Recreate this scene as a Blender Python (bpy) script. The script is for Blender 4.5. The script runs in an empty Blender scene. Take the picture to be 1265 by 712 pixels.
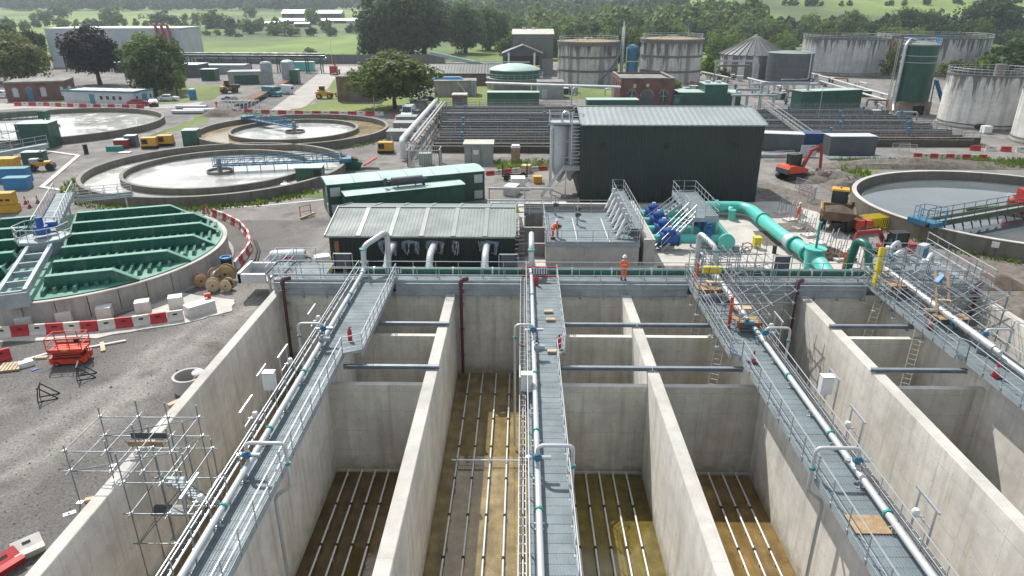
import bpy, math, random
from mathutils import Vector, Matrix, noise
R = math.radians
PI = math.pi
random.seed(7)
S = bpy.context.scene
COL = S.collection

# -- camera
CAM_H = 20.0; PITCH = R(22.4); FPX = 850.0; YAW = R(0.84)
cd = bpy.data.cameras.new('camera'); cam = bpy.data.objects.new('camera', cd); COL.objects.link(cam)
cam.location = (0, 0, CAM_H); cam.rotation_euler = (PI/2 - PITCH, 0, YAW)
cd.sensor_width = 36.0; cd.lens = 36.0*FPX/1265.0; cd.clip_start = 0.5; cd.clip_end = 9000
S.camera = cam

# -- sky and sun
SUN_VEC = Vector((-0.39, 0.70, 1.0)).normalized()
elev = math.asin(SUN_VEC.z); az = math.atan2(SUN_VEC.x, SUN_VEC.y)
W = bpy.data.worlds.new('World'); S.world = W; W.use_nodes = True
wn = W.node_tree; wn.nodes.clear()
out = wn.nodes.new('ShaderNodeOutputWorld'); bg = wn.nodes.new('ShaderNodeBackground')
sky = wn.nodes.new('ShaderNodeTexSky'); sky.sky_type = 'NISHITA'; sky.sun_disc = False
sky.sun_elevation = elev; sky.sun_rotation = az
sky.air_density = 1.3; sky.dust_density = 2.0; sky.ozone_density = 1.0
# thin broken cloud, seen only as reflections in the water
tc = wn.nodes.new('ShaderNodeTexCoord'); mp = wn.nodes.new('ShaderNodeMapping')
mp.inputs['Scale'].default_value = (1.0, 1.0, 2.6)
nz = wn.nodes.new('ShaderNodeTexNoise'); nz.inputs['Scale'].default_value = 2.2; nz.inputs['Detail'].default_value = 6
cr = wn.nodes.new('ShaderNodeValToRGB'); cr.color_ramp.elements[0].position = 0.42; cr.color_ramp.elements[1].position = 0.64
cr.color_ramp.elements[0].color = (0, 0, 0, 1); cr.color_ramp.elements[1].color = (0.8, 0.8, 0.8, 1)
mx = wn.nodes.new('ShaderNodeMix'); mx.data_type = 'RGBA'
mx.inputs[7].default_value = (15.0, 15.3, 15.8, 1)
wn.links.new(tc.outputs['Generated'], mp.inputs['Vector']); wn.links.new(mp.outputs[0], nz.inputs['Vector'])
wn.links.new(nz.outputs['Fac'], cr.inputs[0])
sz = wn.nodes.new('ShaderNodeSeparateXYZ'); hr = wn.nodes.new('ShaderNodeValToRGB'); mm = wn.nodes.new('ShaderNodeMath'); mm.operation = 'MAXIMUM'
hr.color_ramp.elements[0].position = 0.0; hr.color_ramp.elements[0].color = (0.95, 0.95, 0.95, 1); hr.color_ramp.elements[1].position = 0.42; hr.color_ramp.elements[1].color = (0, 0, 0, 1)
wn.links.new(tc.outputs['Generated'], sz.inputs[0]); wn.links.new(sz.outputs[2], hr.inputs[0])      # bright summer haze low in the sky
wn.links.new(cr.outputs[0], mm.inputs[0]); wn.links.new(hr.outputs[0], mm.inputs[1]); wn.links.new(mm.outputs[0], mx.inputs[0])
wn.links.new(sky.outputs[0], mx.inputs[6]); wn.links.new(mx.outputs[2], bg.inputs[0])
bg.inputs[1].default_value = 0.085
wn.links.new(bg.outputs[0], out.inputs[0])
sl = bpy.data.lights.new('sun', 'SUN'); sl.energy = 4.9; sl.angle = R(0.6); sl.color = (1.0, 0.96, 0.90)
so = bpy.data.objects.new('sun', sl); COL.objects.link(so)
so.rotation_euler = (-SUN_VEC).to_track_quat('-Z', 'Y').to_euler(); so.location = (-60, 100, 150)
S.view_settings.view_transform = 'Standard'; S.view_settings.look = 'None'
S.view_settings.exposure = 0.26; S.view_settings.gamma = 1.0

# -- survey helper: bearing read off the photo -> place on a level plane
def gp(px, py, z=0.0):
    a = (px-632.5)/FPX; b = (356-py)/FPX
    y = math.cos(PITCH)+b*math.sin(PITCH); w = -math.sin(PITCH)+b*math.cos(PITCH)
    X = a*math.cos(YAW)-y*math.sin(YAW); Y = a*math.sin(YAW)+y*math.cos(YAW)
    t = (z-CAM_H)/w
    return (X*t, Y*t)
def g3(px, py, z=0.0):
    x, y = gp(px, py, z); return (x, y, z)

# -- materials
MATS = {}
def newmat(name):
    m = bpy.data.materials.new(name); m.use_nodes = True; nt = m.node_tree; nt.nodes.clear()
    o = nt.nodes.new('ShaderNodeOutputMaterial'); p = nt.nodes.new('ShaderNodeBsdfPrincipled')
    nt.links.new(p.outputs[0], o.inputs[0]); MATS[name] = m
    return m, nt, p
def N(nt, t, **kw):
    n = nt.nodes.new(t)
    for k, v in kw.items():
        if isinstance(k, str) and hasattr(n, k): setattr(n, k, v)
    return n
def tex(nt, scale, detail=4, stretch=(1, 1, 1), rough=0.55, kind='noise', coord='pos'):
    if coord == 'pos':
        g = N(nt, 'ShaderNodeNewGeometry'); src = g.outputs['Position']
    else:
        g = N(nt, 'ShaderNodeTexCoord'); src = g.outputs['Object']
    m = N(nt, 'ShaderNodeMapping'); m.inputs['Scale'].default_value = stretch
    nt.links.new(src, m.inputs['Vector'])
    if kind == 'noise':
        n = N(nt, 'ShaderNodeTexNoise'); n.inputs['Detail'].default_value = detail; n.inputs['Roughness'].default_value = rough
    else:
        n = N(nt, 'ShaderNodeTexVoronoi')
    n.inputs['Scale'].default_value = scale; nt.links.new(m.outputs[0], n.inputs['Vector'])
    return n
def ramp(nt, fac, stops):
    r = N(nt, 'ShaderNodeValToRGB'); e = r.color_ramp.elements
    while len(e) < len(stops): e.new(0.5)
    for i, (p, c) in enumerate(stops):
        e[i].position = p; e[i].color = (c[0], c[1], c[2], 1) if hasattr(c, '__len__') else (c, c, c, 1)
    nt.links.new(fac, r.inputs[0]); return r.outputs[0]
def mixc(nt, a, b, fac, mode='MIX'):
    m = N(nt, 'ShaderNodeMix'); m.data_type = 'RGBA'; m.blend_type = mode
    for s, v in ((0, fac), (6, a), (7, b)):
        if hasattr(v, 'is_output'): nt.links.new(v, m.inputs[s])
        elif s == 0: m.inputs[0].default_value = v
        else: m.inputs[s].default_value = (v[0], v[1], v[2], 1)
    return m.outputs[2]
def mth(nt, op, a, b=None):
    m = N(nt, 'ShaderNodeMath'); m.operation = op
    for i, v in enumerate((a, b)):
        if v is None: continue
        if hasattr(v, 'is_output'): nt.links.new(v, m.inputs[i])
        else: m.inputs[i].default_value = v
    return m.outputs[0]
def bump(nt, p, h, strength=0.3, dist=0.02):
    b = N(nt, 'ShaderNodeBump'); b.inputs['Strength'].default_value = strength; b.inputs['Distance'].default_value = dist
    nt.links.new(h, b.inputs['Height']); nt.links.new(b.outputs[0], p.inputs['Normal'])

def weathered(name, col, rough=0.6, metal=0.0, var=0.25, scale=1.5, fine=0.12, bmp=0.15, dirt=(0.09, 0.08, 0.065), dirt_amt=0.35, stretch=(1, 1, 1), rnd=0.0):
    """paint / metal / plastic with soft large-scale variation, fine grain and grime"""
    m, nt, p = newmat(name)
    a = tex(nt, scale, 5, stretch); f = tex(nt, scale*14, 3)
    lo = tuple(c*(1-var) for c in col); hi = tuple(min(1, c*(1+var*0.7)) for c in col)
    c1 = ramp(nt, a.outputs['Fac'], [(0.3, lo), (0.7, hi)])
    c2 = mixc(nt, c1, ramp(nt, f.outputs['Fac'], [(0.3, 1-fine*2), (0.7, 1.0)]), 1.0, 'MULTIPLY')
    d = tex(nt, scale*2.3, 6, (1, 1, 0.35))
    dm = ramp(nt, d.outputs['Fac'], [(0.52, 0), (0.75, dirt_amt)])
    c3 = mixc(nt, c2, dirt, dm)
    if rnd:
        oi = N(nt, 'ShaderNodeObjectInfo')
        c3 = mixc(nt, c3, ramp(nt, oi.outputs['Random'], [(0, 1-rnd), (1, 1.0)]), 1.0, 'MULTIPLY')
    nt.links.new(c3, p.inputs['Base Color'])
    p.inputs['Metallic'].default_value = metal
    nt.links.new(ramp(nt, a.outputs['Fac'], [(0.3, min(1, rough+0.12)), (0.7, max(0.05, rough-0.1))]), p.inputs['Roughness'])
    if bmp: bump(nt, p, f.outputs['Fac'], bmp, 0.01)
    return m

def concrete(name, col=(0.36, 0.34, 0.30), stain=0.6, joints=None, streak=1.0, green=0.0, topdark=0.0, bmp=0.3, rnd=0.0, tops=0.0):
    """cast concrete: vertical run-off streaks, blotches, formwork joints and tie holes"""
    m, nt, p = newmat(name)
    big = tex(nt, 0.35, 6); mid = tex(nt, 1.6, 6); fine = tex(nt, 26, 3)
    st = tex(nt, 2.4, 5, (1, 1, 0.07), 0.6); st2 = tex(nt, 0.9, 4, (1, 1, 0.05), 0.6)
    c = ramp(nt, big.outputs['Fac'], [(0.3, tuple(x*0.78 for x in col)), (0.7, tuple(min(1, x*1.12) for x in col))])
    c = mixc(nt, c, ramp(nt, mid.outputs['Fac'], [(0.35, 0.88), (0.62, 1.0)]), 1.0, 'MULTIPLY')
    g = N(nt, 'ShaderNodeNewGeometry'); sx = N(nt, 'ShaderNodeSeparateXYZ'); nt.links.new(g.outputs['Normal'], sx.inputs[0])
    vert = mth(nt, 'SUBTRACT', 1.0, mth(nt, 'ABSOLUTE', sx.outputs[2]))
    m1 = mth(nt, 'MULTIPLY', ramp(nt, st.outputs['Fac'], [(0.52, 0), (0.72, stain*streak)]), vert)
    c = mixc(nt, c, (col[0]*0.42, col[1]*0.38, col[2]*0.30), m1)
    m2 = mth(nt, 'MULTIPLY', ramp(nt, st2.outputs['Fac'], [(0.52, 0), (0.68, stain*0.7*streak)]), vert)
    c = mixc(nt, c, (col[0]*0.55, col[1]*0.50, col[2]*0.34), m2)
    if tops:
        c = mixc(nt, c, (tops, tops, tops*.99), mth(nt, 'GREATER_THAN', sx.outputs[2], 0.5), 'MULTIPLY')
    if topdark:
        gc = N(nt, 'ShaderNodeTexCoord'); sg = N(nt, 'ShaderNodeSeparateXYZ'); nt.links.new(gc.outputs['Generated'], sg.inputs[0]); tn = tex(nt, 0.8, 5, (1, 1, 0.12), 0.65)
        lv = mth(nt, 'ADD', sg.outputs[2], mth(nt, 'MULTIPLY', mth(nt, 'SUBTRACT', tn.outputs['Fac'], 0.5), 2.6))
        c = mixc(nt, c, (0.085, 0.08, 0.075), mth(nt, 'MULTIPLY', ramp(nt, lv, [(0.62 if topdark > .87 else .80, 0), (1.0 if topdark > .87 else 1.05, topdark)]), vert))
        s3 = tex(nt, 0.55, 5, (1, 1, 0.06), 0.6); c = mixc(nt, c, (0.07, 0.067, 0.062), mth(nt, 'MULTIPLY', ramp(nt, s3.outputs['Fac'], [(0.50, 0), (0.60, 0.60 if topdark > .87 else .30)]), vert))
    if green:
        gn = tex(nt, 0.7, 4, (1, 1, 0.10))
        c = mixc(nt, c, (0.13, 0.115, 0.035), mth(nt, 'MULTIPLY', ramp(nt, gn.outputs['Fac'], [(0.5, 0), (0.7, green)]), vert))
    if joints:
        jx, jz = joints
        pos = N(nt, 'ShaderNodeSeparateXYZ'); nt.links.new(g.outputs['Position'], pos.inputs[0])
        lines = None
        for ax, step in ((0, jx), (1, jx), (2, jz)):
            fr = mth(nt, 'FRACT', mth(nt, 'ADD', mth(nt, 'DIVIDE', pos.outputs[ax], step), 100.37))
            w = mth(nt, 'LESS_THAN', mth(nt, 'ABSOLUTE', mth(nt, 'SUBTRACT', fr, 0.5)), 0.014/step)
            if ax < 2:
                nn = N(nt, 'ShaderNodeSeparateXYZ'); nt.links.new(g.outputs['Normal'], nn.inputs[0])
                w = mth(nt, 'MULTIPLY', w, mth(nt, 'LESS_THAN', mth(nt, 'ABSOLUTE', nn.outputs[ax]), 0.5))
            else: w = mth(nt, 'MULTIPLY', w, vert)
            lines = w if lines is None else mth(nt, 'MAXIMUM', lines, w)
        jn = tex(nt, 1.1, 3)
        lines = mth(nt, 'MULTIPLY', lines, ramp(nt, jn.outputs['Fac'], [(0.35, 0.08), (0.65, 0.5)]))
        c = mixc(nt, c, (col[0]*0.3, col[1]*0.28, col[2]*0.25), lines)
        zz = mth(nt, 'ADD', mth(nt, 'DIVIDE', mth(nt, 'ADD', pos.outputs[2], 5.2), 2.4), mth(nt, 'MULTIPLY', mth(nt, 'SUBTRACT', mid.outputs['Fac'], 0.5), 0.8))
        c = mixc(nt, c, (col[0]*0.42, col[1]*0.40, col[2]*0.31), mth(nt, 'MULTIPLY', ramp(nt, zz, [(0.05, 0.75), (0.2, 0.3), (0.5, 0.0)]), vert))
        hs = []
        for ax, step in ((0, jx/2), (1, jx/2), (2, jz/2)):
            fr = mth(nt, 'SUBTRACT', mth(nt, 'FRACT', mth(nt, 'ADD', mth(nt, 'DIVIDE', pos.outputs[ax], step), 100.12)), 0.5)
            hs.append(mth(nt, 'LESS_THAN', mth(nt, 'ABSOLUTE', fr), 0.045/step))
        hole = mth(nt, 'MULTIPLY', mth(nt, 'MULTIPLY', mth(nt, 'MAXIMUM', hs[0], hs[1]), hs[2]), vert)
        c = mixc(nt, c, (col[0]*0.35, col[1]*0.33, col[2]*0.3), mth(nt, 'MULTIPLY', hole, 0.38))
    if rnd:
        oi = N(nt, 'ShaderNodeObjectInfo')
        c = mixc(nt, c, ramp(nt, oi.outputs['Random'], [(0, 1-rnd), (1, 1.0)]), 1.0, 'MULTIPLY')
    c = mixc(nt, c, ramp(nt, fine.outputs['Fac'], [(0.3, 0.84), (0.65, 1.0)]), 1.0, 'MULTIPLY')
    nt.links.new(c, p.inputs['Base Color']); p.inputs['Roughness'].default_value = 0.85
    bump(nt, p, fine.outputs['Fac'], bmp, 0.012)
    return m

def water(name, deep, rough=0.03, scum=None, scum_lo=0.5, scum_hi=0.7, scale=0.12, ripple=0.03):
    m, nt, p = newmat(name)
    a = tex(nt, scale, 6); b = tex(nt, 2.5, 3)
    c = ramp(nt, a.outputs['Fac'], [(0.3, tuple(x*0.7 for x in deep)), (0.7, tuple(x*1.25 for x in deep))])
    rg = rough
    if scum:
        s = tex(nt, scale*2.2, 8, rough=0.7)
        f = ramp(nt, s.outputs['Fac'], [(scum_lo, 0), (scum_hi, 1)])
        c = mixc(nt, c, scum, f)
        nt.links.new(mth(nt, 'ADD', mth(nt, 'MULTIPLY', f, 0.35), rough), p.inputs['Roughness'])
    else: p.inputs['Roughness'].default_value = rough
    nt.links.new(c, p.inputs['Base Color']); p.inputs['IOR'].default_value = 1.33
    if ripple: bump(nt, p, b.outputs['Fac'], ripple, 0.05)
    return m

def leafmat(name, lo, hi, scale=0.5, trans=0.42):
    m, nt, p = newmat(name)
    a = tex(nt, scale, 4); oi = N(nt, 'ShaderNodeObjectInfo'); f = tex(nt, 7, 2)
    c = ramp(nt, a.outputs['Fac'], [(0.32, lo), (0.68, hi)])
    c = mixc(nt, c, ramp(nt, f.outputs['Fac'], [(0.3, 0.6), (0.7, 1.15)]), 1.0, 'MULTIPLY')
    c = mixc(nt, c, ramp(nt, oi.outputs['Random'], [(0, 0.72), (1, 1.15)]), 1.0, 'MULTIPLY')
    nt.links.new(c, p.inputs['Base Color']); p.inputs['Roughness'].default_value = 0.65
    p.inputs['Specular IOR Level'].default_value = 0.25
    tr = N(nt, 'ShaderNodeBsdfTranslucent'); ms = N(nt, 'ShaderNodeMixShader'); ms.inputs[0].default_value = trans
    nt.links.new(c, tr.inputs[0]); nt.links.new(p.outputs[0], ms.inputs[1]); nt.links.new(tr.outputs[0], ms.inputs[2])
    o = [n for n in nt.nodes if n.type == 'OUTPUT_MATERIAL'][0]; nt.links.new(ms.outputs[0], o.inputs[0])
    return m

# concrete family
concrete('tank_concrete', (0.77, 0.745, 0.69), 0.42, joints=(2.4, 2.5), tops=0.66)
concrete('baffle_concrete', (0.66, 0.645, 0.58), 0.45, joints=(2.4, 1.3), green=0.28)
concrete('pale_concrete', (0.50, 0.48, 0.44), 0.3)
concrete('grey_concrete', (0.33, 0.32, 0.30), 0.6, joints=(3.0, 2.0))
concrete('precast_concrete', (0.40, 0.39, 0.36), 0.55, rnd=0.16)
concrete('rim_concrete', (0.40, 0.385, 0.35), 0.4)
concrete('old_concrete', (0.24, 0.225, 0.20), 0.7)
concrete('mossy_concrete', (0.17, 0.16, 0.135), 0.7, green=0.5)
concrete('stained_white', (0.66, 0.66, 0.635), 0.35, joints=(1.5, 1.5), streak=1.0, topdark=0.85)
concrete('blackened_concrete', (0.58, 0.57, 0.54), 0.35, joints=(3.0, 2.7), streak=1.2, topdark=0.9)
concrete('aged_white', (0.52, 0.53, 0.52), 0.4, joints=(1.5, 1.5), topdark=0.86)
concrete('dark_band', (0.16, 0.155, 0.145), 0.4)
concrete('white_block', (0.62, 0.60, 0.57), 0.2)
# metal and paint
weathered('galvanised', (0.50, 0.53, 0.55), 0.42, 0.65, 0.15, 2.0, 0.08, 0.05, dirt=(0.25, 0.24, 0.22), dirt_amt=0.25)
weathered('galvanised_plate', (0.33, 0.385, 0.41), 0.6, 0.1, 0.2, 0.8, 0.1, 0.08, dirt=(0.25, 0.25, 0.24), dirt_amt=0.35)
weathered('grating', (0.175, 0.22, 0.24), 0.65, 0.1, 0.18, 0.9, 0.1, 0.1, dirt=(0.14, 0.15, 0.15), dirt_amt=0.3)
weathered('grating_dark', (0.10, 0.14, 0.165), 0.6, 0.3, 0.2, 0.9, 0.1, 0.1)
weathered('stainless', (0.60, 0.64, 0.66), 0.30, 0.7, 0.12, 1.5, 0.05, 0.03, dirt=(0.35, 0.35, 0.33), dirt_amt=0.2)
weathered('steel_beam', (0.23, 0.27, 0.31), 0.5, 0.4, 0.2, 1.5, 0.1, 0.1, dirt=(0.30, 0.29, 0.27), dirt_amt=0.3)
weathered('scaffold_tube', (0.27, 0.30, 0.32), 0.5, 0.6, 0.25, 2.0, 0.1, 0.05)
weathered('skip_brown', (0.13, 0.088, 0.055), 0.7, 0, 0.3, 1.5)
concrete('bed_concrete', (0.085, 0.078, 0.064), 0.6)
weathered('maroon_pipe', (0.085, 0.022, 0.024), 0.45, 0, 0.2, 1.5)
weathered('white_pipe', (0.50, 0.53, 0.545), 0.35, 0.25, 0.08, 1.2, 0.04, 0.03, dirt=(0.4, 0.39, 0.35), dirt_amt=0.2)
weathered('dark_green', (0.006, 0.068, 0.044), 0.42, 0, 0.25, 0.8, 0.08, 0.05, dirt=(0.10, 0.12, 0.10), dirt_amt=0.25)
weathered('site_green', (0.008, 0.078, 0.050), 0.40, 0, 0.2, 0.8, 0.06, 0.05, dirt=(0.12, 0.14, 0.11), dirt_amt=0.25)
weathered('cover_green', (0.008, 0.118, 0.078), 0.30, 0, 0.22, 0.5, 0.06, 0.05, dirt=(0.14, 0.17, 0.14), dirt_amt=0.35)
weathered('cover_top_lit', (0.115, 0.30, 0.225), 0.35, 0, 0.18, 0.6, 0.06, 0.05, dirt=(0.22, 0.24, 0.20), dirt_amt=0.35)  # paler copy of the lid green, sun and sky gloss put into the colour
weathered('roof_green', (0.33, 0.46, 0.42), 0.62, 0.0, 0.12, 0.5, 0.06, 0.05, dirt=(0.20, 0.24, 0.22), dirt_amt=0.25)
weathered('roof_grey_green', (0.175, 0.212, 0.202), 0.62, 0.0, 0.10, 0.5, 0.05, 0.05, dirt=(0.2, 0.22, 0.21), dirt_amt=0.2)
weathered('rooflight', (0.20, 0.24, 0.23), 0.40, 0, 0.10, 0.8, 0.05, 0.05)
weathered('roof_pale', (0.235, 0.27, 0.275), 0.62, 0.0, 0.10, 0.3, 0.05, 0.05, dirt=(0.25, 0.28, 0.28), dirt_amt=0.2)
weathered('roof_cream', (0.46, 0.45, 0.38), 0.5, 0.1, 0.10, 0.3)
weathered('dark_cladding', (0.016, 0.030, 0.026), 0.45, 0.1, 0.2, 0.35, 0.06, 0.04, dirt=(0.04, 0.05, 0.048), dirt_amt=0.3)
weathered('dark_cladding_near', (0.010, 0.020, 0.018), 0.45, 0.1, 0.2, 0.5, 0.06, 0.04, dirt=(0.035, 0.04, 0.035), dirt_amt=0.3)
weathered('teal_pipe', (0.085, 0.50, 0.425), 0.38, 0, 0.16, 0.7, 0.05, 0.03, dirt=(0.30, 0.36, 0.31), dirt_amt=0.55)
weathered('teal_flange', (0.02, 0.30, 0.25), 0.4, 0, 0.10, 0.7)
weathered('green_pipe', (0.010, 0.115, 0.085), 0.30, 0, 0.2, 0.7, 0.05, 0.03, dirt=(0.10, 0.18, 0.15), dirt_amt=0.3)
weathered('meter_blue', (0.010, 0.085, 0.32), 0.38, 0, 0.15, 1.5)
weathered('bridge_blue', (0.025, 0.16, 0.27), 0.45, 0, 0.2, 1.2, dirt=(0.12, 0.13, 0.12), dirt_amt=0.4)
weathered('bright_blue', (0.02, 0.20, 0.42), 0.45, 0, 0.15, 1.2)
weathered('container_blue', (0.02, 0.07, 0.20), 0.5, 0, 0.2, 0.8)
weathered('plastic_red', (0.52, 0.025, 0.03), 0.45, 0, 0.15, 1.5, 0.06, 0.05, dirt=(0.25, 0.12, 0.10), dirt_amt=0.35, rnd=0.25)
weathered('plastic_white', (0.62, 0.60, 0.54), 0.5, 0, 0.10, 1.5, 0.06, 0.05, dirt=(0.32, 0.30, 0.25), dirt_amt=0.5, rnd=0.15)
weathered('lift_red', (0.62, 0.045, 0.012), 0.4, 0, 0.15, 2.0, dirt=(0.15, 0.05, 0.03), dirt_amt=0.4)
weathered('excavator_orange', (0.62, 0.075, 0.02), 0.4, 0, 0.15, 2.0, dirt=(0.18, 0.09, 0.05), dirt_amt=0.5)
weathered('arm_red', (0.36, 0.035, 0.03), 0.45, 0, 0.15, 2.0, dirt=(0.15, 0.07, 0.05), dirt_amt=0.5)
weathered('plant_yellow', (0.62, 0.34, 0.02), 0.45, 0, 0.15, 2.0, dirt=(0.22, 0.15, 0.06), dirt_amt=0.5)
weathered('safety_yellow', (0.68, 0.55, 0.02), 0.45, 0, 0.12, 2.0)
weathered('hi_vis_orange', (0.90, 0.13, 0.025), 0.7, 0, 0.15, 5.0, dirt_amt=0.1)
weathered('hi_vis_tape', (0.65, 0.65, 0.60), 0.4, 0, 0.05, 5.0, dirt_amt=0.1)
weathered('skin', (0.50, 0.28, 0.20), 0.6, 0, 0.1, 6.0, dirt_amt=0.0)
weathered('rubber', (0.022, 0.022, 0.022), 0.8, 0, 0.3, 3.0, dirt=(0.10, 0.085, 0.07), dirt_amt=0.6)
weathered('black_steel', (0.02, 0.022, 0.024), 0.5, 0.3, 0.3, 2.0, dirt=(0.08, 0.07, 0.06), dirt_amt=0.4)
weathered('dark_grey_panel', (0.065, 0.085, 0.10), 0.5, 0.1, 0.15, 0.8, dirt=(0.12, 0.12, 0.12), dirt_amt=0.2)
weathered('container_grey', (0.085, 0.105, 0.115), 0.5, 0.1, 0.15, 0.5, dirt=(0.15, 0.14, 0.13), dirt_amt=0.3)
weathered('pale_top', (0.55, 0.57, 0.57), 0.5, 0.1, 0.12, 0.6, dirt=(0.3, 0.3, 0.28), dirt_amt=0.4)
weathered('cabin_grey', (0.45, 0.50, 0.53), 0.5, 0, 0.12, 0.6, dirt=(0.3, 0.3, 0.28), dirt_amt=0.35)
weathered('cabinet_white', (0.66, 0.68, 0.68), 0.45, 0, 0.06, 1.0, 0.04, 0.03, dirt_amt=0.1)
weathered('kiosk_grey', (0.30, 0.34, 0.32), 0.55, 0, 0.12, 1.0)
weathered('olive_cladding', (0.14, 0.165, 0.145), 0.5, 0.1, 0.12, 0.3)
weathered('pale_cladding', (0.44, 0.50, 0.53), 0.5, 0.1, 0.12, 0.25, dirt=(0.3, 0.32, 0.32), dirt_amt=0.4)
weathered('turquoise_trim', (0.03, 0.22, 0.26), 0.5, 0, 0.12, 1.0)
weathered('blue_tarp', (0.03, 0.22, 0.46), 0.5, 0, 0.15, 1.5)
weathered('timber', (0.42, 0.29, 0.16), 0.75, 0, 0.3, 2.0, 0.2, 0.2, dirt=(0.2, 0.15, 0.1), dirt_amt=0.5)
weathered('timber_pale', (0.56, 0.44, 0.28), 0.75, 0, 0.25, 2.0, 0.2, 0.2, dirt=(0.25, 0.2, 0.14), dirt_amt=0.3)
weathered('rust', (0.26, 0.12, 0.05), 0.8, 0, 0.4, 2.0)
weathered('car_white', (0.70, 0.72, 0.74), 0.3, 0, 0.05, 2.0, dirt_amt=0.1)
weathered('car_grey', (0.20, 0.24, 0.27), 0.3, 0.2, 0.05, 2.0, dirt_amt=0.1)
weathered('car_red', (0.33, 0.02, 0.02), 0.3, 0, 0.05, 2.0, dirt_amt=0.1)
weathered('car_black', (0.015, 0.017, 0.02), 0.25, 0, 0.05, 2.0, dirt_amt=0.1)
weathered('glass_dark', (0.03, 0.045, 0.055), 0.08, 0, 0.1, 1.0, 0.0, 0.0, dirt_amt=0.1)
weathered('insulation', (0.66, 0.67, 0.68), 0.4, 0.5, 0.15, 4.0, 0.2, 0.3)
weathered('membrane', (0.20, 0.26, 0.32), 0.5, 0.1, 0.6, 4.0, 0.2, 0.3)
weathered('gravel_roof', (0.36, 0.26, 0.14), 0.9, 0, 0.5, 0.9, 0.25, 0.4, dirt=(0.32, 0.32, 0.27), dirt_amt=0.9)
weathered('flat_roof', (0.21, 0.21, 0.195), 0.85, 0, 0.35, 0.5, 0.1, 0.2, dirt=(0.32, 0.30, 0.26), dirt_amt=0.5)
weathered('bark', (0.10, 0.075, 0.055), 0.9, 0, 0.4, 3.0, 0.3, 0.4)
weathered('soil', (0.115, 0.082, 0.055), 0.95, 0, 0.4, 1.2, 0.3, 0.6)
weathered('rubble', (0.23, 0.20, 0.17), 0.95, 0, 0.4, 1.5, 0.4, 0.6)

def brick(name, c1=(0.16, 0.055, 0.04), c2=(0.10, 0.04, 0.035), mortar=(0.16, 0.13, 0.115)):
    m, nt, p = newmat(name)
    g = N(nt, 'ShaderNodeNewGeometry'); s = N(nt, 'ShaderNodeSeparateXYZ'); nt.links.new(g.outputs['Position'], s.inputs[0])
    cb = N(nt, 'ShaderNodeCombineXYZ'); nt.links.new(mth(nt, 'ADD', s.outputs[0], s.outputs[1]), cb.inputs[0]); nt.links.new(s.outputs[2], cb.inputs[1])
    b = N(nt, 'ShaderNodeTexBrick'); b.inputs['Scale'].default_value = 1.0; b.inputs['Brick Width'].default_value = 0.235
    b.inputs['Row Height'].default_value = 0.08; b.inputs['Mortar Size'].default_value = 0.01
    b.inputs['Color1'].default_value = (*c1, 1); b.inputs['Color2'].default_value = (*c2, 1); b.inputs['Mortar'].default_value = (*mortar, 1)
    nt.links.new(cb.outputs[0], b.inputs['Vector'])
    a = tex(nt, 0.6, 5)
    c = mixc(nt, b.outputs['Color'], ramp(nt, a.outputs['Fac'], [(0.3, 0.6), (0.7, 1.25)]), 1.0, 'MULTIPLY')
    nt.links.new(c, p.inputs['Base Color']); p.inputs['Roughness'].default_value = 0.85
    return m
brick('brick'); brick('brick_brown', (0.20, 0.115, 0.08), (0.13, 0.07, 0.055)); brick('brick_buff', (0.33, 0.26, 0.18), (0.22, 0.17, 0.12))

# water
water('tank_water', (0.42, 0.425, 0.40), 0.03, (0.52, 0.52, 0.47), 0.48, 0.62)
water('sandy_water', (0.25, 0.20, 0.12), 0.08, (0.32, 0.25, 0.15), 0.4, 0.7)
water('pond_water', (0.105, 0.125, 0.13), 0.01, None, ripple=0.02)
def floor_mat(name, dry, wet, lo=0.45, hi=0.55, sc=0.16):
    m, nt, p = newmat(name)
    a = tex(nt, sc, 5, (1, 0.6, 1)); b = tex(nt, 1.2, 6); f = tex(nt, 9, 4); st = tex(nt, 1.4, 5, (1, 0.22, 1))
    w = ramp(nt, a.outputs['Fac'], [(lo, 0), (hi, 1)])
    c = mixc(nt, dry, wet, w)
    c = mixc(nt, c, ramp(nt, b.outputs['Fac'], [(0.3, 0.62), (0.7, 1.25)]), 1.0, 'MULTIPLY')
    c = mixc(nt, c, ramp(nt, st.outputs['Fac'], [(0.35, 0.72), (0.65, 1.1)]), 1.0, 'MULTIPLY')
    c = mixc(nt, c, ramp(nt, f.outputs['Fac'], [(0.3, 0.82), (0.65, 1.06)]), 1.0, 'MULTIPLY')
    nt.links.new(c, p.inputs['Base Color'])
    nt.links.new(mth(nt, 'ADD', mth(nt, 'MULTIPLY', mth(nt, 'SUBTRACT', 1.0, w), 0.16), 0.015), p.inputs['Roughness'])
    p.inputs['IOR'].default_value = 1.6
    return m
floor_mat('lane_silt', (0.13, 0.085, 0.028), (0.10, 0.066, 0.02))
floor_mat('lane_silt_wet', (0.25, 0.175, 0.045), (0.25, 0.19, 0.085), 0.28, 0.34)
floor_mat('lane_silt_olive', (0.20, 0.155, 0.028), (0.16, 0.125, 0.03), 0.40, 0.5)
floor_mat('lane_silt_brown', (0.27, 0.175, 0.065), (0.20, 0.13, 0.045), 0.42, 0.6)

W_ = dict(world=True)
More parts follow.
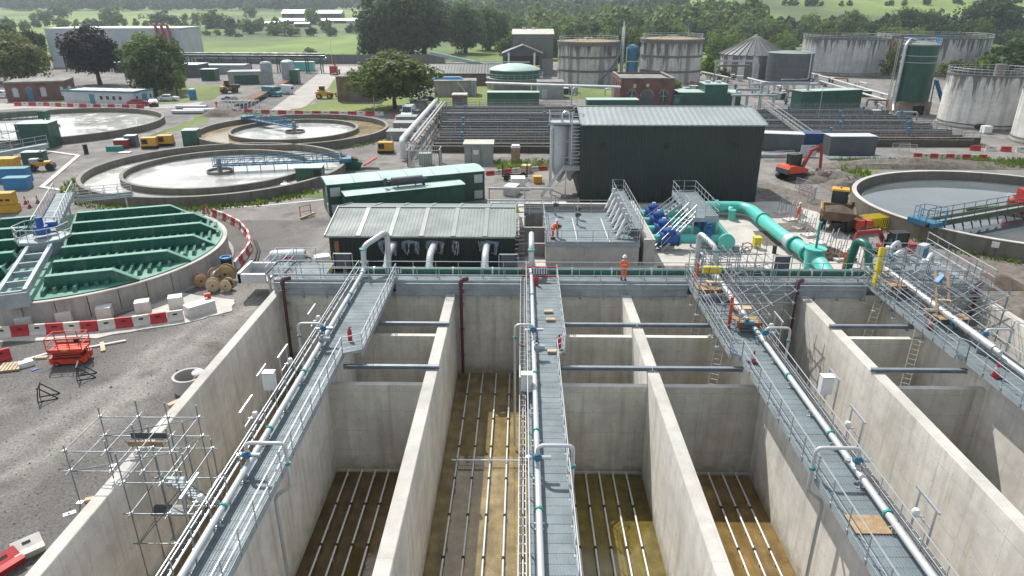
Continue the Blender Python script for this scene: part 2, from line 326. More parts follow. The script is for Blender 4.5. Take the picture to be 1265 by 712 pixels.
# --- mesh builder
class B:
    def __init__(s): s.v = []; s.f = []
    def quadbox(s, c):
        i = len(s.v); s.v += c
        s.f += [(i, i+3, i+2, i+1), (i+4, i+5, i+6, i+7), (i, i+1, i+5, i+4), (i+1, i+2, i+6, i+5), (i+2, i+3, i+7, i+6), (i+3, i, i+4, i+7)]
        return s
    def bx(s, x0, y0, z0, x1, y1, z1):
        return s.quadbox([(x0, y0, z0), (x1, y0, z0), (x1, y1, z0), (x0, y1, z0), (x0, y0, z1), (x1, y0, z1), (x1, y1, z1), (x0, y1, z1)])
    def box(s, cx, cy, cz, sx, sy, sz, rz=0.0, rx=0.0, ry=0.0, taper=1.0):
        M = Matrix.Rotation(rz, 3, 'Z') @ Matrix.Rotation(ry, 3, 'Y') @ Matrix.Rotation(rx, 3, 'X')
        c = []
        for z, t in ((-.5, 1.0), (.5, taper)):
            for x, y in ((-.5, -.5), (.5, -.5), (.5, .5), (-.5, .5)):
                q = M @ Vector((x*sx*t, y*sy*t, z*sz)); c.append((q.x+cx, q.y+cy, q.z+cz))
        return s.quadbox(c)
    def bar(s, p, q, w, h=None):
        """square bar from p to q"""
        h = h or w; p = Vector(p); q = Vector(q); d = (q-p).normalized()
        up = Vector((0, 0, 1)) if abs(d.z) < 0.95 else Vector((0, 1, 0))
        a = d.cross(up).normalized()*w/2; b = a.cross(d).normalized()*h/2
        return s.quadbox([tuple(k) for k in (p-a-b, p+a-b, p+a+b, p-a+b)] + [tuple(k) for k in (q-a-b, q+a-b, q+a+b, q-a+b)])
    def tube(s, pts, r, n=8, cap=True):
        pts = [Vector(p) for p in pts]; rings = []; ref = None
        rr = r if hasattr(r, '__len__') else [r]*len(pts)
        for i, p in enumerate(pts):
            if i == 0: d = pts[1]-p
            elif i == len(pts)-1: d = p-pts[i-1]
            else: d = (pts[i+1]-p).normalized()+(p-pts[i-1]).normalized()
            d.normalize()
            if ref is None:
                ref = d.cross(Vector((0, 0, 1))) if abs(d.z) < 0.9 else d.cross(Vector((1, 0, 0)))
            a = (ref-d*ref.dot(d)).normalized(); b = d.cross(a); ref = a
            k = 1.0
            if 0 < i < len(pts)-1:
                cs = max(-1, min(1, (pts[i+1]-p).normalized().dot((p-pts[i-1]).normalized())))
                k = 1.0
            base = len(s.v); rings.append(base)
            for j in range(n):
                t = 2*PI*j/n; q = p+(a*math.cos(t)+b*math.sin(t))*rr[i]*k; s.v.append((q.x, q.y, q.z))
        for u, w in zip(rings, rings[1:]):
            for j in range(n): s.f.append((u+j, u+(j+1) % n, w+(j+1) % n, w+j))
        if cap:
            s.f.append(tuple(rings[0]+j for j in reversed(range(n)))); s.f.append(tuple(rings[-1]+j for j in range(n)))
        return s
    def cyl(s, x, y, z0, z1, r, n=16, r2=None):
        return s.tube([(x, y, z0), (x, y, z1)], [r, r if r2 is None else r2], n)
    def lathe(s, x, y, prof, n=32, a0=0.0, a1=2*PI, close=False):
        full = abs(a1-a0-2*PI) < 1e-6; m = n if full else n+1; base = len(s.v)
        for i in range(m):
            t = a0+(a1-a0)*i/n
            for (r, z) in prof: s.v.append((x+r*math.cos(t), y+r*math.sin(t), z))
        k = len(prof)
        for i in range(n):
            i2 = (i+1) % m
            for j in range(k if close else k-1):
                j2 = (j+1) % k
                s.f.append((base+i*k+j, base+i2*k+j, base+i2*k+j2, base+i*k+j2))
        if close and not full:
            s.f.append(tuple(base+j for j in range(k))); s.f.append(tuple(base+(m-1)*k+j for j in reversed(range(k))))
        return s
    def ringwall(s, x, y, ri, ro, z0, z1, n=64, a0=0.0, a1=2*PI):
        return s.lathe(x, y, [(ri, z0), (ro, z0), (ro, z1), (ri, z1)], n, a0, a1, True)
    def disc(s, x, y, z, r, n=48):
        i = len(s.v); s.v += [(x+r*math.cos(2*PI*k/n), y+r*math.sin(2*PI*k/n), z) for k in range(n)]; s.f.append(tuple(range(i, i+n))); return s
    def prism(s, poly, z0, z1):
        i = len(s.v); n = len(poly); s.v += [(p[0], p[1], z0) for p in poly]+[(p[0], p[1], z1) for p in poly]
        s.f.append(tuple(reversed(range(i, i+n)))); s.f.append(tuple(range(i+n, i+2*n)))
        for j in range(n): s.f.append((i+j, i+(j+1) % n, i+n+(j+1) % n, i+n+j))
        return s
    def extr(s, prof, y0, y1, axis='y'):
        """closed profile (a,z) extruded along y (or x)"""
        i = len(s.v); n = len(prof)
        for t in (y0, y1): s.v += [(a, t, z) if axis == 'y' else (t, a, z) for a, z in prof]
        s.f.append(tuple(range(i, i+n))); s.f.append(tuple(reversed(range(i+n, i+2*n))))
        for j in range(n): s.f.append((i+j, i+n+j, i+n+(j+1) % n, i+(j+1) % n))
        return s
    def face(s, pts):
        i = len(s.v); s.v += [tuple(p) for p in pts]; s.f.append(tuple(range(i, i+len(pts)))); return s
    def ribbed(s, p00, p10, p01, p11, pitch, depth, frac=0.35):
        """profiled sheet: p00->p10 is the direction ribs repeat in, p00->p01 the way they run; depth along the normal"""
        p00, p10, p01, p11 = map(Vector, (p00, p10, p01, p11))
        nrm = (p10-p00).cross(p01-p00).normalized(); L = (p10-p00).length; n = max(1, int(round(L/pitch)))
        t = [0.0]; h = [0]
        for i in range(n):
            a = i/n; w = 1.0/n
            for u, hh in ((0.12, 0), (0.12+0.10, 1), (0.12+0.10+frac, 1), (0.12+0.20+frac, 0)):
                t.append(a+u*w); h.append(hh)
        t.append(1.0); h.append(0); base = len(s.v)
        for a, hh in zip(t, h):
            q = p00.lerp(p10, a)+nrm*hh*depth; r = p01.lerp(p11, a)+nrm*hh*depth
            s.v.append(tuple(q)); s.v.append(tuple(r))
        for i in range(len(t)-1): s.f.append((base+2*i, base+2*i+2, base+2*i+3, base+2*i+1))
        return s
    def mesh(s, name, mat, smooth=False):
        me = bpy.data.meshes.new(name); me.from_pydata(s.v, [], s.f)
        me.materials.append(MATS[mat])
        if smooth:
            me.polygons.foreach_set('use_smooth', [True]*len(me.polygons))
            try: me.set_sharp_from_angle(angle=R(38))
            except Exception: pass
        me.update(); return me

def thing(name, label, cat, loc=(0, 0, 0), rz=0.0, group=None):
    o = bpy.data.objects.new(name, None); COL.objects.link(o); o.empty_display_size = 0.3
    o.location = loc; o.rotation_euler = (0, 0, rz); tag(o, label, cat, group); return o
def tag(o, label=None, cat=None, group=None, kind=None):
    for k, v in (('label', label), ('category', cat), ('group', group), ('kind', kind)):
        if v: o[k] = v
    return o
def mk(name, b, mat, parent=None, label=None, cat=None, group=None, kind=None, smooth=False, loc=None, rz=0.0, world=False, rot=None):
    me = b.mesh(name, mat, smooth) if isinstance(b, B) else b
    o = bpy.data.objects.new(name, me); COL.objects.link(o)
    if parent:
        o.parent = parent
        if world:
            root = parent
            while root.parent: root = root.parent
            if parent == root: o.matrix_parent_inverse = Matrix.Translation(-Vector(parent.location))
    if loc: o.location = loc
    if rot: o.rotation_euler = rot
    elif rz: o.rotation_euler = (0, 0, rz)
    return tag(o, label, cat, group, kind)
def kids(o): return KID.get(o.name, [])
def dup(o, loc, rz=0.0, label=None, scale=None, parent=None, group=None):
    """copy of a thing with copies of its parts and sub-parts"""
    c = o.copy(); COL.objects.link(c); c.location = loc; c.rotation_euler = (0, 0, rz)
    if parent: c.parent = parent
    if scale: c.scale = scale if hasattr(scale, '__len__') else (scale,)*3
    if label: c['label'] = label
    if group: c['group'] = group
    for ch in list(o.children):
        d = ch.copy(); COL.objects.link(d); d.parent = c
        for gch in list(ch.children):
            e = gch.copy(); COL.objects.link(e); e.parent = d
    return c
def inst(o, loc, rz=0.0, parent=None, world=False, rot=None):
    """copy of one part at another place, mesh shared"""
    c = o.copy(); COL.objects.link(c); c.location = loc; c.rotation_euler = rot or (0, 0, rz)
    if parent: c.parent = parent
    return c
def bend(pts, r=0.4, n=4):
    """round the corners of a polyline"""
    P = [Vector(p) for p in pts]; o = [P[0]]
    for a, b, c in zip(P, P[1:], P[2:]):
        ra = min(r, (a-b).length*0.48, (c-b).length*0.48)
        u = b+(a-b).normalized()*ra; w = b+(c-b).normalized()*ra
        for i in range(n+1):
            t = i/n; o.append(u*(1-t)**2+b*2*t*(1-t)+w*t*t)
    o.append(P[-1]); return o
ORD = ['zeroth', 'first', 'second', 'third', 'fourth', 'fifth', 'sixth', 'seventh', 'eighth', 'ninth', 'tenth', 'eleventh', 'twelfth', 'thirteenth', 'fourteenth', 'fifteenth', 'sixteenth', 'seventeenth', 'eighteenth', 'nineteenth', 'twentieth', 'twenty first', 'twenty second']
# == TERRAIN
def sstep(a, b, x):
    t = max(0.0, min(1.0, (x-a)/(b-a))); return t*t*(3-2*t)
def terr(x, y):
    z = 0.0
    if y > 420:
        z += 0.020*(y-420)*sstep(420, 700, y)
        if y > 1250: z += 0.03*(y-1250)
        z += 2.0*noise.noise((x/150, y/150, 3.1))*sstep(420, 700, y)
    if y > 300 and x > 0:
        s = sstep(0.10, 0.36, x/y); z += s*0.062*max(0, y-330)*sstep(330, 520, y)
        z += s*sstep(400, 800, y)*7*noise.noise((x/190+5, y/190, 1.7))
    return z

def ground_mat():
    m, nt, p = newmat('gravel_ground')
    big = tex(nt, 0.045, 4); mid = tex(nt, 0.45, 6); trk = tex(nt, 0.30, 6, (1.0, 0.45, 1)); f = tex(nt, 7, 4, rough=0.7); v = tex(nt, 16, 2, kind='voronoi')
    c = ramp(nt, big.outputs['Fac'], [(0.35, (0.128, 0.122, 0.115)), (0.65, (0.19, 0.178, 0.162))])
    c = mixc(nt, c, (0.235, 0.22, 0.20), ramp(nt, trk.outputs['Fac'], [(0.48, 0), (0.66, 0.75)]))
    g = N(nt, 'ShaderNodeNewGeometry'); s = N(nt, 'ShaderNodeSeparateXYZ'); nt.links.new(g.outputs['Position'], s.inputs[0]); wob = tex(nt, 0.25, 4)
    u = mth(nt, 'ADD', mth(nt, 'ADD', s.outputs[0], mth(nt, 'MULTIPLY', mth(nt, 'SUBTRACT', 46.0, s.outputs[1]), 0.20)), mth(nt, 'MULTIPLY', wob.outputs['Fac'], 3.0))
    inx = mth(nt, 'MULTIPLY', mth(nt, 'LESS_THAN', s.outputs[0], -17.0), mth(nt, 'LESS_THAN', s.outputs[1], 66.0)); w_ = mth(nt, 'ABSOLUTE', mth(nt, 'ADD', u, 18.6))
    c = mixc(nt, c, (0.092, 0.088, 0.085), mth(nt, 'MULTIPLY', inx, ramp(nt, mth(nt, 'DIVIDE', w_, 10.0), [(0.16, 0), (0.34, 0.75)])))
    c = mixc(nt, c, (0.27, 0.25, 0.22), mth(nt, 'MULTIPLY', mth(nt, 'MULTIPLY', inx, ramp(nt, mth(nt, 'ABSOLUTE', mth(nt, 'SUBTRACT', w_, 0.9)), [(0.1, 0.8), (0.75, 0)])), ramp(nt, mid.outputs['Fac'], [(0.35, 0.2), (0.6, 1)])))
    c = mixc(nt, c, (0.065, 0.062, 0.060), ramp(nt, mid.outputs['Fac'], [(0.52, 0), (0.70, 0.75)])); pt = tex(nt, 0.13, 7, rough=0.7)
    c = mixc(nt, c, (0.075, 0.070, 0.065), ramp(nt, pt.outputs['Fac'], [(0.54, 0), (0.66, 0.6)])); c = mixc(nt, c, (0.25, 0.235, 0.215), ramp(nt, pt.outputs['Fac'], [(0.30, 0.6), (0.44, 0)]))
    c = mixc(nt, c, ramp(nt, f.outputs['Fac'], [(0.3, 0.55), (0.7, 1.35)]), 1.0, 'MULTIPLY')
    c = mixc(nt, c, ramp(nt, v.outputs['Distance'], [(0.05, 0.7), (0.5, 1.15)]), 1.0, 'MULTIPLY')
    nt.links.new(c, p.inputs['Base Color']); p.inputs['Roughness'].default_value = 0.95
    bump(nt, p, f.outputs['Fac'], 0.6, 0.06)
ground_mat()
def field_mat(name, a, b, c, sc=0.006):
    m, nt, p = newmat(name)
    n1 = tex(nt, sc, 3, (1, 0.45, 1)); n2 = tex(nt, 0.05, 6, (1, 0.5, 1)); n3 = tex(nt, 0.9, 4)
    cc = ramp(nt, n1.outputs['Fac'], [(0.38, a), (0.5, b), (0.62, c)])
    cc = mixc(nt, cc, ramp(nt, n2.outputs['Fac'], [(0.3, 0.68), (0.7, 1.2)]), 1.0, 'MULTIPLY')
    cc = mixc(nt, cc, ramp(nt, n3.outputs['Fac'], [(0.3, 0.75), (0.7, 1.15)]), 1.0, 'MULTIPLY')
    nt.links.new(cc, p.inputs['Base Color']); p.inputs['Roughness'].default_value = 0.95
    bump(nt, p, n3.outputs['Fac'], 0.6, 0.2)
field_mat('field_grass', (0.060, 0.090, 0.024), (0.125, 0.195, 0.034), (0.175, 0.25, 0.048))
field_mat('grass', (0.10, 0.145, 0.035), (0.14, 0.19, 0.04), (0.16, 0.20, 0.055), 0.05)
field_mat('scrub_ground', (0.07, 0.09, 0.035), (0.12, 0.14, 0.05), (0.17, 0.16, 0.08), 0.04)

TX0, TX1, TY0, TY1 = -17.4, 32.1, 3.2, 44.9       # pit for the tank
xs = sorted(set([TX0, TX1] + [i*20.0-200 for i in range(21)] + [-3400, -2600, -2000, -1500, -1150, -900, -700, -560, -450, -370, -300, -250] + [250, 300, 370, 450, 560, 700, 850, 1000, 1200, 1500, 2000, 2600, 3400]))
ys = sorted(set([TY0, TY1, -400, -150, -60, -20] + [i*15.0+30 for i in range(1, 27)] + [450+i*25 for i in range(1, 23)] + [1050, 1120, 1200, 1300, 1420, 1600, 1900, 2300]))
gv = []; gf = []; gm = []
for y in ys:
    for x in xs: gv.append((x, y, terr(x, y)))
nx = len(xs)
for j in range(len(ys)-1):
    for i in range(nx-1):
        if xs[i] >= TX0-.01 and xs[i+1] <= TX1+.01 and ys[j] >= TY0-.01 and ys[j+1] <= TY1+.01: continue
        a = j*nx+i; gf.append((a, a+1, a+1+nx, a+nx))
        far = ys[j] >= 270 or xs[i] < -220 or (xs[i] > 150) or (xs[i] >= 20 and ys[j] > 225)
        gm.append(1 if far else 0)
me = bpy.data.meshes.new('ground'); me.from_pydata(gv, [], gf); me.materials.append(MATS['gravel_ground']); me.materials.append(MATS['field_grass'])
me.polygons.foreach_set('material_index', gm); me.polygons.foreach_set('use_smooth', [True]*len(gf)); me.update()
g_o = bpy.data.objects.new('ground', me); COL.objects.link(g_o); g_o['kind'] = 'structure'

def sheet(name, pts, mat, z=0.004, px=True, jag=0.0, sub=6):
    P = [gp(a, b, z) for a, b in pts] if px else pts
    if jag:
        Q = []
        for (x0, y0), (x1, y1) in zip(P, P[1:]+P[:1]):
            for k in range(sub):
                t = k/sub; Q.append((x0+(x1-x0)*t+random.uniform(-jag, jag), y0+(y1-y0)*t+random.uniform(-jag, jag)))
        P = Q
    b = B(); b.prism(P, z-0.05, z); o = mk(name, b, mat, kind='structure')
    bpy_fix(o); return o
def bpy_fix(o):
    import bmesh
    bm = bmesh.new(); bm.from_mesh(o.data); bmesh.ops.recalc_face_normals(bm, faces=bm.faces)
    bmesh.ops.triangulate(bm, faces=[f for f in bm.faces if len(f.verts) > 4]); bm.to_mesh(o.data); bm.free()

GZ = [0.0]
# roads and hardstandings
weathered('road_concrete', (0.36, 0.34, 0.31), 0.85, 0, 0.12, 0.3, 0.12, 0.1, dirt=(0.2, 0.19, 0.17), dirt_amt=0.5)
weathered('asphalt', (0.10, 0.10, 0.10), 0.85, 0, 0.2, 0.3, 0.15, 0.2, dirt=(0.2, 0.19, 0.17), dirt_amt=0.5)
weathered('slab', (0.48, 0.46, 0.42), 0.8, 0, 0.12, 0.4, 0.10, 0.1, dirt=(0.25, 0.22, 0.18), dirt_amt=0.5)
weathered('pale_gravel', (0.25, 0.235, 0.21), 0.95, 0, 0.25, 0.5, 0.3, 0.5)
weathered('dark_track', (0.10, 0.098, 0.096), 0.95, 0, 0.3, 0.6, 0.3, 0.4)
sheet('concrete_road', [(335, 136), (372, 136), (425, 92), (440, 84), (555, 84), (640, 84), (640, 88), (450, 90), (432, 95)][:4]+[(400, 82), (392, 92)], 'road_concrete', 0.012)
sheet('side_road', [(395, 82), (440, 82), (560, 86), (560, 88), (440, 88), (397, 86)], 'road_concrete', 0.010)
sheet('asphalt_yard', [(210, 146), (340, 138), (392, 95), (396, 84), (372, 92), (300, 120), (240, 132)], 'asphalt', 0.006, jag=0.5)
sheet('works_road', [(-90, 126), (-90, 142), (30, 134), (210, 134), (246, 131), (250, 126), (210, 129), (100, 130)], 'road_concrete', 0.008, jag=0.3)
sheet('haul_road', [(495, 246), (640, 213), (700, 208), (700, 196), (600, 206), (490, 238)], 'pale_gravel', 0.007, jag=0.3)
sheet('haul_road', [(940, 205), (1290, 193), (1290, 184), (1100, 188), (940, 196)], 'pale_gravel', 0.007, jag=0.4)
sheet('lane_between_clarifiers', [(480, 172), (505, 178), (545, 128), (590, 104), (575, 104), (530, 122)], 'asphalt', 0.006, jag=0.3)
for pts in ([(185, 168), (240, 148), (248, 139), (258, 141), (262, 148), (225, 160), (205, 164)], [(300, 140), (340, 138), (345, 141), (300, 145)],
            [(192, 128), (262, 124), (276, 112), (268, 106), (190, 107), (170, 120)], [(345, 138), (480, 140), (485, 132), (420, 124), (402, 124), (372, 133)],
            [(395, 124), (422, 122), (425, 100), (415, 96)], [(455, 133), (480, 138), (500, 128), (535, 132), (600, 137), (622, 120), (600, 118), (480, 116)],
            [(578, 104), (600, 100), (640, 106), (668, 108), (700, 106), (760, 112), (760, 122), (700, 122), (668, 118), (590, 118)],
            [(588, 138), (640, 138), (668, 128), (660, 122), (590, 130)], [(60, 124), (84, 130), (88, 124), (62, 121)],
            [(430, 243), (370, 245), (300, 243), (180, 246), (120, 232), (130, 230), (180, 238), (300, 240), (400, 238)], [(100, 150), (0, 160), (0, 152), (70, 148)]):
    GZ[0] += .0013; sheet('grass', pts, 'grass', 0.012+GZ[0], jag=0.35)
sheet('grass_verge', [(625, 213), (625, 200), (690, 198), (700, 205), (690, 210)], 'grass', 0.006, jag=0.3)
sheet('grass_verge', [(1035, 206), (1290, 204), (1290, 198), (1140, 197), (1040, 200)], 'scrub_ground', 0.006, jag=0.5)
sheet('scrub_bank', [(1050, 222), (1075, 214), (1100, 208), (1060, 208), (1040, 214)], 'grass', 0.007, jag=0.5)
# concrete apron by the covered tank and paved areas
sheet('concrete_apron', [(-40, 424), (-40, 400), (140, 394), (225, 362), (290, 371), (285, 384), (235, 398), (120, 417)], 'slab', 0.06, jag=0.12)
sheet('works_slab', [(640, 336), (1090, 336), (1075, 315), (1010, 262), (960, 249), (800, 252), (640, 252)], 'slab', 0.05)
for sx0, sy0, sx1, sy1 in ((10.8, 50.5, 15.0, 53.4), (16.6, 51.0, 20.5, 53.2), (21.6, 58.6, 24.6, 63.0)):
    o = mk('soil_bed', B().prism([(sx0, sy0), (sx1, sy0+.1), (sx1-.6, sy1), (sx0+.4, sy1)], 0.0, 0.056), 'rubble', kind='structure')
sheet('dark_strip', [(-20, 432), (20, 424), (120, 415), (180, 408), (228, 399), (240, 388), (232, 387), (222, 394), (120, 405), (-20, 414)], 'dark_track', .018, jag=.18)
# white cable trough running in a zigzag across the yard
def strip(pts, w, z, name, mat):
    P = [Vector((*gp(a, b), 0)) for a, b in pts]; b = B()
    for p, q in zip(P, P[1:]):
        d = (q-p).normalized()
        b.bar(p-d*w*.3+Vector((0, 0, z/2)), q+d*w*.3+Vector((0, 0, z/2+.004*P.index(p))), w, z)
    return mk(name, b, mat, kind='structure')
strip([(56, 187), (97, 193), (52, 232), (95, 239), (187, 251), (218, 262)], 0.55, 0.12, 'concrete_path', 'white_block')
strip([(262, 258), (330, 254), (400, 247)], 0.35, 0.03, 'concrete_path', 'white_block')
# foreground darker and paler tyre tracks on the gravel
for k, pts in enumerate(([(345, 345), (372, 300), (385, 262), (398, 262), (392, 300), (365, 350)], [(250, 440), (330, 370), (345, 372), (270, 450)])):
    pass

# == THE DEEP CONCRETE TANK
ZT, ZF = 1.2, -5.2
XW = {'ol': (-17.65, -17.05), 'w1': (-11.4, -10.7), 'd1': (-5.27, -4.62), 'w2': (0.85, 1.5), 'd2': (7.0, 7.65), 'w3': (13.2, 13.85), 'd3': (19.4, 20.05), 'w4': (25.45, 26.1), 'or': (31.7, 32.35)}
Y0, Y1 = 3.2, 44.6
tank = thing('treatment_tank', 'large open concrete treatment tank divided into deep parallel lanes in the foreground', 'tank', (7.3, 24, ZF))
def wall_piece(name, x0, x1, y0, y1, z1, mat, label=None, z0=ZF-0.3):
    b = B()
    c = 0.03 # chamfered coping, cast lift by lift
    n = max(1, int(round((y1-y0)/3.2))) if (y1-y0) > (x1-x0) else 1
    b.bx(x0, y0, z0, x1, y1, z1-c)
    b.extr([(x0, z1-c), (x1, z1-c), (x1-c, z1), (x0+c, z1)], y0, y1)
    return mk(name, b, mat, tank, label, **W_)
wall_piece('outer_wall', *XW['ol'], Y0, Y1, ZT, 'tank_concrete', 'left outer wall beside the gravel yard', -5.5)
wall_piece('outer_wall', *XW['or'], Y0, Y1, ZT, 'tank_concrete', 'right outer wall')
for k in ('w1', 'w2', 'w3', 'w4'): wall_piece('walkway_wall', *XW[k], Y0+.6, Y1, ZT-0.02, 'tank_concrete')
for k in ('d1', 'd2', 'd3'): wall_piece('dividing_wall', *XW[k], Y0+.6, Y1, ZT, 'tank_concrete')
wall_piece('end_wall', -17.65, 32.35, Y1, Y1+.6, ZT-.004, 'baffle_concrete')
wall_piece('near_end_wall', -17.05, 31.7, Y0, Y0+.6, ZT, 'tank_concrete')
for (a, c) in (('w1', 'd1'), ('w2', 'd2'), ('d2', 'w3'), ('d3', 'w4')):
    for y in (33.0, 39.1):
        x0, x1 = XW[a][1], XW[c][0]
        wall_piece('baffle_wall', x0, x1, y, y+0.35, 0.55, 'baffle_concrete')
    # small fillet at the wall foot
    mk('foot_kerb', B().bx(XW[a][1], 32.86, ZF, XW[c][0], 33.0, ZF+0.12), 'pale_concrete', tank, **W_)
lanes = [('ol', 'w1', 'lane_silt_brown'), ('w1', 'd1', 'lane_silt'), ('d1', 'w2', 'lane_silt_wet'), ('w2', 'd2', 'lane_silt_olive'), ('d2', 'w3', 'lane_silt_brown'), ('w3', 'd3', 'lane_silt'), ('d3', 'w4', 'lane_silt_brown'), ('w4', 'or', 'lane_silt')]
for a, c, m in lanes:
    b = B(); x0, x1 = XW[a][1], XW[c][0]
    b.bx(x0, Y0+.6, ZF-.3, x1, Y1, ZF); mk('lane_floor', b, m, tank, **W_)

# aeration pipes laid on the lane floors
pipe_len = B().tube([(0, 0, 0), (0, 3.0, 0)], 0.048, 8)
coup = B().tube([(0, -0.07, 0), (0, 0.07, 0)], 0.085, 8)
pm = pipe_len.mesh('floor_pipe', 'cabinet_white', True); cm = coup.mesh('coupling', 'rubber', True)
def lane_pipes(label, xs_, y_end, cross=None):
    t = thing('aeration_grid', label, 'pipework', (sum(xs_)/len(xs_), y_end/2+6, ZF), group='aeration grids on the tank floor')
    for x in xs_:
        y = y_end-3.0
        while y > 5:
            p = mk('pipe', pm, '', t, loc=(x, y+.02, ZF+.20), **W_)
            mk('coupling', cm, '', p, loc=(0, 0.0, 0))
            y -= 3.04
        b = B()
        for k in range(14):
            yy = y_end-0.3-k*2.2
            if yy > 5: b.bx(x-.05, yy-.03, ZF, x+.05, yy+.03, ZF+.15)
        mk('pipe_cradle', b, 'stainless', t, kind='stuff', **W_)
    if cross:
        mk('cross_pipe', B().tube([(xs_[0]-.3, cross, ZF+.36), (xs_[-1]+.2, cross, ZF+.36)], 0.06, 8), 'stainless', t, world=True, smooth=True)
        for x in xs_[::2]: mk('riser', B().tube([(x, cross, ZF), (x, cross, ZF+.6)], 0.03, 6), 'stainless', t, **W_)
    return t
lane_pipes('row of pale pipes on the dark floor of the lane right of the left walkway', [-9.96, -9.18, -8.40, -7.62, -6.84, -6.06], 32.8)
lane_pipes('long pale pipes with a cross pipe on the wet floor left of the central walkway', [-3.75, -2.77, -1.79, -0.81, 0.17], 44.2, 33.6)
lane_pipes('pale pipes on the olive floor between the central walkway and its neighbouring wall', [2.2, 2.98, 3.76, 4.54, 5.32, 6.10], 32.8)
lane_pipes('pale pipes on the brown floor of the lane left of the right walkway', [8.5, 9.28, 10.06, 10.84, 11.62, 12.40], 32.8)
lane_pipes('pale pipes on the floor of the lane right of the right walkway, mostly hidden', [15.0, 15.8, 16.6, 17.4, 18.2], 44.2)
lane_pipes('pale pipes on the shaded floor of the lane beyond the thick right wall', [21.0, 21.8, 22.6, 23.4, 24.2], 32.8)
lane_pipes('pale pipes on the floor of the leftmost lane under the scaffold', [-16.0, -15.1, -14.2, -13.3, -12.4], 44.2)

# steel beams bridging the lanes
def beam(x0, x1, y, label):
    b = B(); z0, z1 = ZT+.01, ZT+.23; w = .11
    b.extr([(y-w, z0), (y+w, z0), (y+w, z0+.04), (y+.03, z0+.04), (y+.03, z1-.04), (y+w, z1-.04), (y+w, z1), (y-w, z1), (y-w, z1-.04), (y-.03, z1-.04), (y-.03, z0+.04), (y-w, z0+.04)], x0, x1, 'x')
    t = thing('steel_beam', label, 'beam', ((x0+x1)/2, y, z0), group='steel beams across the tank lanes')
    mk('beam_web', b, 'steel_beam', t, **W_)
    p = B()
    for x in (x0+.12, x1-.12): p.bx(x-.1, y-.16, z0-.012, x+.1, y+.16, z0+.052)
    mk('end_plate', p, 'galvanised', t, **W_)
beam(-9.0, -4.55, 39.3, 'far grey steel beam from the left walkway to the first dividing wall')
beam(-9.9, -4.55, 33.7, 'near grey steel beam from the left walkway to the first dividing wall')
beam(2.3, 7.28, 39.3, 'far grey steel beam just right of the central walkway'); beam(7.32, 12.3, 39.3, 'far grey steel beam meeting the right walkway with its scaffold')
beam(1.9, 7.28, 33.7, 'near grey steel beam just right of the central walkway'); beam(7.32, 12.3, 33.7, 'near grey steel beam meeting the right walkway')
beam(19.35, 24.6, 39.3, 'far grey steel beam resting on the thick right wall'); beam(19.35, 24.6, 33.7, 'near grey steel beam resting on the thick right wall')

# maroon drop pipes down the end wall
for x, lab in ((-16.6, 'dark red vertical drop pipe at the far left corner of the tank'), (-4.2, 'dark red drop pipe beside the first dividing wall at the end wall'), (19.0, 'dark red drop pipe beside the thick right wall'), (31.3, 'dark red drop pipe at the far right corner of the tank')):
    t = thing('drop_pipe', lab, 'pipe', (x, 44.3, ZF+.1), group='dark red drop pipes on the end wall')
    mk('pipe', B().tube([(x, 43.9, ZF+.4), (x, 44.1, 1.9)], 0.11, 10), 'maroon_pipe', t, world=True, smooth=True)
    mk('elbow', B().tube(bend([(x, 44.1, 1.9), (x, 44.12, 2.35), (x+.45, 44.5, 2.35)], .3), 0.16, 10), 'maroon_pipe', t, world=True, smooth=True)
    mk('flange', B().cyl(x, 44.1, 1.5, 1.58, 0.24, 12), 'maroon_pipe', t, **W_)
    for z in (0.4, -1.6, -3.6): mk('bracket', B().bx(x-.2, 44.1, z, x+.2, 44.598, z+.07), 'galvanised', t, **W_)

# pipe ladders
def ladder(name, p, q, w, label, mat='stainless', group=None, rung=0.3, r=0.035, parent=None):
    p = Vector(p); q = Vector(q); d = (q-p); L = d.length; d.normalize()
    side = d.cross(Vector((0, 1, 0))).normalized() if abs(d.dot(Vector((0, 1, 0)))) < .9 else Vector((1, 0, 0))
    if abs(side.z) > .5: side = Vector((1, 0, 0))
    t = parent or thing(name, label, 'ladder', tuple(q if q.z < p.z else p), group=group)
    w_ = True
    for s in (-1, 1): mk('stile', B().bar(p+side*s*w/2, q+side*s*w/2, r*1.3, r*2.4), mat, t, **W_)
    rm = B().bar(-side*w/2, side*w/2, r*1.1).mesh('rung', mat); n = int(L/rung)
    for i in range(1, n): mk('rung', rm, '', t, loc=tuple(p+d*(i*L/n)), **W_)
    return t
ladder('ladder', (12.5, 43.8, 1.9), (11.2, 41.6, ZF), .55, 'upper pale ladder leaning down into the far cell below the right walkway scaffold', 'timber_pale' if 0 else 'plastic_white', 'ladders into the tank cells')
ladder('ladder', (12.35, 38.2, 1.6), (11.0, 35.4, ZF), .55, 'lower pale ladder leaning into the cell between the two grey beams', 'plastic_white', 'ladders into the tank cells')
ladder('ladder', (24.6, 43.6, 1.9), (22.6, 41.6, ZF), .55, 'pale ladder in the far cell below the far right walkway', 'plastic_white', 'ladders into the tank cells')
ladder('ladder', (24.3, 38.2, 1.6), (22.4, 35.4, ZF), .55, 'pale ladder in the near cell below the far right walkway', 'plastic_white', 'ladders into the tank cells')

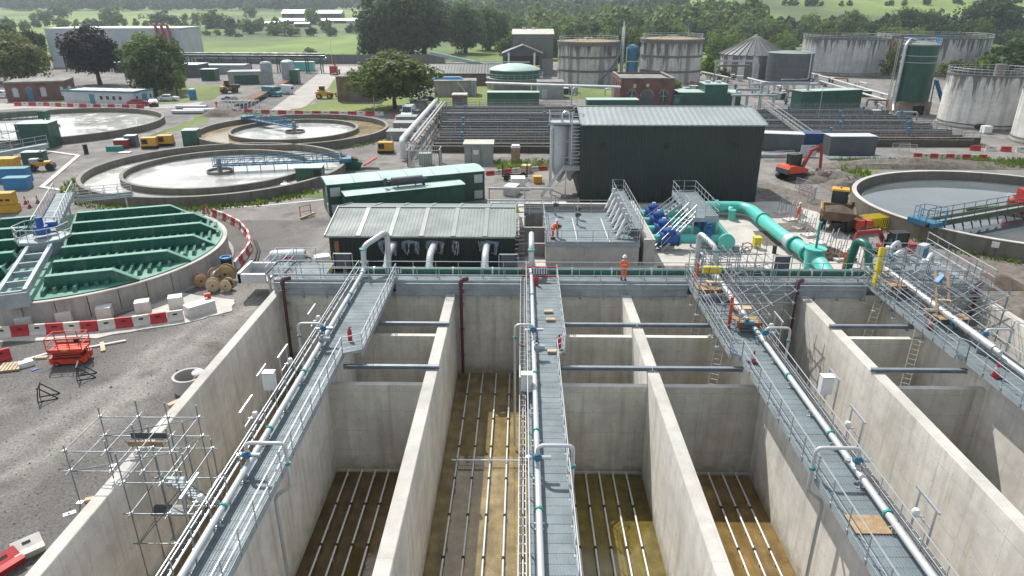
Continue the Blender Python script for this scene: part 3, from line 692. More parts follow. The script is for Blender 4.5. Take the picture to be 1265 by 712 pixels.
# == WALKWAYS
post_m = {}
def handrail(parent, pts, h=1.1, step=1.5, mat='galvanised', kick=0.15, r=0.026, name='handrail', world=True, mids=(0.5,)):
    P = [Vector(p) for p in pts]
    b = B(); up = Vector((0, 0, h))
    b.tube([p+up for p in P], r, 6)
    for m_ in mids: b.tube([p+up*m_ for p in P], r*.85, 6)
    o = mk(name, b, mat, parent, world=world)
    if kick:
        k = B()
        for p, q in zip(P, P[1:]): k.bar(p+Vector((0, 0, kick/2)), q+Vector((0, 0, kick/2)), .02, kick)
        mk('kick_plate', k, 'galvanised_plate', parent, world=world)
    key = (h, mat)
    if key not in post_m: post_m[key] = B().tube([(0, 0, -.12), (0, 0, h)], .028, 6).bx(-.05, -.06, -.12, .05, .06, .04).mesh('post', mat)
    for p, q in zip(P, P[1:]):
        L = (q-p).length; n = max(1, int(round(L/step)))
        for i in range(n+(1 if q is P[-1] else 0)):
            mk('post', post_m[key], '', o, loc=tuple(p.lerp(q, i/n)))
    return o
gm_ = {}
def grating(parent, x0, x1, y0, y1, z, mat='grating', pitch=0.11, L=1.5, world=True):
    """panels of open bar grating laid side by side"""
    w = x1-x0; n = max(1, int(round((y1-y0)/L))); L = (y1-y0)/n; key = (round(w, 2), round(L, 2), mat)
    if key not in gm_:
        b = B(); b.bx(0, 0, -.035, w, L-.008, -.02)
        k = int(w/pitch)
        for i in range(k+1):
            x = .01+i*(w-.04)/k; b.bx(x, 0, -.03, x+.035, L-.008, 0)
        for j in range(3): b.bx(0, j*L/3, -.03, w, j*L/3+.012, -.006)
        gm_[key] = b.mesh('grating_panel', mat)
    for i in range(n): mk('grating_panel', gm_[key], '', parent, loc=(x0, y0+i*L, z+random.uniform(0, .006)), world=world)

ZW = 2.0
def walkway(x0, x1, xw, pipe_x, side, label, yend=46.0, wide=0.0):
    """grating deck on the wall, handrails each side, air main, cable tray; side = where the pipe is (-1 left, +1 right)"""
    t = thing('walkway', label, 'walkway', ((x0+x1)/2, 20, ZT), group='grated walkways over the tank walls')
    ys_ = 4.0; yb = 34.0
    tx0, tx1 = (x0, x1+wide) if side < 0 else (x0-wide, x1)
    grating(t, x0, x1, ys_, yb, ZW); grating(t, tx0, tx1, yb+.01, yend, ZW)
    b = B()
    for x in (x0-.03, x1+.01): b.bx(x, ys_, ZW-.22, x+.02, yb, ZW-.01) if wide else b.bx(x, ys_, ZW-.22, x+.02, yend, ZW-.01)
    if wide:
        for x in (tx0-.03, tx1+.01): b.bx(x, yb, ZW-.22, x+.02, yend, ZW-.01)
    mk('edge_beam', b, 'galvanised_plate', t, **W_)
    br = B().bx(-.05, -.04, ZT-ZW+0.0, .05, .04, -.22).bx(x0-(tx0+tx1)/2+.05, -.04, -.22, x1-(tx0+tx1)/2-.05, .04, -.14).mesh('support_bracket', 'galvanised')
    y = 5.0
    while y < yend-1:
        mk('support_bracket', br, '', t, loc=((tx0+tx1)/2, y, ZW), **W_); y += 2.4
    # pipe-side handrail, kept outboard
    xo = x0-.02 if side < 0 else x1+.02; xi = x1+.02 if side < 0 else x0-.02; xf = (x1+wide) if side < 0 else (x0-wide)
    handrail(t, [(xo, ys_, ZW), (xo, yend, ZW)], kick=0.0)
    handrail(t, [(xi, ys_, ZW), (xi, yb-.3, ZW)], kick=0.16)
    if wide:
        handrail(t, [(xi, yb-.3, ZW), (xf+(.02 if side < 0 else -.02), yb+.2, ZW), (xf+(.02 if side < 0 else -.02), yend-.6, ZW)], kick=0.16, step=1.1, mids=(.35, .68))
    return t
def air_main(x, y0, y1, z, label, tmain=None):
    t = thing('air_main', label, 'pipe', (x, (y0+y1)/2, ZW), group='pale air mains along the walkways')
    mk('main_pipe', B().tube([(x, y0, z), (x, y1, z)], 0.135, 12), 'white_pipe', t, world=True, smooth=True)
    fl = B().tube([(0, -.05, 0), (0, .05, 0)], .185, 12).mesh('flange', 'teal_flange'); sp = B().bx(-.06, -.03, ZW-z, .06, .03, -.14).bx(-.2, -.05, ZW-z, .2, .05, ZW-z+.02).bx(-.2, -.03, -.16, .2, .03, -.12).mesh('pipe_support', 'galvanised')
    y = y0+1.3
    while y < y1-.5:
        mk('flange', fl, '', t, loc=(x, y, z), **W_); y += 5.15
    y = y0+.6
    while y < y1:
        mk('pipe_support', sp, '', t, loc=(x, y, z), **W_); y += 2.6
    return t
def cable_tray(x, y0, y1, z, label):
    t = thing('cable_tray', label, 'cable tray', (x, (y0+y1)/2, ZW-.3), group='cable trays beside the walkways')
    b = B()
    for dx in (-.14, .14): b.bx(x+dx-.012, y0, z, x+dx+.012, y1, z+.08)
    mk('tray_side', b, 'galvanised', t, **W_)
    rm = B().bx(-.14, -.025, 0, .14, .025, .012).mesh('tray_rung', 'galvanised'); b = B(); y = y0
    k = 0
    while y < y1 and k < 90:
        mk('tray_rung', rm, '', t, loc=(x, y, z+.01), **W_); y += .46; k += 1
    for i, (dx, m) in enumerate(((-.07, 'black_steel'), (-.01, 'rubber'), (.06, 'dark_grey_panel'))):
        pts = [(x+dx+random.uniform(-.015, .015), yy, z+.04) for yy in [y0+q*(y1-y0)/24 for q in range(25)]]
        mk('cable', B().tube(pts, .02, 5), m, t, **W_)
def gooseneck(xm, ym, zm, xd, label, zb=None, jog=0.0, r=.082, top=3.45, valve=True):
    """inverted U from the main over the deck and down the tank wall"""
    t = thing('air_drop_pipe', label, 'pipe', (xm, ym, zm), group='air drop pipes looping over the walkways')
    zb = ZF+.3 if zb is None else zb
    sgn = 1 if xd > xm else -1
    pts = [(xm, ym, zm+.1), (xm, ym, top), (xd, ym, top), (xd, ym, 1.6)]
    if jog: pts += [(xd, ym, 1.35), (xd-sgn*jog, ym, 0.75), (xd-sgn*jog, ym, zb)]
    else: pts += [(xd, ym, zb)]
    mk('drop_pipe', B().tube(bend(pts, .28, 5), r, 10), 'white_pipe', t, world=True, smooth=True)
    mk('clamp', B().cyl(xd, ym, 2.4, 2.5, r*1.6, 10), 'teal_flange', t, **W_)
    if valve:
        mk('valve', B().tube([(xm-.18, ym, zm+.45), (xm+.18, ym, zm+.45)], .11, 10).cyl(xm, ym, zm+.3, zm+.6, .12, 10), 'bridge_blue', t, **W_)
        mk('actuator', B().tube([(xm+.1, ym, zm+.45), (xm+.55, ym, zm+.45)], .09, 8).cyl(xm-.35, ym+.1, zm+.3, zm+.42, .13, 10), 'galvanised', t, **W_)
def cabinet(x, y, z, label, s=1):
    t = thing('control_cabinet', label, 'cabinet', (x, y, z), group='white control cabinets on the walkways')
    mk('casing', B().bx(x-.28, y-.18, z, x+.28, y+.18, z+.95), 'cabinet_white', t, **W_)
    mk('door', B().bx(x-.25, y-.205, z+.03, x+.25, y-.183, z+.92), 'cabinet_white', t, **W_)
    mk('hood', B().bx(x-.31, y-.23, z+.953, x+.31, y+.20, z+.99), 'cabinet_white', t, **W_)
    mk('stand', B().bx(x-.33*s-.03, y-.55, z-.9, x-.33*s+.03, y-.49, z+1.0).bx(x-.33*s-.03, y+.49, z-.9, x-.33*s+.03, y+.55, z+1.0).bx(x-.33*s-.03, y-.62, z+1.0, x-.33*s+.03, y+.62, z+1.08), 'galvanised', t, **W_)
def sensor(x, y, label, s=-1):
    t = thing('sensor_stand', label, 'sensor', (x, y, ZT), group='sensor stands bracketed off the walkways')
    mk('frame', B().bx(x-.03, y-.03, ZT, x+.03, y+.03, 3.0).bx(x-.03, y+1.07, ZT, x+.03, y+1.13, 3.0).bx(x-.04, y-.2, 3.0, x+.04, y+1.35, 3.09).bx(x-.02, y, 2.1, x+.02, y+1.1, 2.16), 'galvanised', t, **W_)
    mk('dome', B().lathe(x-s*.35, y+.55, [(0.001, 2.35), (.13, 2.38), (.16, 2.5), (.1, 2.64), (.001, 2.67)], 10), 'cabinet_white', t, world=True, smooth=True)
    mk('arm', B().bar((x, y+.55, 2.3), (x-s*.35, y+.55, 2.3), .05), 'galvanised', t, **W_)

walkway(-11.6, -9.9, 'w1', -11.2, -1, 'left grated walkway with a pale air main running down its left edge', wide=1.0)
walkway(0.35, 1.95, 'w2', .7, -1, 'central grated walkway running straight away from the camera', wide=.5)
walkway(12.15, 14.0, 'w3', 13.75, 1, 'right grated walkway passing beneath the scaffold with orange boards', wide=.5)
walkway(24.4, 26.25, 'w4', 26.0, 1, 'far right grated walkway with scaffold bays over it', wide=.3)
mains = []
air_main(-11.25, 4, 45.5, 2.42, 'pale air main along the left walkway'); air_main(0.70, 4, 45.5, 2.42, 'pale air main along the central walkway')
air_main(13.72, 4, 45.5, 2.42, 'pale air main along the right walkway'); air_main(25.95, 4, 45.5, 2.42, 'pale air main along the far right walkway')
cable_tray(-11.95, 5, 44.8, 2.15, 'cable tray left of the left walkway'); cable_tray(.08, 5, 44.8, 2.15, 'cable tray left of the central walkway')
cable_tray(14.3, 5, 44.8, 2.15, 'cable tray right of the right walkway'); cable_tray(26.55, 5, 44.8, 2.15, 'cable tray right of the far right walkway')
for x, s in ((-12.25, -1), (-.22, -1), (14.6, 1), (26.85, 1)):
    pass
gooseneck(-11.25, 23.4, 2.42, -9.62, 'nearest drop pipe arching over the left walkway', jog=0.75)
gooseneck(.70, 23.4, 2.42, 2.15, 'nearest drop pipe arching over the central walkway', jog=0.35)
gooseneck(13.72, 23.4, 2.42, 11.95, 'nearest drop pipe arching over the right walkway', jog=-0.0 or 0.7)
gooseneck(-11.25, 35.2, 2.5, -12.7, 'small drop pipe hooking left off the left walkway', r=.07, top=3.25)
gooseneck(.70, 35.2, 2.5, -.35, 'small drop pipe hooking left off the central walkway', r=.07, top=3.25)
gooseneck(13.72, 35.0, 2.5, 15.1, 'small drop pipe hooking right off the right walkway', r=.07, top=3.25)
gooseneck(25.95, 35.0, 2.5, 27.4, 'small drop pipe hooking right off the far right walkway', r=.07, top=3.25)
cabinet(-12.45, 29.6, 2.3, 'white cabinet on the left walkway', 1); cabinet(.28, 29.9, 2.15, 'white cabinet on the central walkway', 1); cabinet(14.95, 29.6, 2.3, 'white cabinet on the right walkway', -1)
for y, lab in ((37.0, 'farthest'), (31.6, 'middle'), (26.4, 'second nearest'), (20.6, 'nearest')):
    sensor(-12.6, y, lab+' sensor stand on the left edge of the left walkway', -1)
for y, lab in ((36.3, 'farthest'), (26.0, 'middle'), (20.2, 'nearest')):
    sensor(15.1, y, lab+' sensor stand on the right edge of the right walkway', 1)
# valve lumps and small fittings along the mains
for x, y, lab in ((-11.0, 34.4, 'grey valve body on the left main'), (1.0, 33.6, 'grey valve body on the central main'), (13.4, 36.8, 'blue valve on the right main'), (25.7, 37.2, 'blue valve on the far right main')):
    t = thing('valve', lab, 'valve', (x, y, ZW), group='valves on the air mains')
    mk('valve_body', B().tube([(x-.3, y, 2.66), (x+.3, y, 2.66)], .14, 10).cyl(x-.15, y, 2.4, 2.9, .08, 8), 'bridge_blue' if x > 5 else 'galvanised_plate', t, world=True, smooth=True)
    mk('handwheel', B().lathe(x-.15, y, [(.13, 2.9), (.17, 2.92), (.13, 2.94)], 10), 'black_steel', t, **W_)
# timber board on the right walkway, blocks on the central one
tag(mk('board', B().box(0, 0, .03, 1.35, 1.0, .045, 0), 'timber', loc=(13.0, 20.6, ZW+.004)), 'plywood board lying on the right walkway near its air main', 'board')
for i, (x, y) in enumerate(((1.72, 39.6), (1.8, 38.4), (1.75, 34.2))):
    tag(mk('timber_block', B().box(0, 0, .08, .55, .28, .14, .05), 'timber_pale', loc=(x, y, ZW+.004)), ['farthest', 'middle', 'nearest'][i]+' pale timber block on the right side of the central walkway', 'timber', 'timber blocks on the central walkway')

# cross walkway along the end wall with its handrails
cw = thing('cross_walkway', 'long galvanised walkway across the head of the tank lanes', 'walkway', (7, 46, ZT))
mk('deck_base', B().bx(-17.6, Y1+.62, ZT-.3, 30.5, 45.75, ZW-.1), 'pale_concrete', cw, **W_)
for a, c in ((-17.4, -9.0), (-8.8, .4), (2.5, 11.6), (14.2, 24.0), (26.3, 32.0)):
    grating(cw, a, c, 44.62, 45.8, ZW+.02, 'grating', .14, 1.18)
    b = B().bx(a, 44.5, 1.06, c, 44.56, 1.95).bx(a, 44.40, 1.95, c, 44.6, 1.99).bx(a, 44.40, 1.04, c, 44.56, 1.08).bx(a, 44.42, 1.5, c, 44.5, 1.54)
    mk('edge_beam', b, 'galvanised_plate', cw, **W_)
    handrail(cw, [(a, 44.62, ZW), (c, 44.62, ZW)], kick=.16, step=1.6)
handrail(cw, [(-17.4, 45.85, ZW), (31.0, 45.85, ZW)], kick=.12, step=1.6)
b = B()
for k in range(30):
    x = -17+k*1.63; b.bx(x-.04, 44.42, .8, x+.04, 44.598, 1.35)
mk('bracket', b, 'galvanised_plate', cw, kind='stuff', **W_)
# big dark green header behind it
hd = thing('header_pipe', 'long dark green header pipe lying behind the cross walkway', 'pipe', (7, 48, 1.0))
mk('pipe', B().tube([(-12.6, 48, 1.55), (25.2, 48, 1.55)], .31, 16), 'green_pipe', hd, world=True, smooth=True)
mk('bend', B().tube(bend([(25.2, 48, 1.55), (25.9, 48, 1.55), (26.1, 48.8, 1.7), (26.0, 49.2, 3.3), (25.6, 50.3, 3.4), (25.4, 50.5, 1.0)], .5), .3, 14), 'green_pipe', hd, world=True, smooth=True)
fl = B().tube([(-.06, 0, 0), (.06, 0, 0)], .335, 16).mesh('strap', 'stainless'); sd = B().bx(-.12, -.3, -1.5, .12, .3, -.3).mesh('saddle', 'pale_concrete')
for k in range(13):
    mk('strap', fl, '', hd, loc=(-11+k*2.95, 48, 1.55), **W_); mk('saddle', sd, '', hd, loc=(-10.4+k*2.95, 48, 1.55), **W_)
# grey boards standing in frames on the rails
for x, lab in ((-13.05, 'grey square board in a frame left of the near dark building'), (-.95, 'grey square board in a frame by the central walkway head'), (18.9, 'grey square board in a frame right of the right walkway head')):
    t = thing('screen_board', lab, 'board', (x, 47.1, ZW), group='grey boards in frames along the header')
    mk('board', B().bx(x-.55, 47.06, 2.15, x+.55, 47.12, 3.15), 'dark_grey_panel', t, **W_)
    mk('frame', B().bx(x-.72, 47.05, 1.6, x-.67, 47.13, 3.25).bx(x+.67, 47.05, 1.6, x+.72, 47.13, 3.25).bx(x-.72, 47.05, 3.2, x+.72, 47.13, 3.25), 'galvanised', t, **W_)
# red and white striped sign plate and red frame at the head of the central walkway
for x, lab in ((-9.0, 'small striped notice on the rail at the head of the left walkway'), (1.25, 'small striped notice on the red barrier at the head of the central walkway')):
    t = thing('notice', lab, 'sign', (x, 45.1, 2.0), group='notices at the walkway heads')
    mk('plate', B().bx(x-.55, 45.06, 2.5, x+.55, 45.09, 2.95), 'cabinet_white', t, **W_)
    for k in range(6): mk('stripe', B().bx(x-.5+k*.18, 45.045, 2.52, x-.42+k*.18, 45.058, 2.93), 'container_blue', t, **W_)
rb = thing('red_barrier', 'red rail barrier closing the head of the central walkway', 'barrier', (1.3, 45.3, ZW))
mk('rail', B().bx(.1, 45.2, 2.2, 2.6, 45.26, 2.3).bx(.1, 45.2, 2.9, 2.6, 45.26, 3.0), 'plastic_red', rb, **W_)
for x in (.1, 2.55): mk('foot', B().bx(x-.04, 45.15, 2.02, x+.04, 45.31, 3.0), 'plastic_red', rb, **W_)
def extinguisher(x, y, label, z=ZW):
    t = thing('fire_extinguisher', label, 'extinguisher', (x, y, z), group='red extinguishers on the walkways')
    mk('cylinder', B().lathe(x, y, [(.001, z), (.13, z+.02), (.13, z+.6), (.06, z+.72), (.001, z+.74)], 12), 'plastic_red', t, world=True, smooth=True)
    mk('valve', B().cyl(x, y, z+.7, z+.82, .05, 8).bar((x, y, z+.8), (x+.14, y, z+.84), .04), 'black_steel', t, **W_)
extinguisher(1.05, 44.2, 'red extinguisher at the far end of the central walkway'); extinguisher(2.15, 34.8, 'red extinguisher against the right rail of the central walkway'); extinguisher(-9.9, 35.6, 'red extinguisher against the right rail of the left walkway')
def cone(x, y, label, z=0.0, group=None, s=1.0, tilt=0.0):
    key = 'cone'
    t = thing('traffic_cone', label, 'cone', (x, y, z), group=group)
    mk('base', B().bx(-.2*s, -.2*s, 0, .2*s, .2*s, .04*s), 'rubber', t)
    mk('cone_body', B().lathe(0, 0, [(.15*s, .04*s), (.035*s, .75*s), (.001, .76*s)], 12), 'plastic_red', t, smooth=True)
    mk('reflective_sleeve', B().lathe(0, 0, [(.12*s, .30*s), (.082*s, .52*s)], 12), 'plastic_white', t, smooth=True)
    t.rotation_euler = (tilt, 0, 0.3); return t
cone(12.6, 33.2, 'red cone on the right walkway near the near beam', ZW, 'cones on the walkways'); cone(24.75, 31.8, 'large red cone on the far right walkway nearest the camera', ZW, 'cones on the walkways', 1.2)
cone(24.5, 37.6, 'red cone on the far right walkway beside the near scaffold bay', ZW, 'cones on the walkways'); cone(25.2, 39.4, 'small red cone behind it on the far right walkway', ZW, 'cones on the walkways', .7)
# == MIDDLE GROUND: buildings and plant behind the tank
def gable(t, x0, x1, y0, y1, ze, yr, zr, wall, roof, pitch=.3, overhang=.25, lights=0, lightmat='rooflight', rib=.04, wrib=.03, wpitch=.35):
    """profiled-sheet shed with a ridge along x, drawn in world coordinates"""
    b = B()
    b.ribbed((x0, y0, 0), (x1, y0, 0), (x0, y0, ze), (x1, y0, ze), wpitch, wrib)
    mk('wall', b, wall, t, **W_); b = B(); b.ribbed((x1, y1, 0), (x0, y1, 0), (x1, y1, ze), (x0, y1, ze), wpitch, wrib); mk('rear_wall', b, wall, t, **W_)
    for x, s in ((x0, -1), (x1, 1)):
        g = B(); k = .05*0
        g.extr([(y0+.02, 0), (y1-.02, 0), (y1-.02, ze-.02), (yr, zr-.05), (y0+.02, ze-.02)], x, x-s*.08, 'x')
        n = int((y1-y0)/.5)
        for i in range(n):
            yy = y0+.25+i*(y1-y0-.3)/n; zt = ze+(zr-ze)*(yy-y0)/(yr-y0) if yy < yr else ze+(zr-ze)*(y1-yy)/(y1-yr)
            g.bx(min(x, x+s*.03), yy, 0, max(x, x+s*.03), yy+.16, zt-.06)
        mk('gable_wall', g, wall, t, **W_)
    def zat(y): return ze+(zr-ze)*(y-y0)/(yr-y0) if y <= yr else ze+(zr-ze)*(y1-y)/(y1-yr)
    o = overhang
    zo = zat(y0)-(zr-ze)/(yr-y0)*o; zo2 = zat(y1)-(zr-ze)/(y1-yr)*o
    segs = [x0-o+i*(x1-x0+2*o)/max(1, lights) for i in range(max(1, lights)+1)] if lights else [x0-o, x1+o]
    for i in range(len(segs)-1):
        a, c = segs[i], segs[i+1]
        if lights and i > 0: a += .28
        b = B(); b.ribbed((a, y0-o, zo), (c, y0-o, zo), (a, yr, zr), (c, yr, zr), pitch, rib)
        b.ribbed((c, y1+o, zo2), (a, y1+o, zo2), (c, yr, zr), (a, yr, zr), pitch, rib)
        mk('roof_panel', b, roof, t, **W_)
        if lights and i > 0:
            b = B(); q = segs[i]-.04
            for (ya, za, yb, zb) in ((y0-o, zo, yr, zr), (y1+o, zo2, yr, zr)):
                b.bar((q+.16, ya, za+.035), (q+.16, yb, zb+.035), .36, .05)
            mk('rooflight_strip', b, lightmat, t, **W_)
    b = B(); b.bx(x0-o, yr-.18, zr+.0, x1+o, yr+.18, zr+.05)
    b.bx(x0-o-.02, y0-o-.05, zo-.12, x1+o+.02, y0-o+.05, zo-.01).bx(x0-o-.02, y1+o-.05, zo2-.12, x1+o+.02, y1+o+.05, zo2-.01)
    for x in (x0-o, x1+o):
        b.bar((x, y0-o, zo+.0), (x, yr, zr+.02), .09, .2).bar((x, yr, zr+.02), (x, y1+o, zo2), .09, .2)
    mk('trim', b, lightmat, t, **W_)

nb = thing('blower_house', 'low dark green building with a pale ribbed roof just behind the tank', 'building', (-8, 56, 0))
gable(nb, -15.3, -.75, 51.8, 61.0, 3.15, 56.4, 4.12, 'dark_cladding_near', 'roof_grey_green', pitch=.27, overhang=.25, lights=6, lightmat='rooflight', rib=.016)
mk('rust_streak', B().bx(-14.9, 51.74, .3, -14.55, 51.76, 2.6), 'rust', nb, **W_)
random.seed(3)
for x in (-10.6, -8.8, -6.9, -5.2, -2.6):
    w = .75 if x != -5.2 else .3
    b = B(); b.prism([(0, 0)]*3, 0, 0) if 0 else None
    pts = [(x-w+random.uniform(-.1, .1), 2.65), (x-.2, 2.75), (x+w+random.uniform(-.1, .1), 2.6), (x+w*.9, 2.0), (x+w*.8, 1.35+random.uniform(-.1, .3)), (x+.1, 1.75), (x-w*.6, 1.45+random.uniform(-.1, .3)), (x-w, 2.1)]
    b.extr(pts, 51.70, 51.74); mk('torn_membrane', b, 'membrane', nb, **W_)
    b = B().bx(x-w*.55, 51.66, 1.75, x+w*.55, 51.695, 2.45); mk('wall_opening', b, 'black_steel', nb, **W_)
    for k in range(4):
        a = random.uniform(-w, w); b = B().bar((x+a, 51.64, 1.5+random.random()*.4), (x+a+random.uniform(-.3, .3), 51.64, 2.3+random.random()*.4), .05); mk('flap', b, 'stainless', nb, **W_)
for x, lab in ((-10.15, 'first white elbow pipe out of the dark building wall'), (-6.95, 'second white elbow pipe out of the dark building wall'), (-2.75, 'third white elbow pipe out of the dark building wall')):
    t = thing('outlet_pipe', lab, 'pipe', (x, 50, 1.5), group='white elbow pipes from the dark building')
    mk('pipe', B().tube(bend([(x, 51.9, 2.2), (x, 50.1, 2.45), (x, 48.6, 1.7), (x, 48.1, 1.6)] if 0 else [(x, 51.9, 2.35), (x, 49.2, 2.45), (x, 48.3, 1.6)], .8, 6), .27, 14), 'white_pipe', t, world=True, smooth=True)
    mk('collar', B().tube([(x, 48.5, 1.78), (x, 48.35, 1.62)], .32, 12), 'stainless', t, **W_)
def riser_pipe(x, label, x2, big=.2):
    t = thing('riser_pipe', label, 'pipe', (x, 45.5, 1.5), group='white riser pipes at the walkway heads')
    mk('pipe', B().tube(bend([(x, 45.2, 2.42), (x, 45.9, 2.5), (x, 46.1, 4.1), (x2, 48.2, 4.6), (x2, 48.0, 1.7)], .5, 5), big, 12), 'white_pipe', t, world=True, smooth=True)
    for z in (2.9, 3.9): mk('clamp', B().cyl(x, 46.05, z, z+.09, big*1.35, 12), 'teal_flange' if z > 3 else 'galvanised', t, **W_)
riser_pipe(-11.25, 'tall bent white riser at the head of the left walkway', -9.9); riser_pipe(.7, 'upright white riser at the head of the central walkway', .72)
riser_pipe(13.72, 'white riser inside the scaffold at the head of the right walkway', 13.0)

# -------- big black shed
bb = thing('process_shed', 'tall windowless black clad shed with a pale roof', 'building', (16, 79, 0))
gable(bb, 6.35, 25.4, 73.3, 85.0, 8.4, 79.1, 9.45, 'dark_cladding', 'roof_pale', pitch=.62, overhang=.2, rib=.02, wpitch=.32, wrib=.045)
for x in (8.6, 15.3, 22.4): mk('louvre', B().bx(x-.35, 73.2, 5.9, x+.35, 73.24, 6.5), 'black_steel', bb, **W_)
mk('louvre', B().bx(6.25, 75.6, 4.6, 6.29, 76.0, 5.0), 'cabinet_white', bb, **W_)

# -------- lime silo beside it (pale steel twin vessel with ladder and platform)
sx, sy = 4.75, 77.6
s_ = thing('storage_silo', 'pale grey twin silo with caged top rail and ladder beside the black shed', 'silo', (sx, sy, 0))
for dx in (-.55, .75):
    mk('vessel', B().lathe(sx+dx, sy+dx*.4, [(.001, 1.2), (.3, 1.5), (1.05, 3.0), (1.05, 7.4), (.9, 7.7), (.001, 7.9)], 24), 'cabin_grey', s_, world=True, smooth=True)
for a, c in ((-1.5, -1.0), (1.7, -1.0), (-1.5, 1.3), (1.7, 1.3)): mk('leg', B().bx(sx+a-.1, sy+c-.1, 0, sx+a+.1, sy+c+.1, 7.4), 'galvanised', s_, **W_)
b = B().bx(sx-1.7, sy-1.5, 7.9, sx+1.9, sy+1.5, 7.97); mk('top_deck', b, 'galvanised_plate', s_, **W_)
handrail(s_, [(sx-1.7, sy-1.5, 7.97), (sx+1.9, sy-1.5, 7.97), (sx+1.9, sy+1.5, 7.97), (sx-1.7, sy+1.5, 7.97), (sx-1.7, sy-1.5, 7.97)], step=1.2)
mk('lower_deck', B().bx(sx-.2, sy-2.7, 3.4, sx+3.0, sy-1.2, 3.48).bx(sx-.2, sy-2.72, 3.1, sx+3.0, sy-2.66, 3.5), 'galvanised_plate', s_, **W_)
handrail(s_, [(sx-.2, sy-2.7, 3.48), (sx+3.0, sy-2.7, 3.48), (sx+3.0, sy-1.2, 3.48)], step=1.0)
ladder('ladder', (sx+1.2, sy-1.7, 9.2), (sx+1.2, sy-1.75, 3.5), 1.1, '', 'cabinet_white', parent=s_, rung=.36, r=.06)
for dx in (.1, 2.9): mk('post', B().bx(sx+dx-.07, sy-2.6, 0, sx+dx+.07, sy-2.46, 3.4), 'galvanised', s_, **W_)
mk('brace', B().bar((sx-1.5, sy-1.02, 5.0), (sx+1.7, sy-1.02, 6.9), .07).bar((sx-1.5, sy-1.02, .6), (sx+1.7, sy-1.02, 3.1), .07), 'galvanised', s_, **W_)
mk('stair', B().bar((sx-2.6, sy-2.6, .1), (sx-.2, sy-2.6, 3.3), .06, .22).bar((sx-2.6, sy-1.9, .1), (sx-.2, sy-1.9, 3.3), .06, .22), 'galvanised', s_, **W_)
mk('vent_pipe', B().tube(bend([(sx-.3, sy, 7.7), (sx-.3, sy, 9.0), (sx+.4, sy, 9.1), (sx+.6, sy, 8.0)], .3), .1, 8), 'stainless', s_, world=True, smooth=True)

# -------- long green kiosks, turned about 22 degrees
def kiosk(A, Bp, depth, h, label, name='green_kiosk', wall='dark_green', roof='roof_green', ribs=True, crown=.25, louv=True, nseam=6):
    A = Vector(A); Bv = Vector(Bp); L = (Bv-A).length; ang = math.atan2(Bv.y-A.y, Bv.x-A.x)
    t = thing(name, label, 'kiosk', (A.x, A.y, 0), ang)
    b = B().bx(0, 0, .15, L, depth, h-.03)
    if ribs:
        n = int(L/1.5)
        for i in range(n+1): b.bx(max(0, i*L/n-.03), -.025, .15, min(L, i*L/n+.03), -.001, h-.05)
    mk('body', b, wall, t)
    mk('plinth', B().bx(.05, .05, 0, L-.05, depth-.05, .15), 'grey_concrete', t)
    n = nseam; m = 8
    for i in range(n):
        x0, x1 = i*L/n, (i+1)*L/n
        prof = [(-.08, h-.03)]+[(-.08+(depth+.16)*k/m, h+crown*math.sin(PI*k/m)) for k in range(m+1)]+[(depth+.08, h-.03)]
        b = B(); b.extr([(y, z) for y, z in prof], x0+(.02 if i else -.08), x1-(.02 if i < n-1 else -.08), 'x'); bo = mk('roof_panel', b, roof, t)
        bpy_fix(bo)
    if louv:
        for (x, z, w) in ((.25, h-1.25, 1.0), (.25, .35, 1.0), (L-1.2, h-1.25, .95), (L-1.2, .35, .95)):
            mk('louvre_panel', B().bx(x, -.05, z, x+w, -.028, z+.9), 'cabin_grey', t)
            if x > 1: pass
        for z in (h-1.25, .35): mk('louvre_panel', B().bx(-.05, .3, z, -.003, 1.0, z+.9), 'cabin_grey', t)
    return t, L
kA, kB = gp(403.6, 228, 3.4), gp(598.4, 210.5, 3.4)
kiosk(kA, kB, 4.0, 3.35, 'long dark green kiosk with a curved pale green roof and grey corner panels')
gA, gB = gp(427, 242, 2.7), gp(574, 227, 2.7)
gt, gL = kiosk(gA, gB, 2.4, 2.65, 'shorter green generator container with a black silencer on its roof', 'generator_container', louv=False, crown=.10, nseam=3)
mk('silencer', B().tube([(gL*.40, 1.2, 3.35), (gL*.66, 1.2, 3.35)], [.42, .42], 14).tube([(gL*.36, 1.2, 3.35), (gL*.40, 1.2, 3.35)], .12, 8).tube([(gL*.66, 1.2, 3.35), (gL*.70, 1.2, 3.35)], .12, 8), 'dark_grey_panel', gt, smooth=True)
mk('exhaust_stub', B().bx(gL*.335, 1.05, 3.1, gL*.36, 1.35, 3.75), 'dark_grey_panel', gt)
for q in (.45, .6): mk('silencer_leg', B().cyl(gL*q, 1.2, 2.72, 3.0, .08, 8), 'galvanised', gt)
mk('exhaust_elbow', B().tube([(gL*.66, 1.2, 3.1), (gL*.67, 1.0, 2.72)], .13, 8), 'black_steel', gt)

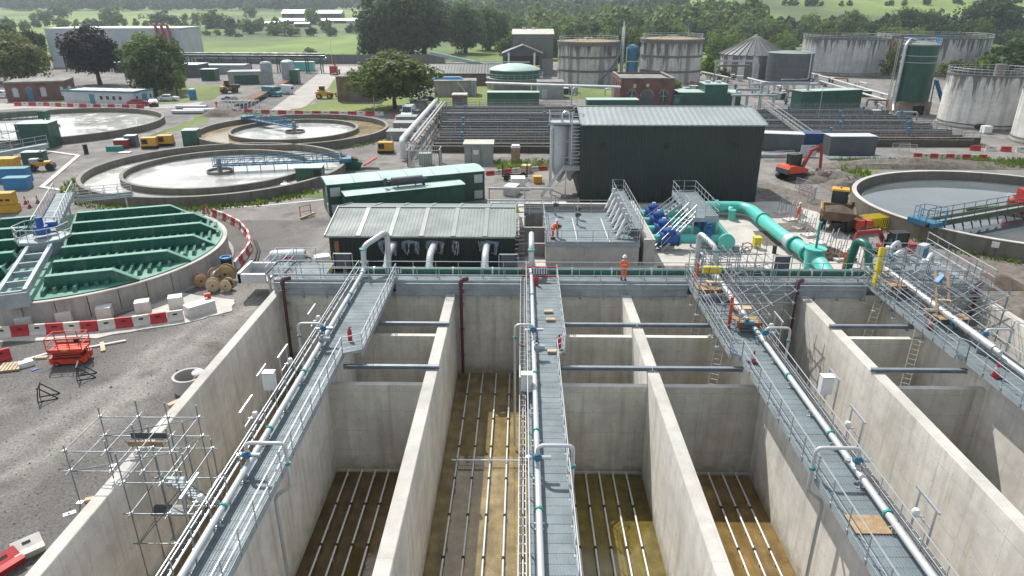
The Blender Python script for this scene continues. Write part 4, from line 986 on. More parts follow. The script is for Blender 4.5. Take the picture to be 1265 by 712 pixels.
# -------- open deck structure in the middle
dk = thing('screen_structure', 'concrete inlet structure with a grated deck and handrails in front of the black shed', 'structure', (5.5, 58, 0))
b = B().bx(2.0, 53.3, 0, 9.6, 53.6, 1.86).bx(2.0, 53.6, 0, 2.3, 63, 1.86).bx(9.3, 53.6, 0, 9.6, 60, 1.86); mk('wall', b, 'pale_concrete', dk, **W_)
b = B().bx(10.0, 53.4, 0, 10.9, 65.5, 2.3); mk('side_wall', b, 'pale_concrete', dk, **W_)
b = B().bx(-.2, 57.5, 0, .2, 64.0, 2.0).bx(.2, 57.5, 0, 2.0, 57.8, 2.0).bx(.2, 63.7, 0, 10.0, 64.0, 2.4).bx(-.2, 55.5, 0, 1.98, 55.8, 1.2); mk('back_wall', b, 'grey_concrete', dk, **W_)
mk('wall_coping', B().bx(-.22, 57.48, 2.003, .22, 64.02, 2.05).bx(.2, 63.65, 2.403, 10.0, 64.05, 2.45), 'pale_concrete', dk, **W_)
grating(dk, 2.0, 9.6, 53.5, 62.6, 1.95, 'grating', .35, 1.52)
mk('edge_beam', B().bx(1.95, 53.22, 1.72, 9.65, 53.28, 1.97), 'galvanised_plate', dk, **W_)
for x in (4.6, 7.2): mk('cover_joint', B().bx(x-.05, 53.6, 1.96, x+.05, 60.5, 1.985), 'pale_top', dk, **W_)
handrail(dk, [(2.0, 53.35, 1.97), (9.6, 53.35, 1.97), (9.6, 60.5, 1.97)], step=1.3)
handrail(dk, [(2.0, 53.35, 1.97), (2.0, 62.5, 1.97)], step=1.5); handrail(dk, [(.3, 62.6, 2.0), (9.6, 62.6, 2.0)], step=1.5); handrail(dk, [(-3.2, 62.0, 2.0), (2.0, 62.0, 2.0)], step=1.3)
grating(dk, -3.2, .2, 61.0, 62.2, 1.9, 'galvanised_plate', .3, 1.2)
for (x, y) in ((3.0, 55.0), (3.1, 61.6), (4.9, 58.5), (5.1, 60.4), (9.0, 56.0)):
    t = thing('gate_actuator', 'small %s penstock actuator standing on the grated deck' % {(3.0, 55.0): 'front left', (3.1, 61.6): 'rear left', (4.9, 58.5): 'middle', (5.1, 60.4): 'rear middle', (9.0, 56.0): 'right'}[(x, y)], 'actuator', (x, y, 1.97), group='penstock actuators on the inlet deck')
    mk('pedestal', B().cyl(0, 0, 0, .75, .1, 8), 'galvanised', t); mk('gearbox', B().box(0, 0, .95, .36, .36, .36).cyl(.22, 0, .85, 1.05, .12, 8), 'dark_grey_panel', t); mk('stem', B().cyl(0, 0, 1.12, 1.9, .04, 6), 'stainless', t); mk('cover', B().cyl(0, 0, 1.5, 1.75, .06, 6), 'safety_yellow' if x > 4.8 and x < 5 else 'stainless', t)
# inclined screens along the right side of the deck: pale cylinders in a rail
sc = thing('screen_line', 'row of stainless inclined screens inside handrails along the right of the deck', 'machine', (8.6, 59, 1.9))
for i in range(6):
    y = 54.8+i*1.7
    mk('screen_drum', B().tube([(8.0, y, 2.1), (8.7, y+.6, 3.4)], .19, 10).tube([(8.7, y+.6, 3.4), (8.72, y+.62, 3.9)], .15, 8), 'pale_top', sc, world=True, smooth=True)
    mk('screen_frame', B().bar((8.3, y-.4, 1.97), (8.9, y+.1, 3.2), .07).bar((7.7, y-.2, 1.97), (8.9, y+.1, 3.2), .06).bar((8.9, y+.1, 1.97), (8.9, y+.1, 3.3), .07), 'galvanised', sc, **W_)
grating(dk, 8.9, 9.95, 60.6, 66.5, 3.0, 'grating', .2, 1.4)
handrail(dk, [(8.9, 54.0, 3.0), (8.9, 66.6, 3.0), (10.0, 66.6, 3.0), (10.0, 54.6, 3.0)], step=1.2)
for y in (55, 58, 61, 64, 66.4): mk('platform_leg', B().bx(8.86, y-.05, 2, 8.94, y+.05, 3).bx(9.96, y-.05, 2.3, 10.04, y+.05, 3), 'galvanised', dk, **W_)
grating(dk, 8.92, 9.95, 54.2, 60.5, 3.0, 'grating', .2, 1.4)
# left service frame: steps, tray and pipe bridge between the dark building and the silo
fr = thing('service_frame', 'galvanised service frame with stair between the low building and the silo', 'frame', (-.5, 64, 0))
b = B()
for x in (-3.2, 0.3, 2.9): b.bx(x-.06, 60.9, 0, x+.06, 61.02, 2.0).bx(x-.06, 66, 0, x+.06, 66.12, 3.2)
b.bx(-3.3, 66, 3.2, 3.1, 66.15, 3.4).bx(-3.3, 64.2, 2.5, 3.1, 64.35, 2.65)
mk('steelwork', b, 'galvanised', fr, **W_)
for k in range(7): mk('tread', B().bx(-3.9, 56.5+k*.6, .1+k*.28, -3.1, 56.8+k*.6, .15+k*.28) if 0 else B().bx(-.55, 54.6+k*.42, .15+k*.26, .25, 54.95+k*.42, .2+k*.26), 'galvanised', fr, **W_)
for k in range(5):
    y = 65.2+k*1.1; mk('service_pipe', B().tube([(-3.6, y, .5+.1*k), (3.4, y, .5+.1*k)], .09, 8), ['stainless', 'galvanised', 'rust', 'galvanised_plate', 'stainless'][k], fr, **W_)
# blocks, drums and clutter behind the low building
for (px, py, sx_, sy_, sz_, m, nm, lab) in ((640, 232, 1.6, 1.6, 1.2, 'cabinet_white', 'white_box', 'white box at the corner between the low building and the silo'), (632, 240, 1.4, 1.8, 1.0, 'white_block', 'concrete_block', 'pale block beside the white box by the low building'), (664, 226, 1.0, 1.0, .8, 'plant_yellow', 'pallet_box', 'yellow box left of the silo stair'), (690, 262, 1.6, 1.0, .9, 'white_block', 'concrete_block', 'pale block at the foot of the silo'), (650, 213, 1.1, 1.1, .9, 'timber_pale', 'timber_crate', 'pale timber crate beyond the pipes left of the silo')):
    x, y = gp(px, py, 0); t = thing(nm, lab, nm.split('_')[-1], (x, y, 0), random.uniform(-.3, .3))
    mk('body', B().box(0, 0, sz_/2, sx_, sy_, sz_), m, t); mk('lid', B().box(0, 0, sz_+.03, sx_+.06, sy_+.06, .055), m, t)
t = thing('wheeled_frame', 'dark steel trailer frame on the track left of the silo', 'trailer', (*gp(636, 222), 0))
b = B().bx(-1.6, -.6, .45, 1.6, -.5, .6).bx(-1.6, .5, .45, 1.6, .6, .6)
for x in (-1.5, 0, 1.5): b.bx(x-.05, -.5, .46, x+.05, .5, .58)
mk('chassis', b, 'black_steel', t)
for x in (-1.5, 1.5): mk('stake', B().bx(x-.06, -.56, .6, x+.06, -.44, 1.9).bx(x-.06, .44, .6, x+.06, .56, 1.9), 'black_steel', t)
for x in (-1, 1):
    for y in (-.7, .7): mk('wheel', B().tube([(x, y-.1, .38), (x, y+.1, .38)], .38, 12), 'rubber', t)
bk = thing('yellow_drum', 'bright yellow drum hanging on the rail left of the inlet deck', 'drum', (-.6, 60.9, 2.4))
mk('body', B().lathe(0, 0, [(.001, 0), (.28, 0), (.33, .55), (.001, .56)], 14), 'safety_yellow', bk, smooth=True); mk('rim', B().lathe(0, 0, [(.34, .5), (.36, .55), (.33, .58)], 14), 'safety_yellow', bk)
t = thing('blue_valve', 'small blue valve on the pipe behind the inlet deck', 'valve', (-1.3, 63.6, 1.6)); mk('body', B().cyl(0, 0, 0, .6, .22, 10), 'meter_blue', t); mk('wheel', B().lathe(0, 0, [(.2, .68), (.26, .7), (.2, .72)], 10), 'meter_blue', t)

# -------- teal pipework with blue flow meters
tp = thing('teal_manifold', 'large turquoise manifold pipe with four branches and a blanked end', 'pipe', (17.5, 62, 1))
hx = 17.4
mk('header', B().tube([(17.7, 56.9, 1.0), (17.9, 66.4, 1.0)], .62, 20), 'teal_pipe', tp, world=True, smooth=True)
mk('blank_flange', B().tube([(17.69, 56.65, 1.0), (17.7, 56.9, 1.0)], .74, 24), 'teal_pipe', tp, world=True, smooth=True)
mk('outlet_pipe', B().tube(bend([(17.9, 66.4, 1.0), (18.2, 68.0, 1.0), (22.2, 68.0, 1.0), (22.9, 66.9, 1.0), (23.1, 59.0, 1.0), (23.9, 52.6, 1.0), (23.7, 49.6, .6)], 1.5, 6), .58, 20), 'teal_pipe', tp, world=True, smooth=True)
for (p, q) in (((19.7, 68.0), (19.85, 68.0)), ((22.98, 63.6), (23.0, 63.5)), ((23.35, 56.4), (23.38, 56.22)), ((23.62, 54.2), (23.66, 54.0))):
    mk('flange', B().tube([(p[0], p[1], 1.0), (q[0]+(0 if p[1] != q[1] else 0), q[1]-(.0 if p[1] == q[1] else .05), 1.0)], .74, 20), 'teal_flange' if p[1] < 60 else 'teal_pipe', tp, **W_)
mk('white_sleeve', B().tube([(23.24, 57.4, 1.0), (23.33, 56.6, 1.0)], .615, 20), 'pale_top', tp, world=True, smooth=True)
mk('tee_chamber', B().cyl(23.75, 52.9, .2, 1.75, .75, 20).cyl(23.75, 52.9, 1.75, 1.85, .85, 20), 'teal_pipe', tp, world=True, smooth=True)
mk('vent_stem', B().cyl(23.75, 52.9, 1.85, 4.0, .1, 10), 'teal_flange', tp, **W_)
mk('air_branch', B().tube([(21.0, 68.0, 1.0), (21.0, 66.9, .9)], .3, 12).cyl(21.0, 66.6, 0, 1.1, .35, 14), 'teal_pipe', tp, world=True, smooth=True)
for i, y in enumerate((57.6, 60.2, 62.8, 65.4)):
    mk('branch', B().tube([(10.85, y, 1.0), (17.5, y, 1.0)], .40, 16), 'teal_pipe', tp, world=True, smooth=True)
    lab = ['nearest', 'second nearest', 'second farthest', 'farthest'][i]
    t = thing('flow_meter', lab+' blue flow meter on the turquoise branch pipes', 'flow meter', (12.9, y, 0), group='blue flow meters on the turquoise branches')
    mk('body', B().tube([(-.75, 0, 1.0), (.75, 0, 1.0)], .56, 18), 'meter_blue', t, smooth=True)
    mk('flange', B().tube([(-.86, 0, 1.0), (-.74, 0, 1.0)], .66, 18), 'meter_blue', t); mk('flange', B().tube([(.74, 0, 1.0), (.86, 0, 1.0)], .66, 18), 'meter_blue', t)
    mk('head', B().lathe(0, 0, [(.001, 1.98), (.45, 1.95), (.55, 1.8), (.5, 1.4)], 16), 'meter_blue', t, smooth=True)
    mk('gear', B().box(0, 0, 2.06, .3, .3, .18), 'cabin_grey', t); mk('foot', B().bx(-.5, -.3, .0, .5, .3, .45), 'pale_concrete', t)
    t = thing('gate_valve', lab+' blue gate valve where a branch meets the manifold', 'valve', (16.3, y, 0), group='blue gate valves under the platform')
    mk('body', B().tube([(-.12, 0, 1.0), (.12, 0, 1.0)], .62, 16).box(0, 0, 1.6, .3, .8, .9), 'meter_blue', t); mk('actuator', B().box(0, 0, 2.25, .4, .4, .45).cyl(0, -.3, 2.1, 2.35, .16, 10), 'meter_blue', t)
# stair platform over the manifold
pf = thing('access_platform', 'galvanised platform with stairs bridging the turquoise pipes', 'platform', (15.6, 62, 0))
grating(pf, 15.0, 17.2, 58.2, 67.2, 2.75, 'grating', .16, 1.5)
mk('edge_beam', B().bx(14.95, 58.1, 2.4, 15.0, 67.2, 2.78).bx(17.2, 58.1, 2.4, 17.25, 67.2, 2.78).bx(15, 58.1, 2.4, 17.2, 58.15, 2.78), 'galvanised_plate', pf, **W_)
for x in (15.05, 17.15):
    for y in (58.3, 62.6, 66.9): mk('leg', B().bx(x-.08, y-.08, 0, x+.08, y+.08, 2.4), 'galvanised', pf, **W_)
handrail(pf, [(17.2, 58.2, 2.78), (17.2, 67.2, 2.78), (15.0, 67.2, 2.78), (15.0, 64.4, 2.78)], step=1.3, r=.035); handrail(pf, [(15.0, 61.9, 2.78), (15.0, 59.7, 2.78)], step=1.1, r=.035); handrail(pf, [(17.2, 58.2, 2.78), (16.0, 58.2, 2.78)], step=1, r=.035)
def stair(parent, top, bot, w, n=10, mat='galvanised'):
    top = Vector(top); bot = Vector(bot); d = top-bot; s = Vector((d.y, -d.x, 0)).normalized()*w/2
    for k in (-1, 1): mk('stringer', B().bar(bot+s*k, top+s*k, .05, .26), mat, parent, **W_)
    tm = None
    a = math.atan2(d.y, d.x)
    tm = B().box(0, 0, 0, .26, w-.06, .035).mesh('tread', 'galvanised_plate')
    for i in range(n): mk('tread', tm, '', parent, loc=tuple(bot+d*((i+.7)/n)), rz=a, **W_)
    for k in (-1, 1): handrail(parent, [tuple(bot+s*k), tuple(top+s*k)], kick=0, step=1.2, r=.035)
stair(pf, (15.0, 63.2, 2.75), (11.9, 63.9-.6, .1), 1.0) ; stair(pf, (15.0, 58.8, 2.75), (11.9, 57.2, .1), 1.0)
# reels, bin, posts on the slab
hr = thing('hose_reel', 'coiled orange hose on a stand on the slab right of the manifold', 'hose reel', (*gp(922, 312), 0))
mk('coil', B().tube([(.45*math.cos(t/8*2*PI), random.uniform(-.12, .12), .5+.42*math.sin(t/8*2*PI)) for t in range(34)], .05, 6), 'timber', hr, smooth=True); mk('stand', B().bar((-.5, -.3, 0), (0, 0, .5), .06).bar((.5, .3, 0), (0, 0, .5), .06).bar((-.5, .3, 0), (0, 0, .5), .06), 'black_steel', hr); mk('pump', B().box(-.9, .1, .3, .5, .4, .5), 'car_grey', hr)
yb = thing('yellow_bin', 'yellow wheeled bin on the slab beside the turquoise outlet', 'bin', (*gp(934, 307), 0)); mk('body', B().box(0, 0, .5, .55, .55, 1.0, taper=1.15), 'safety_yellow', yb); mk('lid', B().box(0, 0, 1.04, .68, .68, .08), 'safety_yellow', yb)
t = thing('black_drum', 'black upright drum beside the turquoise pipe coupling', 'drum', (*gp(956, 314), 0)); mk('body', B().cyl(0, 0, 0, .7, .18, 12), 'black_steel', t); mk('rim', B().cyl(0, 0, .68, .74, .2, 12), 'black_steel', t)
# == ROUND SETTLING TANKS
def bridge(t, p, q, z, w=1.1, h=.9, mat='bridge_blue', rails=True, truss=True, deckm='bridge_blue'):
    p = Vector((*p, z)); q = Vector((*q, z)); d = (q-p); L = d.length; d.normalize(); s = Vector((d.y, -d.x, 0))*w/2
    for k, nm in ((-1, 'side_beam'), (1, 'side_beam')):
        b = B(); u = Vector((0, 0, h))
        if truss:
            b.bar(p+s*k, q+s*k, .09, .16).bar(p+s*k+u, q+s*k+u, .07, .09); n = max(2, int(L/1.2))
            for i in range(n+1):
                a = p+d*(L*i/n)+s*k; b.bar(a, a+u, .05)
                if i < n: b.bar(a, a+d*(L/n)+u, .04)
        else: b.bar(p+s*k, q+s*k, .12, h*.55)
        mk(nm, b, mat, t, **W_)
    mk('deck', B().bar(p+Vector((0, 0, -.05)), q+Vector((0, 0, -.05)), w, .06), deckm, t, **W_)
    if rails:
        for k in (-1, 1): handrail(t, [tuple(p+s*k), tuple(q+s*k)], kick=0, step=1.6, mat=mat if mat != 'galvanised' else 'galvanised', r=.03)
def clarifier(c, ro, ri, zr, zw, label, wat, wat2=None, mat='mossy_concrete', thick=.42, wellr=1.6, name='settling_tank', wz=.4):
    t = thing(name, label, 'settling tank', (c[0], c[1], 0), group='round open settling tanks')
    mk('outer_wall', B().ringwall(c[0], c[1], ro-thick, ro, -.3, zr, 96), mat, t, world=True, smooth=True)
    mk('coping', B().ringwall(c[0], c[1], ro-thick-.02, ro+.02, zr+.003, zr+.07, 96), 'pale_concrete' if ro == 14.8 else 'old_concrete', t, **W_)
    if ri:
        mk('inner_wall', B().ringwall(c[0], c[1], ri-.35, ri, -.3, zr-.15, 80), mat, t, world=True, smooth=True)
        mk('inner_coping', B().ringwall(c[0], c[1], ri-.39, ri+.05, zr-.147, zr-.08, 80), 'old_concrete', t, **W_)
        mk('outer_channel_water', B().ringwall(c[0], c[1], ri, ro-thick, zw-.2, zw-.03, 80), wat2 or wat, t, **W_)
        mk('weir_plate', B().ringwall(c[0], c[1], ri-.62, ri-.58, zw-.1, zw+.12, 80), 'galvanised_plate', t, **W_)
        mk('water', B().disc(c[0], c[1], zw, ri-.35, 80), wat, t, **W_)
    else:
        mk('water', B().disc(c[0], c[1], zw, ro-thick, 96), wat, t, **W_)
        mk('launder', B().ringwall(c[0], c[1], ro-thick-.75, ro-thick-.68, zw-.2, zw+.07, 96), 'old_concrete', t, **W_)
    mk('feed_well', B().ringwall(c[0], c[1], wellr-.08, wellr, zw-.2, zw+.32, 28), 'old_concrete', t, **W_)
    mk('centre_column', B().cyl(c[0], c[1], zw-.3, zr+1.0, .3, 12), 'grey_concrete', t, **W_)
    return t
C2 = (-38.2, 85.6); C1 = (-37.6, 114.6); C0 = (-82.2, 120.2); CR = (49.4, 67.8)
t = clarifier(C2, 15.6, 11.2, 1.15, .35, 'nearest of the round settling tanks, with a blue bridge and white glare on its water', 'tank_water')
br = thing('rotating_bridge', 'long blue scraper bridge across the nearest round settling tank', 'bridge', (*C2, 1.2), group='blue scraper bridges')
bridge(br, (-38.6, 85.0), (-23.3, 88.3), 1.35, h=.8); 
mk('end_carriage', B().box(-22.8, 88.4, 1.5, 1.4, 2.4, .5, .2), 'bridge_blue', br, **W_)
for k in (-.9, .9): mk('wheel', B().tube([(-22.9+.1, 88.4+k, 1.35), (-22.6+.1, 88.4+k, 1.35)], .2, 10), 'rubber', br, **W_)
for i in range(9):
    a = Vector((-38+1.6*i, 85.1+.35*i, 0)); mk('scum_arm', B().bar(a+Vector((0, 0, .36)), a+Vector((0, 0, 1.35)), .07).bar(a+Vector((0, 0, .42)), a+Vector((1.6, .35, .42)), .06), 'bridge_blue', br, **W_)
t = clarifier(C1, 15.3, 10.3, 1.15, .4, 'farther pair settling tank with a sandy outer channel beside the big oak', 'tank_water', 'sandy_water')
br = thing('rotating_bridge', 'blue lattice bridge over the farther settling tank of the pair', 'bridge', (*C1, 1.2), group='blue scraper bridges')
bridge(br, (-37.2, 113.8), (-48.2, 123.2), 1.35, h=1.1); mk('end_carriage', B().box(-48.6, 123.6, 1.5, 2.2, 1.2, .5, .75), 'bridge_blue', br, **W_)
t = clarifier(C0, 18.2, None, 1.05, .25, 'large round settling tank at the left in front of the brick building', 'tank_water')
br = thing('rotating_bridge', 'green lattice bridge on the leftmost settling tank', 'bridge', (*C0, 1.2), group='blue scraper bridges')
bridge(br, (-81.8, 118.9), (-97, 112.5), 2.0, h=1.2, mat='site_green', deckm='site_green'); mk('centre_drive', B().box(-81.9, 119, 2.6, 1.3, 1.3, 1.2), 'site_green', br, **W_)
for k in range(4): mk('strut', B().bar((-82.2+.5*math.cos(k*PI/2), 119.6+.5*math.sin(k*PI/2), .3), (-81.9+.3*math.cos(k*PI/2), 119+.3*math.sin(k*PI/2), 2.1), .12), 'site_green', br, **W_)
t = clarifier(CR, 14.8, None, 1.5, .55, 'round tank of still blue-grey water at the right edge of the site', 'pond_water', mat='mossy_concrete')
weathered('bridge_olive', (0.055, 0.085, 0.045), 0.5, 0, 0.2, 1.2, dirt=(0.12, 0.13, 0.10), dirt_amt=0.4)
br = thing('rotating_bridge', 'olive green scraper bridge reaching over the right hand tank', 'bridge', (43, 64, 1.5))
bridge(br, (37.2, 60.4), (50.2, 66.4), 1.75, h=.9, mat='bridge_olive', deckm='pale_top', truss=False)
for i in range(11):
    a = Vector((38.4+1.12*i, 60.9+.52*i, 0)); mk('scum_bracket', B().bar(a+Vector((0, 0, 1.7)), a+Vector((.25, -.5, .7)), .07).bar(a+Vector((0, 0, 1.7)), a+Vector((.6, .2, .9)), .05), 'black_steel', br, **W_)
mk('end_carriage', B().box(36.6, 60.6, 1.75, 1.3, 2.6, .45, .4), 'bridge_blue', br, **W_)
handrail(br, [(36.2, 59.8, 1.95), (37.8, 59.5, 1.95), (38.4, 60.6, 1.95), (37.1, 62, 1.95), (35.9, 61.3, 1.95), (36.2, 59.8, 1.95)], kick=0, step=.8, mat='bridge_blue')
for k in (-.9, .9): mk('wheel', B().tube([(36.5+k*.4, 60.6+k, 1.75), (36.75+k*.4, 60.5+k, 1.75)], .22, 10), 'rubber', br, **W_)
mk('centre_drive', B().box(49.8, 66.9, 2.5, 1.3, 1.3, 1.4).cyl(49.6, 67.4, .5, 2, 1.0, 14), 'plastic_red', br, **W_)
mk('sign_plate', B().box(40.2, 55.95, 1.15, .55, .03, .5, -.6), 'cabinet_white', br, **W_)
scu = thing('scum_pipe', 'black curved scum pipe lying over the water of the right hand tank', 'pipe', (46, 66.5, .6))
mk('pipe', B().tube([(44.5, 65.6, .75), (45.4, 66.6, .9), (47.5, 67.2, .9), (49.2, 67.6, .9)], .14, 8), 'black_steel', scu, world=True, smooth=True); mk('float', B().bar((45.2, 68.2, .75), (48.6, 69.2, .75), .3), 'bridge_olive', scu, **W_)

# == COVERED TANK (green ribbed lid)
CC = Vector((-36.1, 52.0, 0)); RC = 11.5; ZC = 1.7
cv = thing('covered_tank', 'round precast concrete tank under a green beamed lid at the left', 'tank', (CC.x, CC.y, 0))
NP = 38; da = 2*PI/NP
pm_ = B().ringwall(0, 0, RC-.22, RC, 0, ZC, 2, .0022, da-.0022).mesh('precast_panel', 'precast_concrete')
for i in range(NP): mk('precast_panel', pm_, '', cv, loc=(0, 0, 0), rz=i*da+.03)
mk('ring_beam', B().ringwall(0, 0, RC-.30, RC+.04, ZC+.003, ZC+.08, 96), 'pale_concrete', cv)
mk('footing', B().ringwall(0, 0, RC-.1, RC+.35, -.1, .12, 72), 'grey_concrete', cv)
weathered('lid_green', (0.014, 0.120, 0.084), 0.30, 0, 0.15, 0.5, 0.06, 0.05, dirt=(0.28, 0.34, 0.30), dirt_amt=0.3)  # darker copy of the lid green, shade on beams and ribs included
mk('lid_sheet', B().disc(0, 0, ZC+.14, RC-.32, 96), 'cover_top_lit', cv)
A20 = R(20); U = Vector((math.cos(A20), math.sin(A20), 0)); NV = Vector((-math.sin(A20), math.cos(A20), 0))
offs = [7.6, 4.15, .7, -2.75, -6.2, -9.3]
def chord(o, r=RC-.45): return math.sqrt(max(.01, r*r-o*o))
mech = Vector((-1.5, -1.0, 0))
def wkx(o):   # where the walkway line crosses a beam at offset o (local u coordinate)
    p0 = mech; dd = Vector((-.44, .898, 0)) if o > 0 else Vector((.40, -.917, 0))
    k = (o-p0.dot(NV))/dd.dot(NV); return (p0+dd*k).dot(U)
for o in offs:
    c = chord(o); gapc = wkx(o)
    for (a, e, sa, se) in ((-c, gapc-1.3, 1.2, .35), (gapc+1.2, c, .35, 1.5)):
        if e-a < 1.5: continue
        z0, z1 = ZC+.14, ZC+1.08
        P = [U*a+NV*o, U*(a+sa)+NV*o, U*(e-se)+NV*o, U*e+NV*o]; b = B(); i0 = 0; w = .17
        for sgn in (-1, 1):
            for p, z in zip((P[0], P[1], P[2], P[3]), (z0, z1, z1, z0)):
                q = p+NV*sgn*w; b.v.append((q.x, q.y, z))
        b.f += [(3, 2, 1, 0), (4, 5, 6, 7), (0, 1, 5, 4), (1, 2, 6, 5), (2, 3, 7, 6), (0, 4, 7, 3)]
        mk('roof_beam', b, 'lid_green', cv)
        f = B(); f.bar(P[1]+Vector((0, 0, z1+.03)), P[2]+Vector((0, 0, z1+.03)), .48, .05); f.bar(P[2]+Vector((0, 0, z1+.03)), P[3]+Vector((0, 0, z0+.06)), .48, .05); mk('beam_flange', f, 'cover_top_lit', cv)
# stiffening ribs running between the beams, low at the front
rib = B(); w = .16
rib.v = [(-w, 0, 0), (w, 0, 0), (w*.6, 0.08, .34), (-w*.6, 0.08, .34), (-w, 1, 0), (w, 1, 0), (w*.6, 1, .34), (-w*.6, 1, .34)]
rib.f = [(0, 1, 2, 3), (5, 4, 7, 6), (0, 3, 7, 4), (1, 5, 6, 2), (3, 2, 6, 7)]
rm = rib.mesh('lid_rib', 'lid_green'); cnt = 0
ends = [11.3]+offs+[-11.2]
for hi, lo in zip(ends, ends[1:]):
    n = int(2*chord((hi+lo)/2 if lo > -11 else -9.6)/.62)
    for k in range(n+1):
        u = -n*.31+k*.62
        vmax = min(hi-.2, math.sqrt(max(0, (RC-.6)**2-u*u))); vmin = max(lo+.25, -math.sqrt(max(0, (RC-.6)**2-u*u)))
        if vmax-vmin < .6 or abs(u-wkx((hi+lo)/2)) < 1.3: continue
        vmin += .55 if k % 3 else .25
        p = U*u+NV*vmin; cnt += 1
        if cnt > 298: break
        o = mk('lid_rib', rm, '', cv, loc=(p.x, p.y, ZC+.141), rz=A20); o.scale = (1, vmax-vmin, 1)
# walkway up to the drive, drive platform and the open steel frame in front
M3 = CC+mech; dW = Vector((-.44, .898, 0)).normalized(); sW = Vector((dW.y, -dW.x, 0))
cwk = thing('access_walkway', 'galvanised walkway climbing over the green lid to the tank drive', 'walkway', tuple(CC+mech+dW*8))
a = M3+dW*1.2; e = M3+dW*14.8; zt = 3.15
for k in range(13):
    p = a+dW*(k*1.05); b = B()
    q = p+dW*1.0
    b.bar(p+Vector((0, 0, zt)), q+Vector((0, 0, zt)), 1.5, .05); mk('grating_panel', b, 'grating', cwk, **W_)
for k in (-1, 1):
    mk('stringer', B().bar(a+sW*k*.78+Vector((0, 0, zt-.12)), e+sW*k*.78+Vector((0, 0, zt-.12)), .08, .26), 'galvanised_plate', cwk, **W_)
    handrail(cwk, [tuple(a+sW*k*.78+Vector((0, 0, zt))), tuple(e+sW*k*.78+Vector((0, 0, zt)))], kick=.12, step=1.3, r=.035)
handrail(cwk, [tuple(e+sW*.8+Vector((0, 0, 2.2))), tuple(e+sW*5.6+Vector((0, 0, 2.2)))], kick=.2, step=1.1); handrail(cwk, [tuple(e+sW*.8+dW*1.2+Vector((0, 0, 2.2))), tuple(e+sW*5.6+dW*1.2+Vector((0, 0, 2.2)))], kick=.2, step=1.1)
mk('landing', B().bar(e+dW*.6+sW*.8+Vector((0, 0, 2.15)), e+dW*.6+sW*5.6+Vector((0, 0, 2.15)), 1.2, .06), 'grating', cwk, **W_)
for q in (e, e+dW*-4.5, e+sW*5): mk('column', B().bar(q, q+Vector((0, 0, 2.1 if q is not e else 3.3)), .14), 'galvanised', cwk, **W_)
dr = thing('tank_drive', 'hexagonal drive platform with blue motors at the centre of the green lid', 'machine', tuple(M3+Vector((0, 0, ZC+.14))))
hexp = [(M3.x+1.9*math.cos(k*PI/4+.4), M3.y+1.9*math.sin(k*PI/4+.4)) for k in range(8)]
mk('platform', B().prism(hexp, 2.95, 3.05), 'galvanised_plate', dr, **W_); mk('pedestal', B().cyl(M3.x, M3.y, ZC+.1, 2.95, 1.2, 12), 'galvanised_plate', dr, **W_)
handrail(dr, [(p[0], p[1], 3.05) for p in hexp[1:]+hexp[:1]], kick=.12, step=.9, r=.035)
mk('gearbox', B().lathe(M3.x, M3.y, [(.001, 4.1), (.5, 4.0), (.6, 3.6), (.6, 3.38)], 14), 'meter_blue', dr, world=True, smooth=True)
mk('motor', B().tube([(M3.x, M3.y, 4.0), (M3.x, M3.y, 4.7)], .26, 12), 'meter_blue', dr, **W_); mk('motor', B().tube([(M3.x-.2, M3.y+.9, 3.8), (M3.x+.5, M3.y+1.2, 3.8)], .28, 12), 'meter_blue', dr, **W_)
mk('hose', B().tube([(M3.x-1.2, M3.y-.3, 3.5), (M3.x-.9, M3.y+.3, 4.2), (M3.x-.2, M3.y+.4, 4.5)], .06, 8), 'cover_green', dr, world=True, smooth=True)
fd = Vector((.40, -.917, 0)); fs = Vector((fd.y, -fd.x, 0)); ff = thing('support_frame', 'open galvanised ladder frame from the drive to the near rim of the green lid', 'frame', tuple(M3+fd*6))
a = M3+fd*1.8+Vector((0, 0, 2.75)); e = M3+fd*11.3+Vector((0, 0, 2.6))
for k in (-1, 1): mk('side_beam', B().bar(a+fs*k*.75, e+fs*k*.75, .26, .5), 'galvanised_plate', ff, **W_)
for i in range(6):
    q = a+(e-a)*(i/5); mk('cross_beam', B().bar(q-fs*.62, q+fs*.62, .16, .4), 'galvanised_plate', ff, **W_)
mk('end_box', B().box(e.x, e.y, 2.2, 1.8, .5, 1.0, math.atan2(fs.y, fs.x)), 'galvanised_plate', ff, **W_)
# == BACKGROUND BUILDINGS, TANKS AND BEDS
def simple_box(t, A, Bp, depth, h, wall, roof, roofh=.15, over=.12, name='wall'):
    """box building: A front-left, B front-right on the ground; returns local frame length"""
    A = Vector(A); Bv = Vector(Bp); L = (Bv-A).length; ang = math.atan2(Bv.y-A.y, Bv.x-A.x)
    t.location = (A.x, A.y, 0); t.rotation_euler = (0, 0, ang)
    mk(name, B().bx(0, 0, 0, L, depth, h), wall, t); mk('roof', B().bx(-over, -over, h+.002, L+over, depth+over, h+roofh), roof, t); return L
def P(px, py): return gp(px, py, 0)
